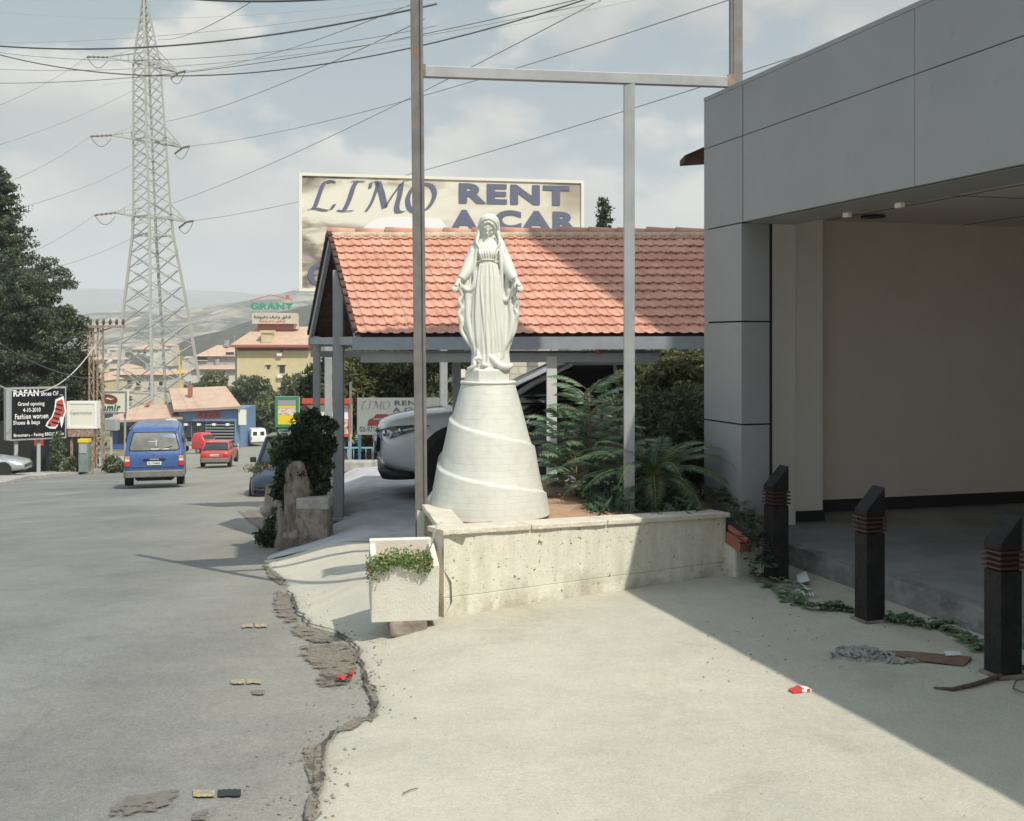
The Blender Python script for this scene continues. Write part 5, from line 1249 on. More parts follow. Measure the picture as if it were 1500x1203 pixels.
def cycad():
    b = Vector((P(956, 740, 8.52).x, 8.52, .42)); t = thing('cycad', 'low cycad palm with arching feather fronds beside the grey pillar', 'palm', b); r = random.Random(5); arr = []; g = MB()
    specs = [(-175, .75, .66), (-160, .95, .6), (-150, .5, .62), (-140, 1.3, .5), (-120, .7, .62), (-100, .35, .55), (-80, .8, .55), (-60, .35, .55), (-40, .6, .6), (-25, .9, .62), (-10, .45, .65), (5, .8, .62), (20, .5, .6), (45, .9, .6), (80, 1.1, .5), (110, 1.1, .5), (140, .9, .5), (165, 1.1, .5), (-95, 1.8, .42), (-20, 1.6, .46), (-170, 1.6, .46), (60, 1.9, .45), (30, 1.4, .5), (-130, .15, .5), (-50, .05, .5), (175, .4, .6), (-8, 1.1, .62)]
    for az, el, ln in specs:
        a = R(az+r.uniform(-6, 6)); frond(arr, (0, 0, .24), (math.cos(a), math.sin(a), el), ln*1.18*r.uniform(.9, 1.1), 1.6, 62, .135, .012, r, .25, g, .006, .35)
    A_ = np.array([[list(v) for v in q] for q in arr]); quads('fronds', A_, 'leaf_cyc', t); obj('frond_stalks', g, 'leaf_succ', t)
    g = MB(); g.tube([(0, 0, -.05), (0, 0, .12), (0.01, 0, .26)], [.075, .085, .05], 12)
    for k in range(70):
        a = r.uniform(0, 6.28); z = r.uniform(0, .24); g.tube([(.07*math.cos(a), .07*math.sin(a), z), (.11*math.cos(a), .11*math.sin(a), z+.05)], [.014, .004], 5)
    obj('trunk', g, 'cycadtrunk', t)
cycad()
def sumac(label, b, H, seed, nfr=14, spread=.5):
    t = thing('sumac_shrub', label, 'shrub', b, 0, 'compound leaved shrubs behind the pedestal'); r = random.Random(seed); arr = []; g = MB(); st = MB()
    st.tube([(0, 0, -.05), (.02, .01, H*.5), (.0, 0, H)], [.014, .010, .005], 7)
    for k in range(nfr):
        z = H*(.25+.75*k/nfr); a = k*2.4+r.uniform(-.3, .3); frond(arr, (0, 0, z), (math.cos(a), math.sin(a), .45+.5*k/nfr), spread*r.uniform(.8, 1.15), 1.1, 15, .125, .042, r, .40, g, .004, .3)
    quads('leaves', np.array([[list(v) for v in q] for q in arr]), 'leaf_green', t); obj('stalks', g, 'stemred', t); obj('stem', st, 'stemred', t)
for i, (px, Y, H, n, sp, lab) in enumerate([(862, 9.2, 0.86, 26, .42, 'tallest compound leaved shrub rising before the black car'), (828, 9.5, .62, 22, .42, 'compound leaved shrub beside the white post, low and dense'), (880, 9.6, .62, 14, .40, 'compound leaved shrub between the tall one and the cycad'), (842, 9.0, .34, 16, .34, 'lowest compound leaved shrub at the edge of the soil'), (905, 9.4, .45, 12, .36, 'compound leaved shrub partly behind the cycad')]):
    sumac(lab, Vector(((px-750)/F*Y, Y, .42)), H, 60+i, n, sp)
# dark shrub against pillar, grass, and creeper
b = Vector((P(1010, 700, 8.95).x, 8.95, .40)); tree('laurel_bush', 'dark small leaved bush in the shade against the pillar', 'shrub', b, [(-.12, 0, .2, .26, .2, .22), (.05, .05, .38, .2, .18, .24), (-.02, .1, .52, .2, .16, .18), (.14, -.02, .16, .18, .15, .2), (-.3, .1, .15, .2, .2, .18)], 5200, .020, 'leaf_bush', trunk_h=.4, r0=.015, seed=71)
b = Vector((P(985, 700, 10.6).x, 10.6, -.05)); tree('hedge_bush', 'mid green bush behind the cycad under the olive trees', 'shrub', b, [(-.4, 0, .8, .5, .3, .45), (.1, .05, .9, .5, .3, .4), (.0, .1, .4, .6, .3, .4), (.45, -.02, .6, .4, .3, .5), (.3, 0, .9, .35, .3, .3)], 8000, .03, 'leaf_mid', trunk_h=.6, r0=.03, seed=72)
b = Vector((P(990, 600, 11.6).x, 11.6, -.2)); tree('olive_bush', 'pale sunlit olive bush beside the pillar above the cycad', 'shrub', b, mkblobs(75, 44, .58, .3, .35, 1.72, .13, .0), 16000, .028, 'leaf_pale', trunk_h=1.2, r0=.03, seed=75)
o = quads('grass', leafcluster(5200, lambda r, n: np.stack([r.uniform(.55, 1.32, n), 8.75+r.normal(0, .22, n), .43+np.abs(r.normal(0, .045, n))], 1), .022, 8, -.2, 3.2), 'leaf_cyc'); tag(o, 'grass and weeds on the soil under the cycad', 'grass', kind='stuff')
def vine(name, label, path, n, leaf, seed, spread=.07, hgt=.04, zoff=None):
    r = random.Random(seed); arr = []; g = MB(); pts = [Vector(p) for p in path]; g.tube(pts, .004, 5)
    for _ in range(n):
        k = r.randrange(len(pts)-1); p = pts[k].lerp(pts[k+1], r.random())+Vector((r.gauss(0, spread), r.gauss(0, spread), r.uniform(0.01, hgt)))
        a0 = r.uniform(0, 6.28); nn = 5
        for j in range(nn):
            a = a0+(j-2)*.75; d = Vector((math.cos(a), math.sin(a), r.uniform(-.35, .25))); s_ = Vector((-d.y, d.x, 0)); L_ = leaf*r.uniform(.7, 1.1)*(1-.12*abs(j-2)); up = Vector((0, 0, r.uniform(0, .3)*L_))
            arr.append([p, p+d*L_*.55-s_*L_*.26+up, p+d*L_, p+d*L_*.55+s_*L_*.26+up])
    t = thing(name, label, 'plant', path[0], 0, None); quads('leaves', np.array([[list(v) for v in q] for q in arr]), 'leaf_green' if 'ground' in label else 'leaf_cyc', t, world=True); obj('stem', g, 'stemred', t, world=True)
def gp(x, y, dz=0.): p = G0(x, y, lambda a, b: 0.); return Vector((p.x, p.y, dz+.01))
vine('creeper', 'five leaved creeper climbing down between wall end and nearest pillar', [P(1040, 728, 8.5), P(1062, 735, 8.4), P(1085, 752, 8.25), P(1100, 775, 8.1), P(1112, 805, 7.95), P(1118, 840, 7.85)], 190, .055, 81, .06, .08)
vine('creeper', 'creeper on the ground between the first two bollards', [gp(1105, 845), gp(1140, 858), gp(1165, 880), gp(1175, 890)], 46, .065, 82, .05)
vine('creeper', 'creeper on the ground just left of the middle bollard', [gp(1195, 897), gp(1215, 898), gp(1245, 898)], 26, .06, 83, .03)
vine('creeper', 'creeper on the ground between the middle and nearest bollard', [gp(1285, 910), gp(1320, 915), gp(1350, 918), gp(1390, 928), gp(1420, 945), gp(1440, 962)], 66, .065, 84, .035)

# ------------------------------------------------------------------ rubbish on the forecourt
def litter():
    r = random.Random(4); c = gp(1262, 966); g = MB()
    for i in range(34):
        a = r.uniform(0, 6.28); q = r.uniform(.0, 1); x, y = c.x+math.cos(a)*.145*q, c.y+math.sin(a)*.10*q; pts = []
        aa = r.uniform(0, 6.28)
        for k in range(7): pts.append((x+math.cos(aa+k*.5)*.05, y+math.sin(aa+k*.5)*.035, .012+.022*(1-q)+.012*math.sin(k*1.3+i)+.012))
        g.tube(pts, [.004, .008, .010, .011, .010, .008, .004], 7)
    g.ell((c.x, c.y, .01), (.15, .10, .025), 20, 8)
    c2 = gp(1322, 975)
    for i in range(9):
        x, y = c2.x+r.uniform(-.07, .06), c2.y+r.uniform(-.03, .03); g.tube([(x-.03, y, .01), (x, y+.02, .03), (x+.03, y, .015)], [.005, .01, .005], 6)
    o = obj('floor_rag', g, 'rag'); tag(o, 'crumpled grey cloth rag lying on the shaded concrete', 'rag')
    a, b = gp(1300, 962), gp(1420, 980); g = MB(); vs = [gp(1285, 958), gp(1330, 962), gp(1385, 966), gp(1424, 970), gp(1412, 981), gp(1380, 978), gp(1345, 974)]
    g.poly([v+Vector((0, 0, .004+.012*math.sin(i*1.7)**2)) for i, v in enumerate(vs)], (0, 0, .004)); o = obj('cardboard_sheet', g, 'cardboard'); tag(o, 'flat torn brown cardboard beside the rag', 'cardboard')
    g = MB(); vs = [gp(1383, 963), gp(1406, 964), gp(1408, 969), gp(1386, 970)]; g.poly([v+Vector((0, 0, .022)) for v in vs], (0, 0, .003)); o = obj('paper_scrap', g, 'paper'); tag(o, 'small white paper scrap on the brown cardboard', 'paper')
    # cigarette packet
    p = gp(1172, 1017); t = thing('cigarette_packet', 'crushed red and white packet at the shadow edge', 'packet', p, R(15)); g = MB(); g.box((.02, 0, .012), (.055, .05, .018), Matrix.Rotation(R(8), 3, 'Y')); obj('packet_body', g, 'paper', t, bevel=.003); g = MB(); g.box((-.028, -.005, .012), (.045, .05, .014), Matrix.Rotation(R(-14), 3, 'Y')); g.box((.03, -.0262, .012), (.016, .002, .018)); g.box((.0, 0.0, .0225), (.016, .052, .003), Matrix.Rotation(R(8), 3, 'Y')); obj('packet_flap', g, 'litterred', t, bevel=.002)
    p = G0(507, 1000, ground); t = thing('snack_wrapper', 'crushed red wrapper in the gutter dirt', 'wrapper', p+Vector((0, 0, .02)), R(20)); g = MB(); g.grid(9, 5, lambda i, j: ((i-4)*.012, (j-2)*.011, .008+.010*math.sin(i*1.9+j*1.3)+(.02 if i > 6 else 0))); obj('wrapper_foil', g, 'litterred', t); g = MB(); g.box((.015, -.005, .022), (.03, .018, .003), Matrix.Rotation(R(12), 3, 'Y')); obj('wrapper_label', g, 'black', t)
    g = MB(); g.tube([gp(1368, 1013, .008), gp(1395, 1016, .01), gp(1425, 1010, .012), gp(1460, 1000, .016), gp(1500, 986, .02), gp(1530, 975, .02)], [.005, .009, .011, .012, .012, .012], 7); o = obj('branch', g, 'bark'); tag(o, 'dark stick lying on the ground by the nearest bollard', 'stick')
    g = MB(); g.tube([gp(1505, 1002, .02), gp(1488, 1010, .03), gp(1484, 1018, .02), gp(1498, 1024, .02), gp(1515, 1020, .02)], .004, 6); o = obj('wire_loop', g, 'wire'); tag(o, 'thin dark wire loop on the ground at the right edge', 'wire')
    g = MB()
    for q0, q1 in (((1165, 858), (1188, 880)), ((1178, 868), (1192, 880)), ((1165, 870), (1180, 882))): g.tube([gp(*q0, .02), gp((q0[0]+q1[0])/2+3, (q0[1]+q1[1])/2, .035), gp(*q1, .02)], .004, 6)
    g.poly([gp(1166, 852, .03), gp(1180, 850, .05), gp(1186, 862, .04), gp(1170, 864, .03)], (0, 0, .003)); o = obj('plastic_scrap', g, 'paper'); tag(o, 'torn white plastic scrap caught in the creeper', 'litter')
    g = MB(); g.poly([gp(1100, 842, .02), gp(1118, 836, .06), gp(1125, 846, .05), gp(1110, 850, .02)], (0, 0, .004)); o = obj('paper_scrap', g, 'paper'); tag(o, 'crumpled pale paper at the foot of the farthest bollard', 'paper')
    a = P(1068, 772, 8.12); b = P(1095, 792, 7.95); g = MB(); g.bar(a, b, .02, .03); g.bar(P(1072, 786, 8.15), P(1093, 800, 8.0), .10, .08); o = obj('broken_brick', g, 'terra'); tag(o, 'broken red tile piece lying at the right end of the wall', 'brick')
    g = MB(); q = P(1014, 744, 8.5); g.ell(q, (.07, .04, .018), 12, 6); o = obj('plastic_bag', g, 'carsilver'); tag(o, 'grey plastic bag on the soil behind the coping', 'bag')
    g = MB(); a = gp(590, 1168, .004); b = gp(612, 1160, .004); g.tube([a, a.lerp(b, .5)+Vector((0, .01, 0)), b], .0022, 5); o = obj('twig', g, 'cardboard'); tag(o, 'short thin twig on the sunlit concrete at the bottom', 'twig')
litter()

# ------------------------------------------------------------------ vehicles
def rrect(x0, x1, y0, y1, r, z, n=5):
    out = []
    for cx, cy, a0 in ((x1-r, y1-r, 0), (x0+r, y1-r, 90), (x0+r, y0+r, 180), (x1-r, y0+r, 270)):
        for k in range(n+1): a = R(a0+90*k/n); out.append(Vector((cx+r*math.cos(a), cy+r*math.sin(a), z)))
    return out
def wheel(t, x, y, r=.32, w=.2, side=1, rim='rim'):
    g = MB(); g.tube([(x-w/2, y, r), (x-w/2+.03, y, r), (x+w/2-.03, y, r), (x+w/2, y, r)], [r*.94, r, r, r*.94], 24, False); o = obj('wheel', g, 'tyre', t)
    g = MB(); xx = x+side*(w/2+.004); g.tube([(xx, y, r), (xx+side*.01, y, r)], [r*.62, r*.5], 16, False)
    obj('rim', g, rim, o)
def van(label, loc, rz, paint='vanblue'):
    t = thing('passenger_van', label, 'van', loc, rz); hw = .845
    lv = [(.33, .74, .16, 4.3, .12), (.42, .83, .06, 4.42, .14), (.60, .845, .02, 4.45, .13), (.98, .845, .0, 4.45, .12), (1.12, .838, .03, 4.40, .12), (1.20, .825, .06, 4.3, .12), (1.70, .745, .20, 3.75, .14), (1.84, .70, .27, 3.6, .16), (1.92, .63, .36, 3.5, .2), (1.95, .48, .5, 3.3, .2)]
    g = MB(); g.rings([rrect(-w, w, a, b, r, z) for z, w, a, b, r in lv]); obj('body', g, paint, t)
    def face(z, off): # y of rear face at z
        return interp(z, [(l[0], l[2]) for l in lv])-off
    g = MB(); pts = [(-.66, 1.22), (.66, 1.22), (.70, 1.27), (.60, 1.74), (.55, 1.79), (-.55, 1.79), (-.60, 1.74), (-.70, 1.27)]
    g.poly([(x, face(z, .004), z) for x, z in pts], (0, -.008, 0)); o = obj('rear_window', g, 'glass_dusty', t)
    g = MB(); 
    for (a, b) in zip(pts, pts[1:]+pts[:1]): g.bar((a[0], face(a[1], .008), a[1]), (b[0], face(b[1], .008), b[1]), .022, .022)
    obj('window_seal', g, 'black', o)
    g = MB(); g.box((.05, face(1.42, .02), 1.42), (.02, .01, .28)); g.box((-.05, face(1.5, .02), 1.5), (.25, .01, .02)); g.box((.15, face(1.26, .02), 1.26), (.5, .01, .03)); obj('inner_bar', g, 'signtext', o)
    for sx in (-1, 1):
        g = MB(); g.box((sx*.755, -.006, .80), (.13, .03, .15)); obj('tail_light', g, 'lamp_red', t, bevel=.008)
        g = MB(); g.box((sx*.755, -.004, 1.00), (.13, .03, .09)); obj('indicator', g, 'lamp_amber', t, bevel=.008)
        g = MB(); g.box((sx*.755, -.005, .915), (.13, .03, .07)); obj('reverse_light', g, 'plate', t, bevel=.008)
        # side window band
        g = MB(); ys = [(.45, .9), (1.0, 2.0), (2.1, 3.1)]
        for a, b in ys: g.add([(sx*(.829), a, 1.22), (sx*.829, b, 1.22), (sx*.752, b, 1.68), (sx*.752, a+.05, 1.68)], [(0, 1, 2, 3)])
        obj('side_window', g, 'glass', t)
        g = MB(); g.box((sx*.95, 3.6, 1.25), (.14, .06, .2)); obj('wing_mirror', g, 'black', t, bevel=.02)
    g = MB(); g.box((0, -.012, .935), (.62, .03, .065)); o = obj('garnish', g, 'black', t, bevel=.01); text_fit('TOYOTA', -.13, .13, .915, .955, -.032, 'signtext', o, .02)
    g = MB(); g.box((0, -.016, .81), (.40, .02, .115)); o = obj('number_plate', g, 'plate', t, bevel=.004); text_fit('B 174803', -.16, .16, .78, .84, -.03, 'signblack', o, .01)
    g = MB(); sm2 = [(-.70, .64), (-.70, 1.12), (-.72, 1.24), (-.61, 1.80), (.61, 1.80), (.72, 1.24), (.70, 1.12), (.70, .64)]
    for (a, b) in zip(sm2, sm2[1:]): g.bar((a[0], face(a[1], .003), a[1]), (b[0], face(b[1], .003), b[1]), .008, .008)
    obj('tailgate_seam', g, 'black', t)
    g = MB(); g.tube([(.05, face(1.25, .02), 1.22), (.22, face(1.30, .03), 1.27), (.50, face(1.36, .03), 1.34)], .010, 6); obj('rear_wiper', g, 'black', t)
    for sx in (-1, 1):
        g = MB(); g.bar((sx*.70, .35, 1.90), (sx*.66, 3.4, 1.88), .03); obj('roof_gutter', g, 'bumper', t)
    g = MB(); g.box((0, .0, .71), (1.25, .02, .014)); obj('tailgate_crease', g, 'carblue', t)
    g = MB(); g.tube([(0, -.01, 1.13), (0, -.02, 1.13)], .025, 10, False); obj('badge', g, 'chrome', t)
    g = MB(); g.rings([rrect(-.86, .86, -.09, .9, .16, z) for z in (.36, .40, .54, .58)]); obj('bumper', g, 'bumper', t)
    g = MB(); g.box((0, .8, .30), (1.1, 1., .12)); g.tube([(-.5, .2, .28), (.5, .2, .28)], .06, 8); g.tube([(.45, -.02, .27), (.45, .5, .27)], .035, 8); obj('underbody', g, 'black', t)
    for sx in (-1, 1):
        for y in (.75, 3.5): wheel(t, sx*.72, y, .31, .2, sx)
        g = MB()
        for y in (.75, 3.5): g.tube([(sx*.835, y, .36), (sx*.853, y, .36)], .37, 22, False)
        obj('wheel_arch', g, 'bumper', t)
    return t
def hdg(x, y): return math.atan2(y, x)-math.pi/2
vp = P0(226, 31.6); vp.z = road_z(vp.x, vp.y); vv = van('blue passenger van driving away on the road, seen from behind', vp, R(15)); vv.scale = (.93, .95, .84)

def sedan(label, loc, rz, paint, name='sedan', L=4.3, grp=None, hw=.82, detail=True, plate=True, H=1.38):
    """rear at y=0, front at +y; lower body + glass cabin + roof"""
    t = thing(name, label, 'car', loc, rz, grp)
    st = []   # stations along y: (y, halfwidth, ztop_edge, ztop_mid)
    prof = [(0., .72, .80, .82), (.06, .78, .90, .92), (.5, hw, .93, .95), (1.3, hw+.01, .93, .94), (2.6, hw+.01, .92, .93), (3.1, hw, .86, .90), (3.8, hw-.02, .76, .80), (L-.12, hw-.08, .66, .70), (L, hw-.16, .52, .54)]
    g = MB(); rg = []
    for y, w, ze, zm in prof:
        zb = .24 if .3 < y < L-.3 else .32
        rg.append([Vector((x, y, z)) for x, z in ((0, zb), (w*.85, zb), (w*.98, zb+.08), (w, .55), (w*.985, ze-.10), (w*.92, ze-.01), (w*.6, zm), (0, zm), (-w*.6, zm), (-w*.92, ze-.01), (-w*.985, ze-.10), (-w, .55), (-w*.98, zb+.08), (-w*.85, zb))])
    g.rings(rg); obj('body', g, paint, t)
    g = MB(); zc = .90; a0, a1, b0, b1 = .42, 3.0, .95, 2.15
    g.rings([rrect(-hw*.93, hw*.93, a0, a1, .14, zc), rrect(-hw*.86, hw*.86, a0+.22, a1-.35, .13, zc+.2), rrect(-hw*.74, hw*.74, b0, b1, .12, H-.03)]); cab = obj('cabin_glass', g, 'glass', t)
    g = MB(); g.rings([rrect(-hw*.76, hw*.76, b0-.04, b1+.06, .12, H-.05), rrect(-hw*.75, hw*.75, b0-.02, b1+.03, .13, H-.015), rrect(-hw*.62, hw*.62, b0+.12, b1-.08, .1, H)]); obj('roof', g, paint, t)
    g = MB()
    for sx in (-1, 1):
        g.bar((sx*hw*.91, a0+.06, zc), (sx*hw*.755, b0+.05, H-.04), .055, .05); g.bar((sx*hw*.92, a1-.06, zc), (sx*hw*.755, b1-.02, H-.04), .05, .05); g.bar((sx*hw*.945, 1.65, zc), (sx*hw*.77, 1.6, H-.04), .04, .06)
    obj('pillars', g, paint, cab)
    g = MB(); g.rings([rrect(-hw*.97, hw*.97, -.06, .35, .12, z) for z in (.32, .36, .50, .54)]); obj('rear_bumper', g, 'bumper' if paint != 'carsilver' else paint, t)
    for sx in (-1, 1):
        g = MB(); g.box((sx*hw*.76, .0, .72), (.30, .05, .14)); obj('tail_light', g, 'lamp_red', t, bevel=.01)
        g = MB(); g.box((sx*(hw+.07), 2.5, .98), (.14, .08, .12)); obj('wing_mirror', g, 'black', t, bevel=.02)
        for y in (.78, L-.85): wheel(t, sx*(hw-.10), y, .30, .19, sx)
        g = MB()
        for y in (.78, L-.85): g.tube([(sx*(hw-.02), y, .33), (sx*(hw+.014), y, .33)], .35, 22, False)
        obj('wheel_arch', g, 'black', t)
    if plate:
        g = MB(); g.box((0, -.005, .72), (.46, .02, .11)); o = obj('number_plate', g, 'plate', t); text_fit('B 218406', -.19, .19, .69, .75, -.02, 'signblack', o, .01)
    g = MB(); g.box((0, 1.8, .24), (1.2, 2.6, .1)); obj('underbody', g, 'black', t)
    return t
q = P0(314, 64.5); q.z = road_z(q.x, q.y); sedan('faded red sedan driving away ahead of the blue van', q, R(6), 'carred')
q = P0(-14, 49.5); q.z = road_z(q.x, q.y); sedan('silver car cut by the left edge of the photo', q+Vector((-3.35, .9, 0)), R(-82), 'carsilver', L=4.4, plate=False)
# red light truck cab facing the camera, turned to its side
def truck():
    q = P0(289, 102); q.z = road_z(q.x, q.y); t = thing('pickup_truck', 'bright red cab-over truck beyond the red sedan', 'truck', q, R(-118))
    g = MB(); g.rings([rrect(-.8, .8, 0, 1.6, .15, z) if z < 1.1 else rrect(-.72, .72, .05, 1.35, .15, z) for z in (.45, .55, 1.08)]+[rrect(-.70, .70, .1, 1.1, .15, 1.75), rrect(-.6, .6, .2, 1., .15, 1.84)]); obj('cab', g, 'truckred', t)
    g = MB()
    for sx in (-1, 1): g.add([(sx*.79, .35, 1.1), (sx*.79, 1.35, 1.1), (sx*.715, 1.12, 1.62), (sx*.715, .4, 1.62)], [(0, 1, 2, 3)])
    g.add([(-.66, 1.56, 1.1), (.66, 1.56, 1.1), (.6, 1.2, 1.68), (-.6, 1.2, 1.68)], [(0, 1, 2, 3)]); obj('cab_window', g, 'glass', t)
    g = MB(); g.box((0, 1.6, .55), (1.55, .08, .25)); obj('bumper', g, 'black', t)
    g = MB(); g.box((0, -1.5, .75), (1.6, 2.9, .1)); g.box((-.78, -1.5, .95), (.05, 2.9, .35)); g.box((.78, -1.5, .95), (.05, 2.9, .35)); obj('load_bed', g, 'greywall', t)
    for sx in (-1, 1):
        g = MB(); g.box((sx*.55, 1.58, .8), (.25, .06, .15)); obj('headlight', g, 'plate', t)
        for y in (.8, -2.): wheel(t, sx*.68, y, .32, .2, sx)
truck()
def boxvan(label, loc, rz, paint, grp=None, tall=1.85):
    t = thing('delivery_van', label, 'van', loc, rz, grp); g = MB()
    g.rings([rrect(-.8, .8, 0, 4.0, .1, .3), rrect(-.83, .83, 0, 4.1, .1, .5), rrect(-.83, .83, 0, 4.1, .1, .95), rrect(-.82, .82, .02, 2.95, .1, 1.05), rrect(-.76, .76, .06, 2.3, .12, tall-.15), rrect(-.66, .66, .2, 2.0, .12, tall)]); obj('body', g, paint, t)
    g = MB()
    for sx in (-1, 1): g.box((sx*.38, .03, 1.35), (.42, .03, .42))
    obj('rear_window', g, 'glass', t)
    g = MB()
    for sx in (-1, 1): g.add([(sx*.822, 1.9, 1.08), (sx*.822, 2.8, 1.08), (sx*.775, 2.3, 1.6), (sx*.775, 1.9, 1.6)], [(0, 1, 2, 3)])
    obj('side_window', g, 'glass', t)
    for sx in (-1, 1):
        g = MB(); g.box((sx*.76, -.01, .85), (.12, .04, .3)); obj('tail_light', g, 'lamp_red', t)
        for y in (.7, 3.3): wheel(t, sx*.74, y, .29, .18, sx)
    g = MB(); g.box((0, -.03, .42), (1.66, .1, .16)); obj('bumper', g, 'bumper', t)
    return t
q = P0(379, 122); q.z = road_z(q.x, q.y); boxvan('small white delivery van parked with its rear to the camera', q, R(22), 'vanwhite')
q = P0(398, 130); q.z = road_z(q.x, q.y); sedan('grey blue hatchback parked right of the white van', q, R(30), 'carblue', detail=False, plate=False, H=1.55, name='hatchback')
q = P0(416, 128); q.z = road_z(q.x, q.y); sedan('pale silver car half hidden behind the dark bush', q, R(10), 'carsilver', detail=False, plate=False, H=1.5, name='hatchback')
# dark car on right road edge behind the bush
q = P0(440, 29.5); q.z = road_z(q.x, q.y)-.0; sedan('dark blue car parked behind the dark bush at the road edge', q, R(186), 'carnavy', name='parked_car', plate=False, H=1.5)

# pearl white SUV under the carport: nose towards the road
def suv(label, loc, rz, paint, name, light=True):
    t = thing(name, label, 'car', loc, rz)       # local: nose at y=0 facing -y, tail at +4.85
    # half-section columns: list of stations y -> list of (x,z)
    st = [(-.02, [(0, .42), (.45, .42), (.62, .45), (.66, .56), (.66, .68), (.60, .76), (.45, .80), (.22, .815), (0, .82)]),
          (.06, [(0, .30), (.52, .30), (.74, .36), (.79, .54), (.79, .68), (.72, .80), (.50, .875), (.25, .90), (0, .905)]),
          (.25, [(0, .24), (.62, .25), (.86, .32), (.90, .54), (.895, .70), (.83, .85), (.60, .935), (.30, .965), (0, .97)]),
          (.6, [(0, .22), (.70, .22), (.92, .30), (.955, .55), (.95, .76), (.88, .92), (.64, .995), (.32, 1.02), (0, 1.025)]),
          (1.1, [(0, .22), (.72, .22), (.94, .30), (.965, .56), (.965, .82), (.90, .98), (.68, 1.045), (.34, 1.065), (0, 1.07)]),
          (1.5, [(0, .22), (.72, .22), (.94, .30), (.965, .56), (.96, .86), (.90, 1.02), (.72, 1.07), (.36, 1.09), (0, 1.095)]),
          (2.6, [(0, .22), (.72, .22), (.94, .28), (.965, .56), (.955, .88), (.91, 1.05), (.74, 1.08), (.36, 1.09), (0, 1.09)]),
          (3.8, [(0, .24), (.72, .24), (.94, .30), (.97, .58), (.96, .92), (.91, 1.09), (.74, 1.12), (.36, 1.13), (0, 1.13)]),
          (4.55, [(0, .34), (.66, .34), (.86, .40), (.90, .60), (.88, .92), (.82, 1.08), (.66, 1.12), (.33, 1.13), (0, 1.13)]),
          (4.8, [(0, .46), (.50, .46), (.70, .50), (.76, .62), (.74, .85), (.70, .98), (.55, 1.02), (.28, 1.03), (0, 1.03)])]
    g = MB(); rg = []
    for y, hs in st:
        full = [Vector((x, y+.10*(x/.95)**2*(1 if y < .3 else 0), z)) for x, z in hs]+[Vector((-x, y+.10*(x/.95)**2*(1 if y < .3 else 0), z)) for x, z in reversed(hs[1:-1])]
        rg.append(full)
    g.rings(rg); b = obj('body', g, paint, t); s_ = b.modifiers.new('sub', 'SUBSURF'); s_.levels = 2; s_.render_levels = 2
    g = MB(); g.rings([rrect(-.88, .88, 1.25, 4.6, .3, 1.05), rrect(-.80, .80, 1.75, 4.3, .28, 1.34), rrect(-.64, .64, 2.35, 3.85, .25, 1.60)]); cab = obj('cabin_glass', g, 'glass', t)
    g = MB(); g.rings([rrect(-.67, .67, 2.25, 4.1, .25, 1.585), rrect(-.66, .66, 2.28, 4.05, .25, 1.625), rrect(-.5, .5, 2.5, 3.8, .2, 1.655)]); obj('roof', g, paint, t)
    g = MB()
    for sx in (-1, 1):
        g.tube([(sx*.86, 1.42, 1.06), (sx*.79, 1.9, 1.36), (sx*.66, 2.4, 1.60)], .035, 8); g.tube([(sx*.86, 4.42, 1.10), (sx*.78, 4.25, 1.36), (sx*.66, 3.9, 1.60)], .06, 8); g.tube([(sx*.89, 2.95, 1.07), (sx*.66, 2.95, 1.6)], .025, 6)
    obj('pillars', g, paint, cab)
    # grille with chrome surround and wavy bars
    g = MB(); gl = [(-.36, .775), (.36, .775), (.43, .71), (.36, .54), (.28, .50), (-.28, .50), (-.36, .54), (-.43, .71)]
    def fy(x, z): return -.025+.10*(x/.95)**2*1.+max(0, z-.60)*.10
    g.poly([(x, fy(x, z)-.012, z) for x, z in gl], (0, .05, 0)); gr = obj('grille', g, 'black', t)
    g = MB()
    for (a, c) in zip(gl, gl[1:]+gl[:1]): g.tube([(a[0], fy(*a)-.02, a[1]), (c[0], fy(*c)-.02, c[1])], .013, 6)
    for k in range(5):
        z = .545+k*.045; g.tube([(x, fy(x, z)-.024, z+.009*math.sin(x*30)) for x in np.linspace(-.36, .36, 25)], .0075, 5)
    g.tube([(0, -.05, .64), (0, -.062, .64)], .05, 14)
    obj('grille_bars', g, 'chrome', gr)
    for sx in (-1, 1):
        g = MB(); hl = [(.47, .74, .01), (.56, .80, .06), (.74, .845, .17), (.87, .87, .42), (.925, .87, .66), (.90, .80, .42), (.82, .72, .20), (.70, .66, .10), (.58, .68, .05)]
        pts = [Vector((sx*x, y-.018, z)) for x, z, y in hl]; c = sum(pts, Vector())/len(pts)+Vector((sx*.025, -.035, 0)); g.add(pts+[c], [(i, (i+1) % 9, 9) for i in range(9)], True); hlo = obj('headlight', g, 'headlamp', t)
        g = MB(); g.ell((sx*.74, .085, .765), (.045, .03, .045), 12, 8); g.ell((sx*.86, .27, .80), (.04, .03, .04), 12, 8); obj('reflector', g, 'chrome', hlo)
        for y in (.95, 3.85): wheel(t, sx*.86, y, .40, .24, sx)
        g = MB()
        for y in (.95, 3.85): g.tube([(sx*.80, y, .40), (sx*.972, y, .40)], .47, 26, False)
        obj('wheel_arch', g, 'black', t)
        g = MB(); g.ell((sx*1.04, 1.75, 1.12), (.12, .07, .08), 12, 8); obj('wing_mirror', g, paint, t)
    g = MB(); g.rings([rrect(-.80, .80, .05, .5, .2, .20), rrect(-.82, .82, .0, .5, .2, .30)]); obj('chin_spoiler', g, 'black', t)
    g = MB(); g.box((0, -.055, .44), (.52, .02, .11)); obj('number_plate', g, 'plate', t)
    g = MB(); g.rings([rrect(-.6, .6, 4.0, 4.5, .1, 1.57), rrect(-.6, .6, 4.0, 4.5, .1, 1.60)]); obj('spoiler', g, paint, t)
    return t
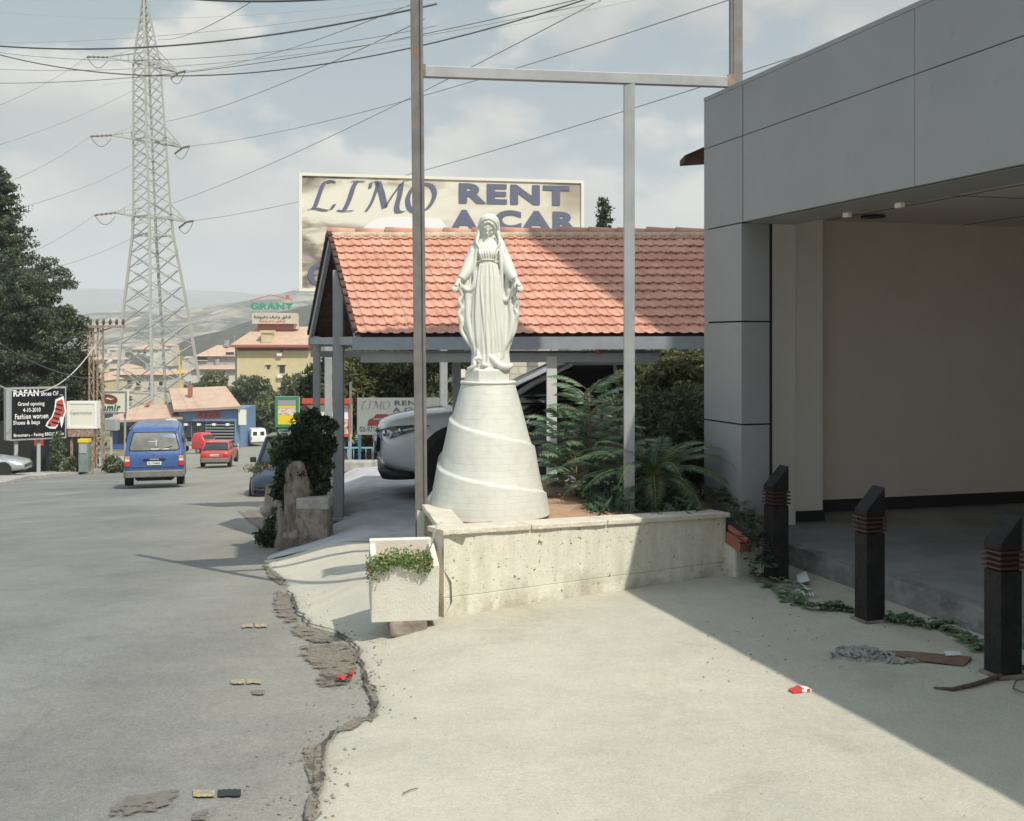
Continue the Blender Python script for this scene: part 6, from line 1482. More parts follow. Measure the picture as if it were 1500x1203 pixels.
loc = Vector((P(553, 690, 15.3).x, 15.3, -.29)); suv('pearl white luxury car nose-out under the carport behind the pole', loc, R(-83), 'carwhite', 'parked_suv').scale = (1.03, 1.03, 1.03)
loc = Vector((3.75, 13.75, -.33)); suv('black off-road car under the carport behind the compound leaved shrubs', loc, R(94), 'carblack', 'black_suv').scale = (.84, .84, .80)

# ------------------------------------------------------------------ bush, stump-like rock, trough at the carport corner
def corner():
    t = thing('rock_pillar', 'tall weathered brown stone stump beside the dark bush', 'rock', G0(440, 778, ground)); g = MB(); Y = 12.2; rg = []
    for k in range(31):
        k = k*.4; y = lerp(784, 676, k/12); c = P(lerp(438, 434, k/12)+1.5*math.sin(k), y, Y); r_ = interp(k/12, [(0, .16), (.2, .13), (.6, .115), (.95, .10), (1, .06)]); ring = []
        for i in range(36):
            a = i/36*6.283; f = 1+.35*noise.noise(Vector((math.cos(a)*1.8, math.sin(a)*1.8, k*.12)))+.38*noise.noise(Vector((math.cos(a)*4.5, math.sin(a)*4.5, k*.25)))+.12*noise.noise(Vector((math.cos(a)*12, math.sin(a)*12, k*1.5))); ring.append(c+Vector((r_*f*math.cos(a), r_*f*math.sin(a)*1.3, 0)))
        rg.append(ring)
    g.rings(rg); obj('rock_body', g, 'stone', t, world=True)
    t = thing('stone_step', 'rough stone block with pale slab on top right of the stump', 'step', G0(460, 770, ground)); g = MB(); a = P(455, 737, 12.1); g.box((a.x+.03, a.y+.1, a.z), (.34, .35, .12)); obj('slab', g, 'stonegrey', t, world=True, bevel=.015)
    g = MB(); g.box((a.x+.02, a.y+.12, a.z-.25), (.34, .4, .40)); obj('rubble', g, 'stone', t, world=True, bevel=.03)
    b = G0(445, 745, ground); b.y = 12.6; b.x = (448-750)/F*12.6; b.z = -.5
    rb = random.Random(17); bl = []
    for _ in range(54):
        y = rb.uniform(616, 738); hw_ = interp(y, [(612, 14), (645, 36), (690, 42), (735, 30)]); x = interp(y, [(612, 462), (650, 452), (735, 446)])+rb.uniform(-1, 1)*hw_; r_ = rb.uniform(.06, .13)
        bl.append(((x-448)/F*12.6, rb.uniform(-.3, .25), CH-(y-500)/F*12.6-b.z, r_, r_, r_*rb.uniform(.7, 1.3)))
    bl += [((434-448)/F*12.6, -.42, CH-(678-500)/F*12.6-b.z, .10, .09, .08), ((446-448)/F*12.6, -.45, CH-(690-500)/F*12.6-b.z, .09, .09, .08), ((424-448)/F*12.6, -.40, CH-(690-500)/F*12.6-b.z, .07, .09, .09)]
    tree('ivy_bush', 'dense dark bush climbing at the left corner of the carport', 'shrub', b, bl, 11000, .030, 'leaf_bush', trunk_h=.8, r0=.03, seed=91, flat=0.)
    b = G0(385, 735, road_z); Y = G0(385, 724, ground).y; t = thing('flower_trough', 'round grey concrete trough with orange flowers at the road edge', 'planter', P0(383, Y)); c = P(388, 705, Y); g = MB()
    zz = ground(c.x, c.y); g.rings([[Vector((c.x+r_*math.cos(i/20*6.283)*1.0, c.y+r_*1.6*math.sin(i/20*6.283), z)) for i in range(20)] for r_, z in ((.16, zz-.25), (.22, c.z), (.22, c.z+.16), (.18, c.z+.17))]); obj('trough_body', g, 'stonegrey', t, world=True)
    c2 = P(385, 688, Y); quads('flower_leaves', leafcluster(1500, lambda r, n: np.stack([c2.x+r.normal(0, .15, n), c2.y+r.normal(0, .2, n), c2.z+np.abs(r.normal(0, .07, n))-.03], 1), .024, 93), 'leaf_mid', t, world=True)
    g = MB(); r = random.Random(5)
    for _ in range(22): g.ell((c2.x+r.gauss(0, .15), c2.y-.15+r.gauss(0, .1), c2.z+r.uniform(-.02, .12)), (.018, .018, .012), 8, 5)
    obj('flowers', g, mat('orange_petals', (.62, .22, .12), .7), t, world=True)
    t = thing('round_stone', 'small round grey stone among weeds by the gutter', 'rock', P0(392, 13)); c = P(391, 748, 12.6); g = MB(); g.ell(c, (.085, .08, .055), 14, 8)
    for i, v in enumerate(g.v): q_ = Vector(v); g.v[i] = tuple(c+(q_-c)*(1+.5*noise.noise(q_*14)))
    obj('stone_body', g, 'stonegrey', t, world=True)
    b = P(402, 735, 12.9); b.z = ground(b.x, b.y); tree('weed_clump', 'tangled weeds between the trough and the stump', 'plant', b, [(0, 0, .15, .16, .15, .18), (.1, 0, .3, .12, .1, .15), (-.1, .0, .1, .12, .1, .1)], 1300, .025, 'leaf_bush', trunk_h=.25, r0=.01, seed=95)
    t = thing('low_stone_wall', 'low crumbling stone kerb wall running back from the stump to the trough', 'wall', P0(415, 13.)); g = MB(); a = P(424, 752, 12.4); c_ = P(398, 716, 15.0); rg = []
    for k in range(25):
        q = a.lerp(c_, k/24); j = .05*noise.noise(Vector((k*.6, 1, 1))); zb = min(ground(q.x, q.y), road_z(q.x, q.y))-.08; zt = q.z+.03+.07*noise.noise(Vector((k*.45, 4, 1)))
        rg.append([Vector((q.x-.13+j, q.y, zb)), Vector((q.x-.10+j*1.5, q.y, lerp(zb, zt, .6))), Vector((q.x-.07+j, q.y, zt)), Vector((q.x+.12, q.y, zt+.01)), Vector((q.x+.14, q.y, zb))])
    g.rings(rg, smooth=False); obj('wall_body', g, 'stone', t, world=True)
    # leaning rail and wall beside the post
    t = thing('handrail', 'grey metal handrail beside the front carport post', 'railing', P0(490, 14)); g = MB(); a, b_ = P(463, 632, 16.5), P(490, 668, 13.6); g.tube([a, b_], .03, 8); g.tube([b_, Vector((b_.x, b_.y, ground(b_.x, b_.y)))], .035, 8); g.tube([a, Vector((a.x, a.y, -.5))], .03, 8); obj('rail', g, 'galv', t, world=True)
    g = MB(); g.poly([Vector((p.x, p.y, p.z-.03)) for p in (a, b_)]+[Vector((b_.x, b_.y, -.5)), Vector((a.x, a.y, -.6))], (.06, 0, 0)); obj('rail_wall', g, 'stonegrey', t, world=True)
    # blue railing + low wall behind
    t = thing('blue_railing', 'pale blue metal railing behind the driveway', 'railing', P0(530, 23)); g = MB()
    for i in range(24): x = 500+i*9; g.bar(P(x, 655, 23), P(x, 684, 23), .018)
    g.bar(P(495, 656, 23), P(730, 656, 23), .03); g.bar(P(495, 682, 23), P(730, 682, 23), .03); obj('bars', g, 'railblue', t, world=True)
    t = thing('low_wall', 'dark low stone wall at the back of the driveway', 'wall', P0(560, 20)); g = MB(); a, b_ = P(500, 683, 20), P(780, 683, 20); g.bar(a, b_, .3, .2); g.bar(a+Vector((0, 0, -.2)), b_+Vector((0, 0, -.2)), .26, .25); obj('wall_body', g, 'stonegrey', t, world=True, bevel=.03)
    t = thing('thin_pole', 'thin pale pole right of the front carport post', 'pole', P0(515, 21)); g = MB(); g.tube([P(513.5, 560, 21), P(513.5, 700, 21)], .02, 8); obj('shaft', g, 'wirelt', t, world=True)
corner()

# ------------------------------------------------------------------ town
def facade_windows(t, wl, a, u, rows, mt='window'):
    for (x, z, w, h) in rows:
        g = MB(); c = a+u*x+Vector((0, 0, z)); g.poly([c-u*w/2-Vector((0, 0, h/2)), c+u*w/2-Vector((0, 0, h/2)), c+u*w/2+Vector((0, 0, h/2)), c-u*w/2+Vector((0, 0, h/2))], (0, -.06, 0)); obj('window', g, mt, t, world=True)
def grant():
    Y = 200.; k = Y/F; base = P(345, 640, Y); t = thing('apartment_building', 'yellow four storey building with terracotta roof and rooftop letters', 'building', base)
    def V(x, y, d=0.): p = P(x, y, Y); p.y += d; return p
    def slab(name, x0, x1, y0, y1, d0, d1, mt):
        g = MB(); a, b = V(x0, y1), V(x1, y0); g.box(((a.x+b.x)/2, Y+(d0+d1)/2, (a.z+b.z)/2), (b.x-a.x, d1-d0, b.z-a.z)); return obj(name, g, mt, t, world=True)
    slab('wall', 347, 452, 514, 640, 0, 14, 'cream'); slab('frieze', 348, 451, 508, 514, .1, 13.8, 'brown'); slab('side_bay', 343, 347, 505, 640, .6, 13, 'greywall')
    g = MB(); e0, e1 = V(338, 506, -1.), V(458, 506, -1.); r0, r1 = V(366, 478, 6), V(448, 478, 6)
    vs = [e0, e1, r1, r0, e0+Vector((0, 16, 0)), e1+Vector((0, 16, 0))]; g.add(vs, [(0, 1, 2, 3), (4, 5, 2, 3), (0, 4, 3), (1, 5, 2)]); obj('roof', g, 'tile2', t, world=True)
    g = MB(); g.bar(V(338, 507, -1.05), V(458, 507, -1.05), .4, .45); obj('eaves', g, 'terra', t, world=True)
    slab('chimney', 383, 398, 488, 502, -.2, 2, 'cream'); slab('chimney_cap', 381, 400, 484, 488, -.4, 2.2, 'cream')
    slab('roof_house', 370, 424, 470, 484, 4, 10, 'terra'); sg = slab('roof_sign', 363, 430, 458, 474, 3.2, 3.8, 'creamlt'); slab('vent_stack', 424, 430, 460, 482, 4, 5, 'creamlt')
    w2 = lambda x, y: V(x, y, 3.1)-Vector(base)
    a, b = w2(366, 470), w2(421, 459)
    text_fit('\uFEB7\uFED8\uFED6 \uFEED\uFECF\uFEAE\uFED1 \uFEE3\uFED4\uFEAE\uFEED\uFEB7\uFE94'[::-1], a.x, b.x, w2(0, 467).z, w2(0, 461).z, a.y, 'signblack', sg, .02)
    text_fit('\uFEB7\uFED8\uFED6 \uFEE3\uFED4\uFEAE\uFEED\uFEB7\uFE94'[::-1], w2(374, 0).x, w2(413, 0).x, w2(0, 472).z, w2(0, 468).z, a.y, 'shopred', sg, .02)
    text_fit('GRANT', w2(361, 0).x, w2(424, 0).x, w2(0, 453).z, w2(0, 443).z, a.y, 'green', t, .04, name='rooftop_letters', ext=.3)
    g = MB(); P_ = [V(361, 439.5, 3), V(392, 431, 3), V(424, 439, 3)]; g.bar(P_[0], P_[1], .14, .14); g.bar(P_[1], P_[2], .14, .14); c = V(416, 434, 3); g.box(c, (.5, .2, .6)); obj('roof_outline', g, 'redline', t, world=True)
    g = MB()
    for x in (364, 374, 392, 410, 421): g.bar(V(x, 442, 3.3), V(x, 460, 3.3), .07)
    obj('letter_stand', g, 'galv', t, world=True)
    u = Vector((1, 0, 0)); o0 = V(347, 640, -.02)
    def wz(y): return CH-(y-500)*k-o0.z
    def wx(x): return (x-347)*k
    facade_windows(t, None, o0, u, [(wx(393.5), wz(538), .45, .6), (wx(413.5), wz(541), .9, 1.3), (wx(412.5), wz(512), .55, .8), (wx(394), wz(509), .4, .4), (wx(393.5), wz(570), .45, .6), (wx(414), wz(572), .9, 1.0)])
    for x, y in ((410, 519), (410.5, 551)):
        g = MB(); c = V(x, y, -.3); g.box(c, (.9, .5, .5)); g.box(c-Vector((0, 0, .32)), (.7, .4, .1)); obj('air_conditioner', g, 'carwhite', t, world=True)
    for x, y, w_ in ((393.5, 534, 1.0), (413, 534, 1.5), (393.5, 566.5, 1.), (413.5, 566.5, 1.5)):
        g = MB(); g.box(V(x, y, -.15), (w_, .3, .1)); obj('lintel', g, 'creamlt', t, world=True)
grant()
def house(label, x0, x1, ye, yb, yr, Y, wall='whitewall', roof='tile2', wins=(), depth=10, hip=.2, grp='houses in the valley'):
    base = P(x0, yb, Y); t = thing('house', label, 'house', base, 0, grp)
    g = MB(); a, b = P(x0, yb, Y), P(x1, ye, Y); g.box(((a.x+b.x)/2, Y+depth/2, (a.z+b.z)/2), (b.x-a.x, depth, b.z-a.z)); obj('wall', g, wall, t, world=True)
    w = x1-x0; g = MB(); e0, e1 = P(x0-w*.04, ye, Y), P(x1+w*.04, ye, Y); e0.y -= .8; e1.y -= .8; r0, r1 = P(lerp(x0, x1, hip), yr, Y), P(lerp(x0, x1, 1-hip), yr, Y); r0.y += depth/2; r1.y += depth/2
    v = Vector((0, depth+1.6, 0)); g.add([e0, e1, r1, r0, e0+v, e1+v], [(0, 1, 2, 3), (4, 5, 2, 3), (0, 4, 3), (1, 5, 2), (0, 1, 5, 4)]); obj('roof', g, roof, t, world=True)
    if Y < 350:
        rq = random.Random(int(x0)); c = P(lerp(x0, x1, rq.uniform(.35, .65)), yr, Y); c.y += depth/2-1.2; g = MB(); g.tube([c+Vector((0, 0, -.3)), c+Vector((0, 0, 1.0))], .5, 10, False); obj('water_tank', g, 'carsilver', t, world=True)
        g = MB(); c2 = c+Vector((1.6, 0, -.2)); g.bar(c2, c2+Vector((0, 0, 2.2)), .07); g.bar(c2+Vector((-.6, 0, 2.0)), c2+Vector((.6, 0, 2.0)), .05); obj('aerial', g, 'greywall', t, world=True)
    for (wx, wy, ww, wh) in wins:
        g = MB(); k_ = Y/F; c = P(wx, wy+wh*.62, Y); g.box((c.x, Y-.25, c.z), ((ww+2.2)*k_, .5, .12)); obj('window_sill', g, 'whitewall', t, world=True)
        g = MB(); c = P(wx, wy, Y); k = Y/F; g.box((c.x, Y-.03, c.z), (ww*k, .12, wh*k)); obj('window', g, 'window', t, world=True)
    return t
house('grey tiered house with orange roof left of the yellow block', 288, 347, 522, 545, 506, 230, 'greywall', wins=[(296, 525.5, 15, 4), (337, 518, 12, 4), (301, 539, 9, 4), (341, 539, 6, 6)], hip=.35)
house('lower white terrace house behind the olive trees', 280, 350, 541, 585, 534, 226, 'whitewall', wins=[(300, 555, 8, 6), (330, 556, 8, 6)])
house('white house with orange roof high on the hillside', 196, 232, 512, 522, 505, 420, 'whitewall', wins=[(203, 517, 3, 4), (212, 517, 3, 4), (223, 517, 3, 4)], depth=14)
house('long cream building with orange roof behind the pylon legs', 150, 246, 549, 600, 541, 210, 'creamlt', wins=[(160, 560, 6, 6), (190, 560, 6, 5), (203, 562, 6, 6), (222, 562, 6, 6), (172, 576, 6, 6), (190, 584, 6, 7), (236, 562, 5, 6)])
house('small cream house with flat pale roof left of the pylon', 160, 188, 540, 560, 534, 260, 'whitewall', wins=[(168, 547, 4, 4), (180, 547, 4, 4)])
house('low orange roofed house behind the rusty poles', 112, 150, 558, 600, 549, 190, 'cream', wins=[(125, 566, 5, 5), (140, 566, 5, 5)])
house('pale block at valley bottom behind the rusty poles', 124, 172, 527, 545, 523, 330, 'creamlt', wins=[(140, 533, 5, 3), (155, 533, 5, 3)])
house('small distant house right of the pylon', 240, 268, 547, 560, 541, 300, 'whitewall', wins=[(248, 552, 4, 4), (260, 552, 4, 4)])
house('distant pale house on the slope between pylon legs', 205, 226, 549, 556, 545, 520, 'creamlt', depth=12)
house('house with red roof seen between the carport posts', 478, 520, 590, 640, 578, 60, 'whitewall', 'terra', wins=[(490, 605, 8, 8)])
# a scatter of small far buildings on the valley sides
rr = random.Random(8)
for i in range(16):
    px = rr.uniform(105, 335); Y = rr.uniform(600, 1100); ye = rr.uniform(505, 528); w = rr.uniform(7, 14)
    house('small far white house, one of many dots in the valley', px, px+w, ye, ye+30, ye-2.5, Y, rr.choice(['whitewall', 'creamlt']), depth=14, grp='tiny houses in the far valley')

def restaurant():
    Y = 118.; k = Y/F; q = P(255, 655, Y); t = thing('cafe_building', 'blue shopfront with sloping terracotta roof and red lettering', 'shop', q)
    def V(x, y, d=0.): p = P(x, y, Y); p.y += d; return p
    def slab(name, x0, x1, y0, y1, d0, d1, mt, par=None):
        g = MB(); a, b = V(x0, y1), V(x1, y0); g.box(((a.x+b.x)/2, Y+(d0+d1)/2, (a.z+b.z)/2), (b.x-a.x, d1-d0, b.z-a.z)); return obj(name, g, mt, par or t, world=True)
    slab('wall', 262, 349, 600, 660, .2, 8, 'shopblue'); slab('fascia', 262, 349, 601, 617, -.1, .2, 'shopblue'); slab('plinth', 262, 349, 650, 660, 0, .22, 'whitewall')
    g = MB(); a, b, c, d = V(258, 603, -.8), V(356, 598, -.8), V(306, 573, 7), V(218, 577, 7); g.add([a, b, c, d], [(0, 1, 2, 3)]); o = obj('roof', g, 'tile2', t, world=True); s_ = o.modifiers.new('s', 'SOLIDIFY'); s_.thickness = .25
    g = MB(); g.add([V(258, 604, -.6), V(218, 578, 7), V(222, 600, 7), V(240, 612, 2)], [(0, 1, 2, 3)]); obj('gable_wall', g, 'terra', t, world=True)
    slab('stack', 263, 268, 566, 582, 3, 3.6, 'terra')
    for i, (x0, x1) in enumerate(((270, 279), (281, 288), (290, 300), (303, 343))): slab('window', x0, x1, 619, 648, .12, .19, 'window')
    for i in range(6): slab('shelf', 301, 343, 622+i*4.4, 623+i*4.4, -.15, .12, 'greywall')
    for x in (273, 292, 314, 334): slab('lamp', x-2.5, x+2.5, 620, 623.5, -.3, .1, 'carwhite')
    slab('door_post', 344, 348, 617, 650, -.1, .2, 'shopblue'); slab('side_sign', 351, 362, 600, 622, -.5, -.3, 'signwhite')
    loc = lambda x, y: V(x, y, -.2)-q
    text_fit('SAADS', loc(291, 0).x, loc(323, 0).x, loc(0, 612).z, loc(0, 603).z, loc(0, 0).y, 'shopred', t, .04, name='lettering', ext=.1)
    text_fit('RESTAURANT', loc(284, 0).x, loc(328, 0).x, loc(0, 616.5).z, loc(0, 613.5).z, loc(0, 0).y, 'greywall', t, .0, name='lettering', ext=.05)
    # lower wing to the left
    t2 = thing('cafe_annex', 'low blue building with flat orange roof left of the red lettered shop', 'shop', V(165, 660)); 
    slab('wall', 158, 262, 612, 660, 1., 8, 'shopblue2', t2); g = MB(); a, b, c, d = V(150, 617, -.6), V(270, 611, -.6), V(248, 596, 6), V(176, 599, 6); g.add([a, b, c, d], [(0, 1, 2, 3)]); o = obj('roof', g, 'tile2', t2, world=True); s_ = o.modifiers.new('s', 'SOLIDIFY'); s_.thickness = .2
    slab('upper_band', 160, 262, 617, 625, .8, 1., 'shopblue', t2)
    for x0, x1 in ((168, 178), (180, 190), (192, 202)): slab('window', x0, x1, 627, 650, .9, .98, 'window', t2)
    g = MB(); a = V(168, 599, 7); g.add([V(172, 606, 5), V(196, 598, 5), V(185, 591, 9)], [(0, 1, 2)]); obj('back_roof', g, 'terra', t2, world=True)
    t3 = thing('oval_sign', 'white oval sign showing above the roof of the blue van', 'sign', P0(251, 95)); c = P(251, 617, 95); g = MB(); g.tube([c, c+Vector((0, -.1, 0))], .52, 24, False)
    for i, v in enumerate(g.v): g.v[i] = (c.x+(v[0]-c.x)*1., v[1], c.z+(v[2]-c.z)*.45)
    obj('oval_panel', g, 'signwhite', t3, world=True); g = MB(); g.bar(c, (c.x, c.y, road_z(c.x, c.y)), .08); obj('pole', g, 'galv', t3, world=True)
restaurant()

# rusty lattice poles with crossarm
def lattice_pole(name, label, px, Y, ytop, arm=None, wd_=.5):
    b = P0(px, Y); H = P(px, ytop, Y).z-b.z; t = thing(name, label, 'utility pole', b); g = MB(); n = int(H/.55)
    for sx in (-1, 1): g.bar((sx*wd_/2, 0, -.3), (sx*wd_*.32, 0, H), .075, .075, Vector((0, 1, 0)))
    for k in range(n):
        z0, z1 = H*k/n, H*(k+1)/n; w0 = lerp(wd_/2, wd_*.32, z0/H); w1 = lerp(wd_/2, wd_*.32, z1/H); s_ = 1 if k % 2 else -1; g.bar((s_*w0, 0, z0), (-s_*w1, 0, z1), .045, .045, Vector((0, 1, 0)))
        if k % 3 == 0: g.bar((-w0, 0, z0), (w0, 0, z0), .06, .06)
    obj('mast', g, 'rust', t)
    if arm:
        g = MB(); x0, x1 = [(a-px)/F*Y for a in arm]; g.bar((x0, -.1, H-.1), (x1, -.1, H-.1), .14, .14); g.bar((x0, .1, H-.5), (x0+1.4, -.1, H-.1), .06); obj('crossarm', g, 'rust', t)
        g = MB()
        for k in range(6): x = lerp(x0, x1, .05+k*.18); g.tube([(x, -.1, H), (x, -.1, H+.12), (x+.02, -.1, H+.3)], [.05, .09, .05], 7)
        obj('insulators', g, 'bark', t)
    return t
lattice_pole('utility_pole', 'rusty lattice pole carrying the crossarm and insulators', 147, 62, 476, (131, 184), .42)
lattice_pole('utility_pole', 'rusty lattice pole left of the crossarm pole', 134, 62, 476, None, .30)
t = thing('transformer', 'grey transformer box on a short post beside the rusty poles', 'transformer', P0(163, 66)); g = MB(); c = P(163, 622, 66); g.box(c, (.8, .6, .7)); obj('tank', g, 'greywall', t, world=True, bevel=.05); g = MB(); g.bar(c, (c.x, c.y, road_z(c.x, c.y)), .1); obj('post', g, 'wirelt', t, world=True)
t = thing('street_lamp', 'small slanted lamp head on an arm beside the rusty poles', 'street lamp', P0(150, 63)); g = MB(); g.bar(P(150, 545, 63), P(163, 528, 63), .06); g.bar(P(150, 545, 63), P(150, 700, 63), .08); obj('arm', g, 'galv', t, world=True); g = MB(); g.ell(P(160, 530, 63), (.28, .1, .1), 12, 8, Matrix.Rotation(R(-40), 3, 'Y')); obj('lamp_head', g, 'signtext', t, world=True)
t = thing('yellow_post', 'yellow crane-like post behind the pylon legs', 'post', P0(262, 180)); g = MB(); g.bar(P(262, 512, 180), P(266, 590, 180), .2); g.bar(P(258, 545, 180), P(270, 540, 180), .15); obj('shaft', g, 'signyellow', t, world=True)
# shrubs and concrete scraps at the left kerb
for i, (px, y0, lab) in enumerate(((85, 0, 'green weeds at the kerb left of the cabinet'), (108, 0, 'low dry weeds at the foot of the cabinet'), (165, 0, 'weeds on the kerb right of the rusty poles'))):
    b = P0(px, 55.5+i); tree('weed_clump', lab, 'plant', b, [(0, 0, .4, .5, .4, .5), (.4, 0, .3, .3, .3, .3)] if i != 0 else [(0, 0, 1.2, .35, .3, .9), (.2, 0, .5, .3, .3, .5)], 700, .08, 'leaf_mid', trunk_h=.5, r0=.03, seed=120+i, branches=2)

# ------------------------------------------------------------------ lattice pylon and lines
def pylon():
    Y = 165.; k = Y/F; b = P(232, 655, Y); b.z = road_z(b.x, b.y); t = thing('pylon', 'tall grey lattice electricity pylon with three pairs of arms', 'pylon', b)
    prof = [(655, 236, 70), (575, 233, 60), (450, 228, 45), (345, 224, 29), (318, 223, 27), (205, 219, 23), (92, 215, 19), (40, 213, 10), (-12, 211, 1.5)]
    def leg(y, i):
        xc = interp(-y, [(-a, c) for a, c, d in prof]); hw = interp(-y, [(-a, d) for a, c, d in prof])*k; a = R([8, 98, 188, 278][i]); z = CH-(y-500)*k
        return Vector(((xc-750)*k+hw*math.cos(a), Y+hw*math.sin(a), z))
    g = MB(); ys = [660, 575, 450, 345, 318, 205, 92, 40, -12]
    for i in range(4):
        for a, c in zip(ys, ys[1:]): g.bar(leg(a, i), leg(c, i), .34 if a > 340 else .24, .34 if a > 340 else .24)
    obj('legs', g, 'pylon', t, world=True)
    g = MB(); lv = [655]; 
    while lv[-1] > -5: lv.append(lv[-1]-max(7, interp(lv[-1], [(0, 9), (90, 15), (330, 17), (450, 27), (655, 42)])))
    for a, c in zip(lv, lv[1:]):
        for i in range(4):
            j = (i+1) % 4; w = .11 if a > 340 else .08; g.bar(leg(a, i), leg(c, j), w); g.bar(leg(a, j), leg(c, i), w)
    for y in (575, 345, 318, 205, 92):
        for i in range(4): g.bar(leg(y, i), leg(y, (i+1) % 4), .16)
    obj('bracing', g, 'pylon', t, world=True)
    ends = []
    for y, xl_, xr, dl, dr in ((92, 165, 256, -3, 10), (205, 170, 262, -3, 8), (318, 176, 268, -4, 5)):
        g = MB(); eL = P(xl_, y+dl, Y); eL.y -= 2; eR = P(xr, y+dr, Y); eR.y += 2
        for e, ids in ((eL, (2, 1)), (eR, (0, 3))):
            for i in ids: g.bar(leg(y, i), e, .15); g.bar(leg(y-20, i), e, .12); m = leg(y, i).lerp(e, .5); g.bar(leg(y-20, i).lerp(e, .5), m, .1)
        g.bar(eL, eR, .14); obj('crossarm', g, 'pylon', t, world=True)
        iL = eL+Vector((-19*k, -3, -7*k*1.)); iR = eR+Vector((-12*k, 0, -9*k)); iR2 = eR+Vector((13*k, -1, .5*k))
        for a, c in ((eL, iL), (eR, iR), (eR, iR2)):
            g = MB(); n = 9; g.tube([a.lerp(c, i/n) for i in range(n+1)], [.08 if i % 2 else .19 for i in range(n+1)], 8, False); obj('insulator', g, 'barklt', t, world=True)
        for a, c in ((iL, eL+Vector((0, 0, -.5))), (iR, iR2)):
            g = MB(); pts = [a.lerp(c, i/10)+Vector((0, 0, -math.sin(math.pi*i/10)*13*k)) for i in range(11)]; g.tube(pts, .045, 5); obj('jumper', g, 'wire', t, world=True)
        ends.append((iL, iR2))
    return ends
ends = pylon()
def wire(label, a, b, sag, r, mt='wire', n=26, group='overhead lines'):
    a, b = Vector(a), Vector(b); g = MB(); g.tube([a.lerp(b, i/n)+Vector((0, 0, -sag*4*(i/n)*(1-i/n))) for i in range(n+1)], r, 5)
    o = obj('overhead_wire', g, mt); tag(o, label, 'wire', group)
# pylon conductors to the right come over the camera's right
for (e, (x, y), lab) in zip([q[1] for q in ends]+[q[1] for q in ends], [(760, -60), (1068, 0), (1210, 68)], ['conductor from the upper right pylon arm crossing the sky', 'conductor from the middle right pylon arm to the top edge', 'conductor from the lowest right pylon arm to the shop roof']):
    wire(lab, e, P(x, y, 60), 1.2, .032, 'wiremid')
for (x0, y0, x1, y1, lab) in ((232, 58, 380, -5, 'high conductor from the pylon top crossing to the top edge'), (244, 178, 622, 28, 'rear conductor of the upper circuit rising right'), (253, 298, 880, 0, 'rear conductor of the lower circuit rising right')):
    wire(lab, P(x0, y0, 166), P(x1, y1, 70), .8, .032, 'wiremid')
for (e, (x, y), lab) in zip([q[0] for q in ends], [(-10, 158), (-10, 276), (-10, 395)], ['conductor leaving the upper left arm to the left edge', 'conductor leaving the middle left arm to the left edge', 'conductor leaving the lowest left arm to the left edge']):
    wire(lab, e, P(x, y, 120), .5, .032, 'wiremid')
for (x0, y0, x1, y1, lab) in ((195, 132, -10, 215, 'rear conductor of the upper circuit going left'), (193, 242, 20, 307, 'rear conductor of the middle circuit going left'), (195, 348, 40, 402, 'rear conductor of the lower circuit going left')):
    wire(lab, P(x0, y0, 166), P(x1, y1, 120), .5, .032, 'wiremid')
# street cables nearer the camera
wire('thick black bundled cable crossing the upper left sky', P(-10, 67, 40), P(640, 6, 31), 0.52, 0.0285)
wire('thin wire running with the thick bundled cable', P(-10, 63, 40), P(640, 3, 31), 0.26, 0.0104, 'wirelt')
wire('pale cable below the thick one, upper of its pair', P(-10, 101, 44), P(880, 2, 29), 0.61, 0.0143, 'wirelt')
wire('twisted dark cable meeting the pale cable near the pylon', P(-10, 78, 44), P(880, -8, 29), 1.39, 0.0207)
wire('dark cable dipping below the pylon top arms', P(-10, 122, 44), P(900, -14, 29), 0.61, 0.0116)
wire('thin dark wire level with the upper arms', P(-10, 76, 48), P(640, 38, 35), 0.65, 0.0091)
wire('very thin pale wire across the upper sky', P(150, 124, 55), P(960, -6, 40), 0.37, 0.0078, 'wirelt')
wire('black cable just under the top edge of the photo', P(250, -4, 25), P(560, -8, 22), 0.11, 0.0259)
wire('thin pale wire near the top edge at left', P(-10, 17, 55), P(640, -6, 44), 0.56, 0.0078, 'wirelt')
wire('cable crossing in front of the left conifers', P(-10, 497, 50), P(145, 556, 60), .4, 0.0210)
wire('sagging cable below the pine reaching the rusty poles', P(-10, 560, 50), P(140, 505, 60), 1.3, 0.0280, 'wirelt')
wire('service wire from the crossarm down to the right', P(150, 505, 61), P(245, 463, 120), .3, 0.0210)

# ------------------------------------------------------------------ hills
def hill(name, mt, ridge, Y, depth, ybase, amp, seed, nx=160, ny=36):
    g = MB(); x0, x1 = ridge[0][0], ridge[-1][0]
    def f(i, j):
        px = lerp(x0, x1, i/(nx-1)); v = j/(ny-1); y = interp(px, ridge); zr = CH-(y-500)/F*Y; zb = CH-(ybase-500)/F*(Y-depth)
        Yj = Y-depth*(1-v); z = lerp(zb, zr, ss(v, 0, 1)**.8 if v < 1 else 1)
        X = (px-750)/F*Y
        z += amp*(noise.fractal(Vector((X/Y*9+seed, Yj/Y*14, seed)), 1., 2.1, 6))*(.25+.75*math.sin(math.pi*min(v, .95)))
        return (X, Yj, z)
    g.grid(nx, ny, f)
    # back slope so that it has a body
    o = len(g.v)-nx; vs = [(g.v[o+i][0], Y+depth*.5, ybase*0-60) for i in range(nx)]
    k = len(g.v); g.v += vs; 
    for i in range(nx-1): g.f.append((o+i, o+i+1, k+i+1, k+i)); g.sm.append(True)
    struct(name, g, mt, fix=False)
hill('mountain', 'hill_far', [(-1800, 440), (-600, 425), (-200, 432), (40, 428), (150, 424), (290, 428), (400, 436), (600, 430), (1200, 420), (2200, 440), (3400, 440)], 6500, 2600, 520, 55, 1)
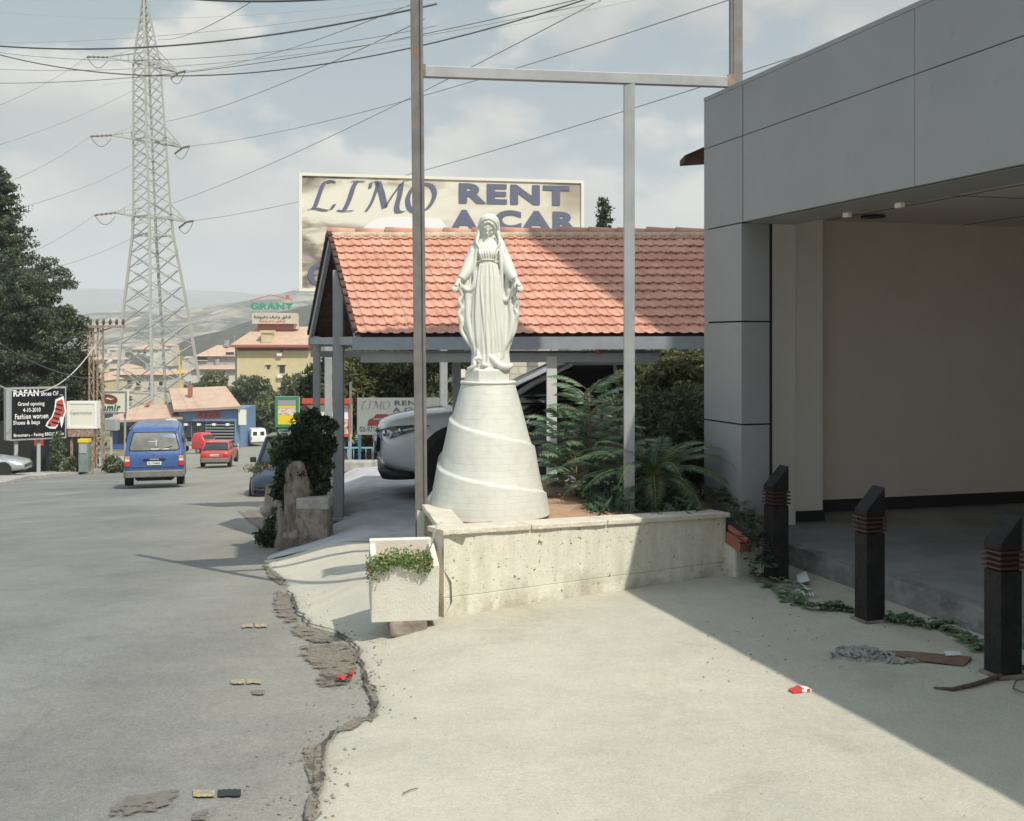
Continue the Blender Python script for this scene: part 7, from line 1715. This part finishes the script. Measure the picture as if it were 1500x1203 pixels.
hill('quarry_hill', 'hill_mid', [(-900, 480), (-100, 470), (120, 468), (200, 462), (270, 458), (330, 456), (370, 448), (410, 440), (470, 428), (560, 420), (700, 420), (1500, 430)], 2600, 1300, 545, 20, 5)
hill('wooded_ridge', 'hill_near', [(-300, 540), (60, 536), (200, 540), (265, 520), (300, 512), (345, 492), (395, 472), (430, 462), (480, 450), (620, 440), (900, 440), (1500, 440)], 1150, 500, 560, 10, 9)

# haze: one even box of air round everything
def haze():
    g = MB(); g.box((0, 3000, 195), (19000, 14000, 650)); m = bpy.data.materials.new('air_haze'); m.use_nodes = True; N = m.node_tree.nodes; N.remove(N['Principled BSDF'])
    v = N.new('ShaderNodeVolumePrincipled'); v.inputs['Color'].default_value = (.88, .91, .95, 1); v.inputs['Density'].default_value = .00027; v.inputs['Anisotropy'].default_value = .0
    m.node_tree.links.new(v.outputs[0], N['Material Output'].inputs['Volume']); o = obj('haze', g, m); o['kind'] = 'stuff'
haze()

# ------------------------------------------------------------------ sky, sun, camera
W = bpy.data.worlds.new('World'); sc.world = W; W.use_nodes = True
N = W.node_tree.nodes; L = W.node_tree.links; bg = N['Background']; bg.inputs['Strength'].default_value = .10
sky = N.new('ShaderNodeTexSky'); sky.sky_type = 'NISHITA'; sky.sun_disc = False
el = math.asin(SUN.z); az = math.atan2(SUN.x, SUN.y); sky.sun_elevation = el; sky.sun_rotation = az; sky.air_density = 1.2; sky.dust_density = 2.5; sky.ozone_density = 1.
tc = N.new('ShaderNodeTexCoord'); sep = N.new('ShaderNodeSeparateXYZ'); L.new(tc.outputs['Generated'], sep.inputs[0])
# project the view direction on a cloud layer
mz = N.new('ShaderNodeMath'); mz.operation = 'MAXIMUM'; mz.inputs[1].default_value = .0; L.new(sep.outputs['Z'], mz.inputs[0])
az_ = N.new('ShaderNodeMath'); az_.operation = 'ADD'; az_.inputs[1].default_value = .16; L.new(mz.outputs[0], az_.inputs[0])
dx = N.new('ShaderNodeMath'); dx.operation = 'DIVIDE'; L.new(sep.outputs['X'], dx.inputs[0]); L.new(az_.outputs[0], dx.inputs[1])
dy = N.new('ShaderNodeMath'); dy.operation = 'DIVIDE'; L.new(sep.outputs['Y'], dy.inputs[0]); L.new(az_.outputs[0], dy.inputs[1])
cb = N.new('ShaderNodeMapping'); cb.inputs['Scale'].default_value = (1, 1, 1.9); L.new(tc.outputs['Generated'], cb.inputs['Vector'])
def nz(scale, detail, loc, rough=.55):
    mp = N.new('ShaderNodeMapping'); mp.inputs['Location'].default_value = loc; L.new(cb.outputs[0], mp.inputs['Vector'])
    n = N.new('ShaderNodeTexNoise'); n.inputs['Scale'].default_value = scale; n.inputs['Detail'].default_value = detail; n.inputs['Roughness'].default_value = rough; L.new(mp.outputs[0], n.inputs['Vector']); return n.outputs['Fac']
def mrange(src, a, b_, lo=0., hi=1., smooth=False):
    r = N.new('ShaderNodeMapRange'); r.inputs['From Min'].default_value = a; r.inputs['From Max'].default_value = b_; r.inputs['To Min'].default_value = lo; r.inputs['To Max'].default_value = hi
    if smooth: r.interpolation_type = 'SMOOTHSTEP'
    L.new(src, r.inputs['Value']); return r.outputs[0]
def mth(op, a, b_):
    m_ = N.new('ShaderNodeMath'); m_.operation = op
    for k, q in ((0, a), (1, b_)):
        if isinstance(q, (int, float)): m_.inputs[k].default_value = q
        else: L.new(q, m_.inputs[k])
    return m_.outputs[0]
CL = (2.35, 4.1, 1.7)
n1 = nz(4.6, 12, CL, .56); n1b = nz(4.6, 5, (CL[0]-.016, CL[1], CL[2]+.050), .5); n1c = nz(4.6, 5, CL, .5)
dens = mth('ADD', mth('ADD', n1, mrange(sep.outputs['Z'], .30, .12, -.115, .09)), mrange(sep.outputs['X'], -.10, .16, -.01, .13))
mask = mrange(dens, .485, .575, 0, 1, True)
hz = mrange(sep.outputs['Z'], .09, .0)

mxm = N.new('ShaderNodeMath'); mxm.operation = 'MAXIMUM'; L.new(mask, mxm.inputs[0]); L.new(hz, mxm.inputs[1])
lit = mth('ADD', mth('MULTIPLY', mth('SUBTRACT', n1c, n1b), 3.2), mth('ADD', mth('MULTIPLY', nz(9., 8, (1, 2, 3), .6), .9), mrange(dens, .52, .74, .22, -.16)))
cr = N.new('ShaderNodeValToRGB'); cr.color_ramp.elements[0].position = .28; cr.color_ramp.elements[1].position = .86
cr.color_ramp.elements[0].color = (3.15, 3.3, 3.35, 1); cr.color_ramp.elements[1].color = (5.7, 5.5, 5.1, 1); L.new(lit, cr.inputs['Fac'])
mix = N.new('ShaderNodeMix'); mix.data_type = 'RGBA'; L.new(mxm.outputs[0], mix.inputs['Factor']); 
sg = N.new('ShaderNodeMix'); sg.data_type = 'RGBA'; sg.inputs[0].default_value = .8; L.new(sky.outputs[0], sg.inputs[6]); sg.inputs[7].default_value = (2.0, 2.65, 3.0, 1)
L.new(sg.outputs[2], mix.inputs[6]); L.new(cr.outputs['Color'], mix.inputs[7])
up = N.new('ShaderNodeMapRange'); up.inputs['From Min'].default_value = .30; up.inputs['From Max'].default_value = .60; up.inputs['To Min'].default_value = .97; up.inputs['To Max'].default_value = 1.8; L.new(sep.outputs['Z'], up.inputs['Value'])  # brightens the sky overhead, out of view, to fill the shade
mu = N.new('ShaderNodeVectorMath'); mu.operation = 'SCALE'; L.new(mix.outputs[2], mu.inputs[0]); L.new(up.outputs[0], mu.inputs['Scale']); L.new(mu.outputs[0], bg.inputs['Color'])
sl = bpy.data.lights.new('sun', 'SUN'); sl.energy = 3.35; sl.angle = R(.55); sl.color = (1., .95, .83); so = bpy.data.objects.new('sun', sl); COL.objects.link(so)
so.rotation_euler = SUN.to_track_quat('Z', 'Y').to_euler()
cam = bpy.data.cameras.new('camera'); co = bpy.data.objects.new('camera', cam); COL.objects.link(co); co.location = (0, 0, CH); co.rotation_euler = (R(90), 0, 0)
cam.sensor_width = 36; cam.lens = 36*F/1500; cam.shift_y = -101.5/1500; cam.clip_end = 30000; cam.clip_start = .05; sc.camera = co
sc.view_settings.view_transform = 'Standard'; sc.view_settings.look = 'None'; sc.view_settings.exposure = 0.50; sc.view_settings.gamma = 1.
try: sc.cycles.volume_bounces = 1; sc.cycles.diffuse_bounces = 7; sc.cycles.max_bounces = 8; sc.cycles.transparent_max_bounces = 8
except Exception: pass
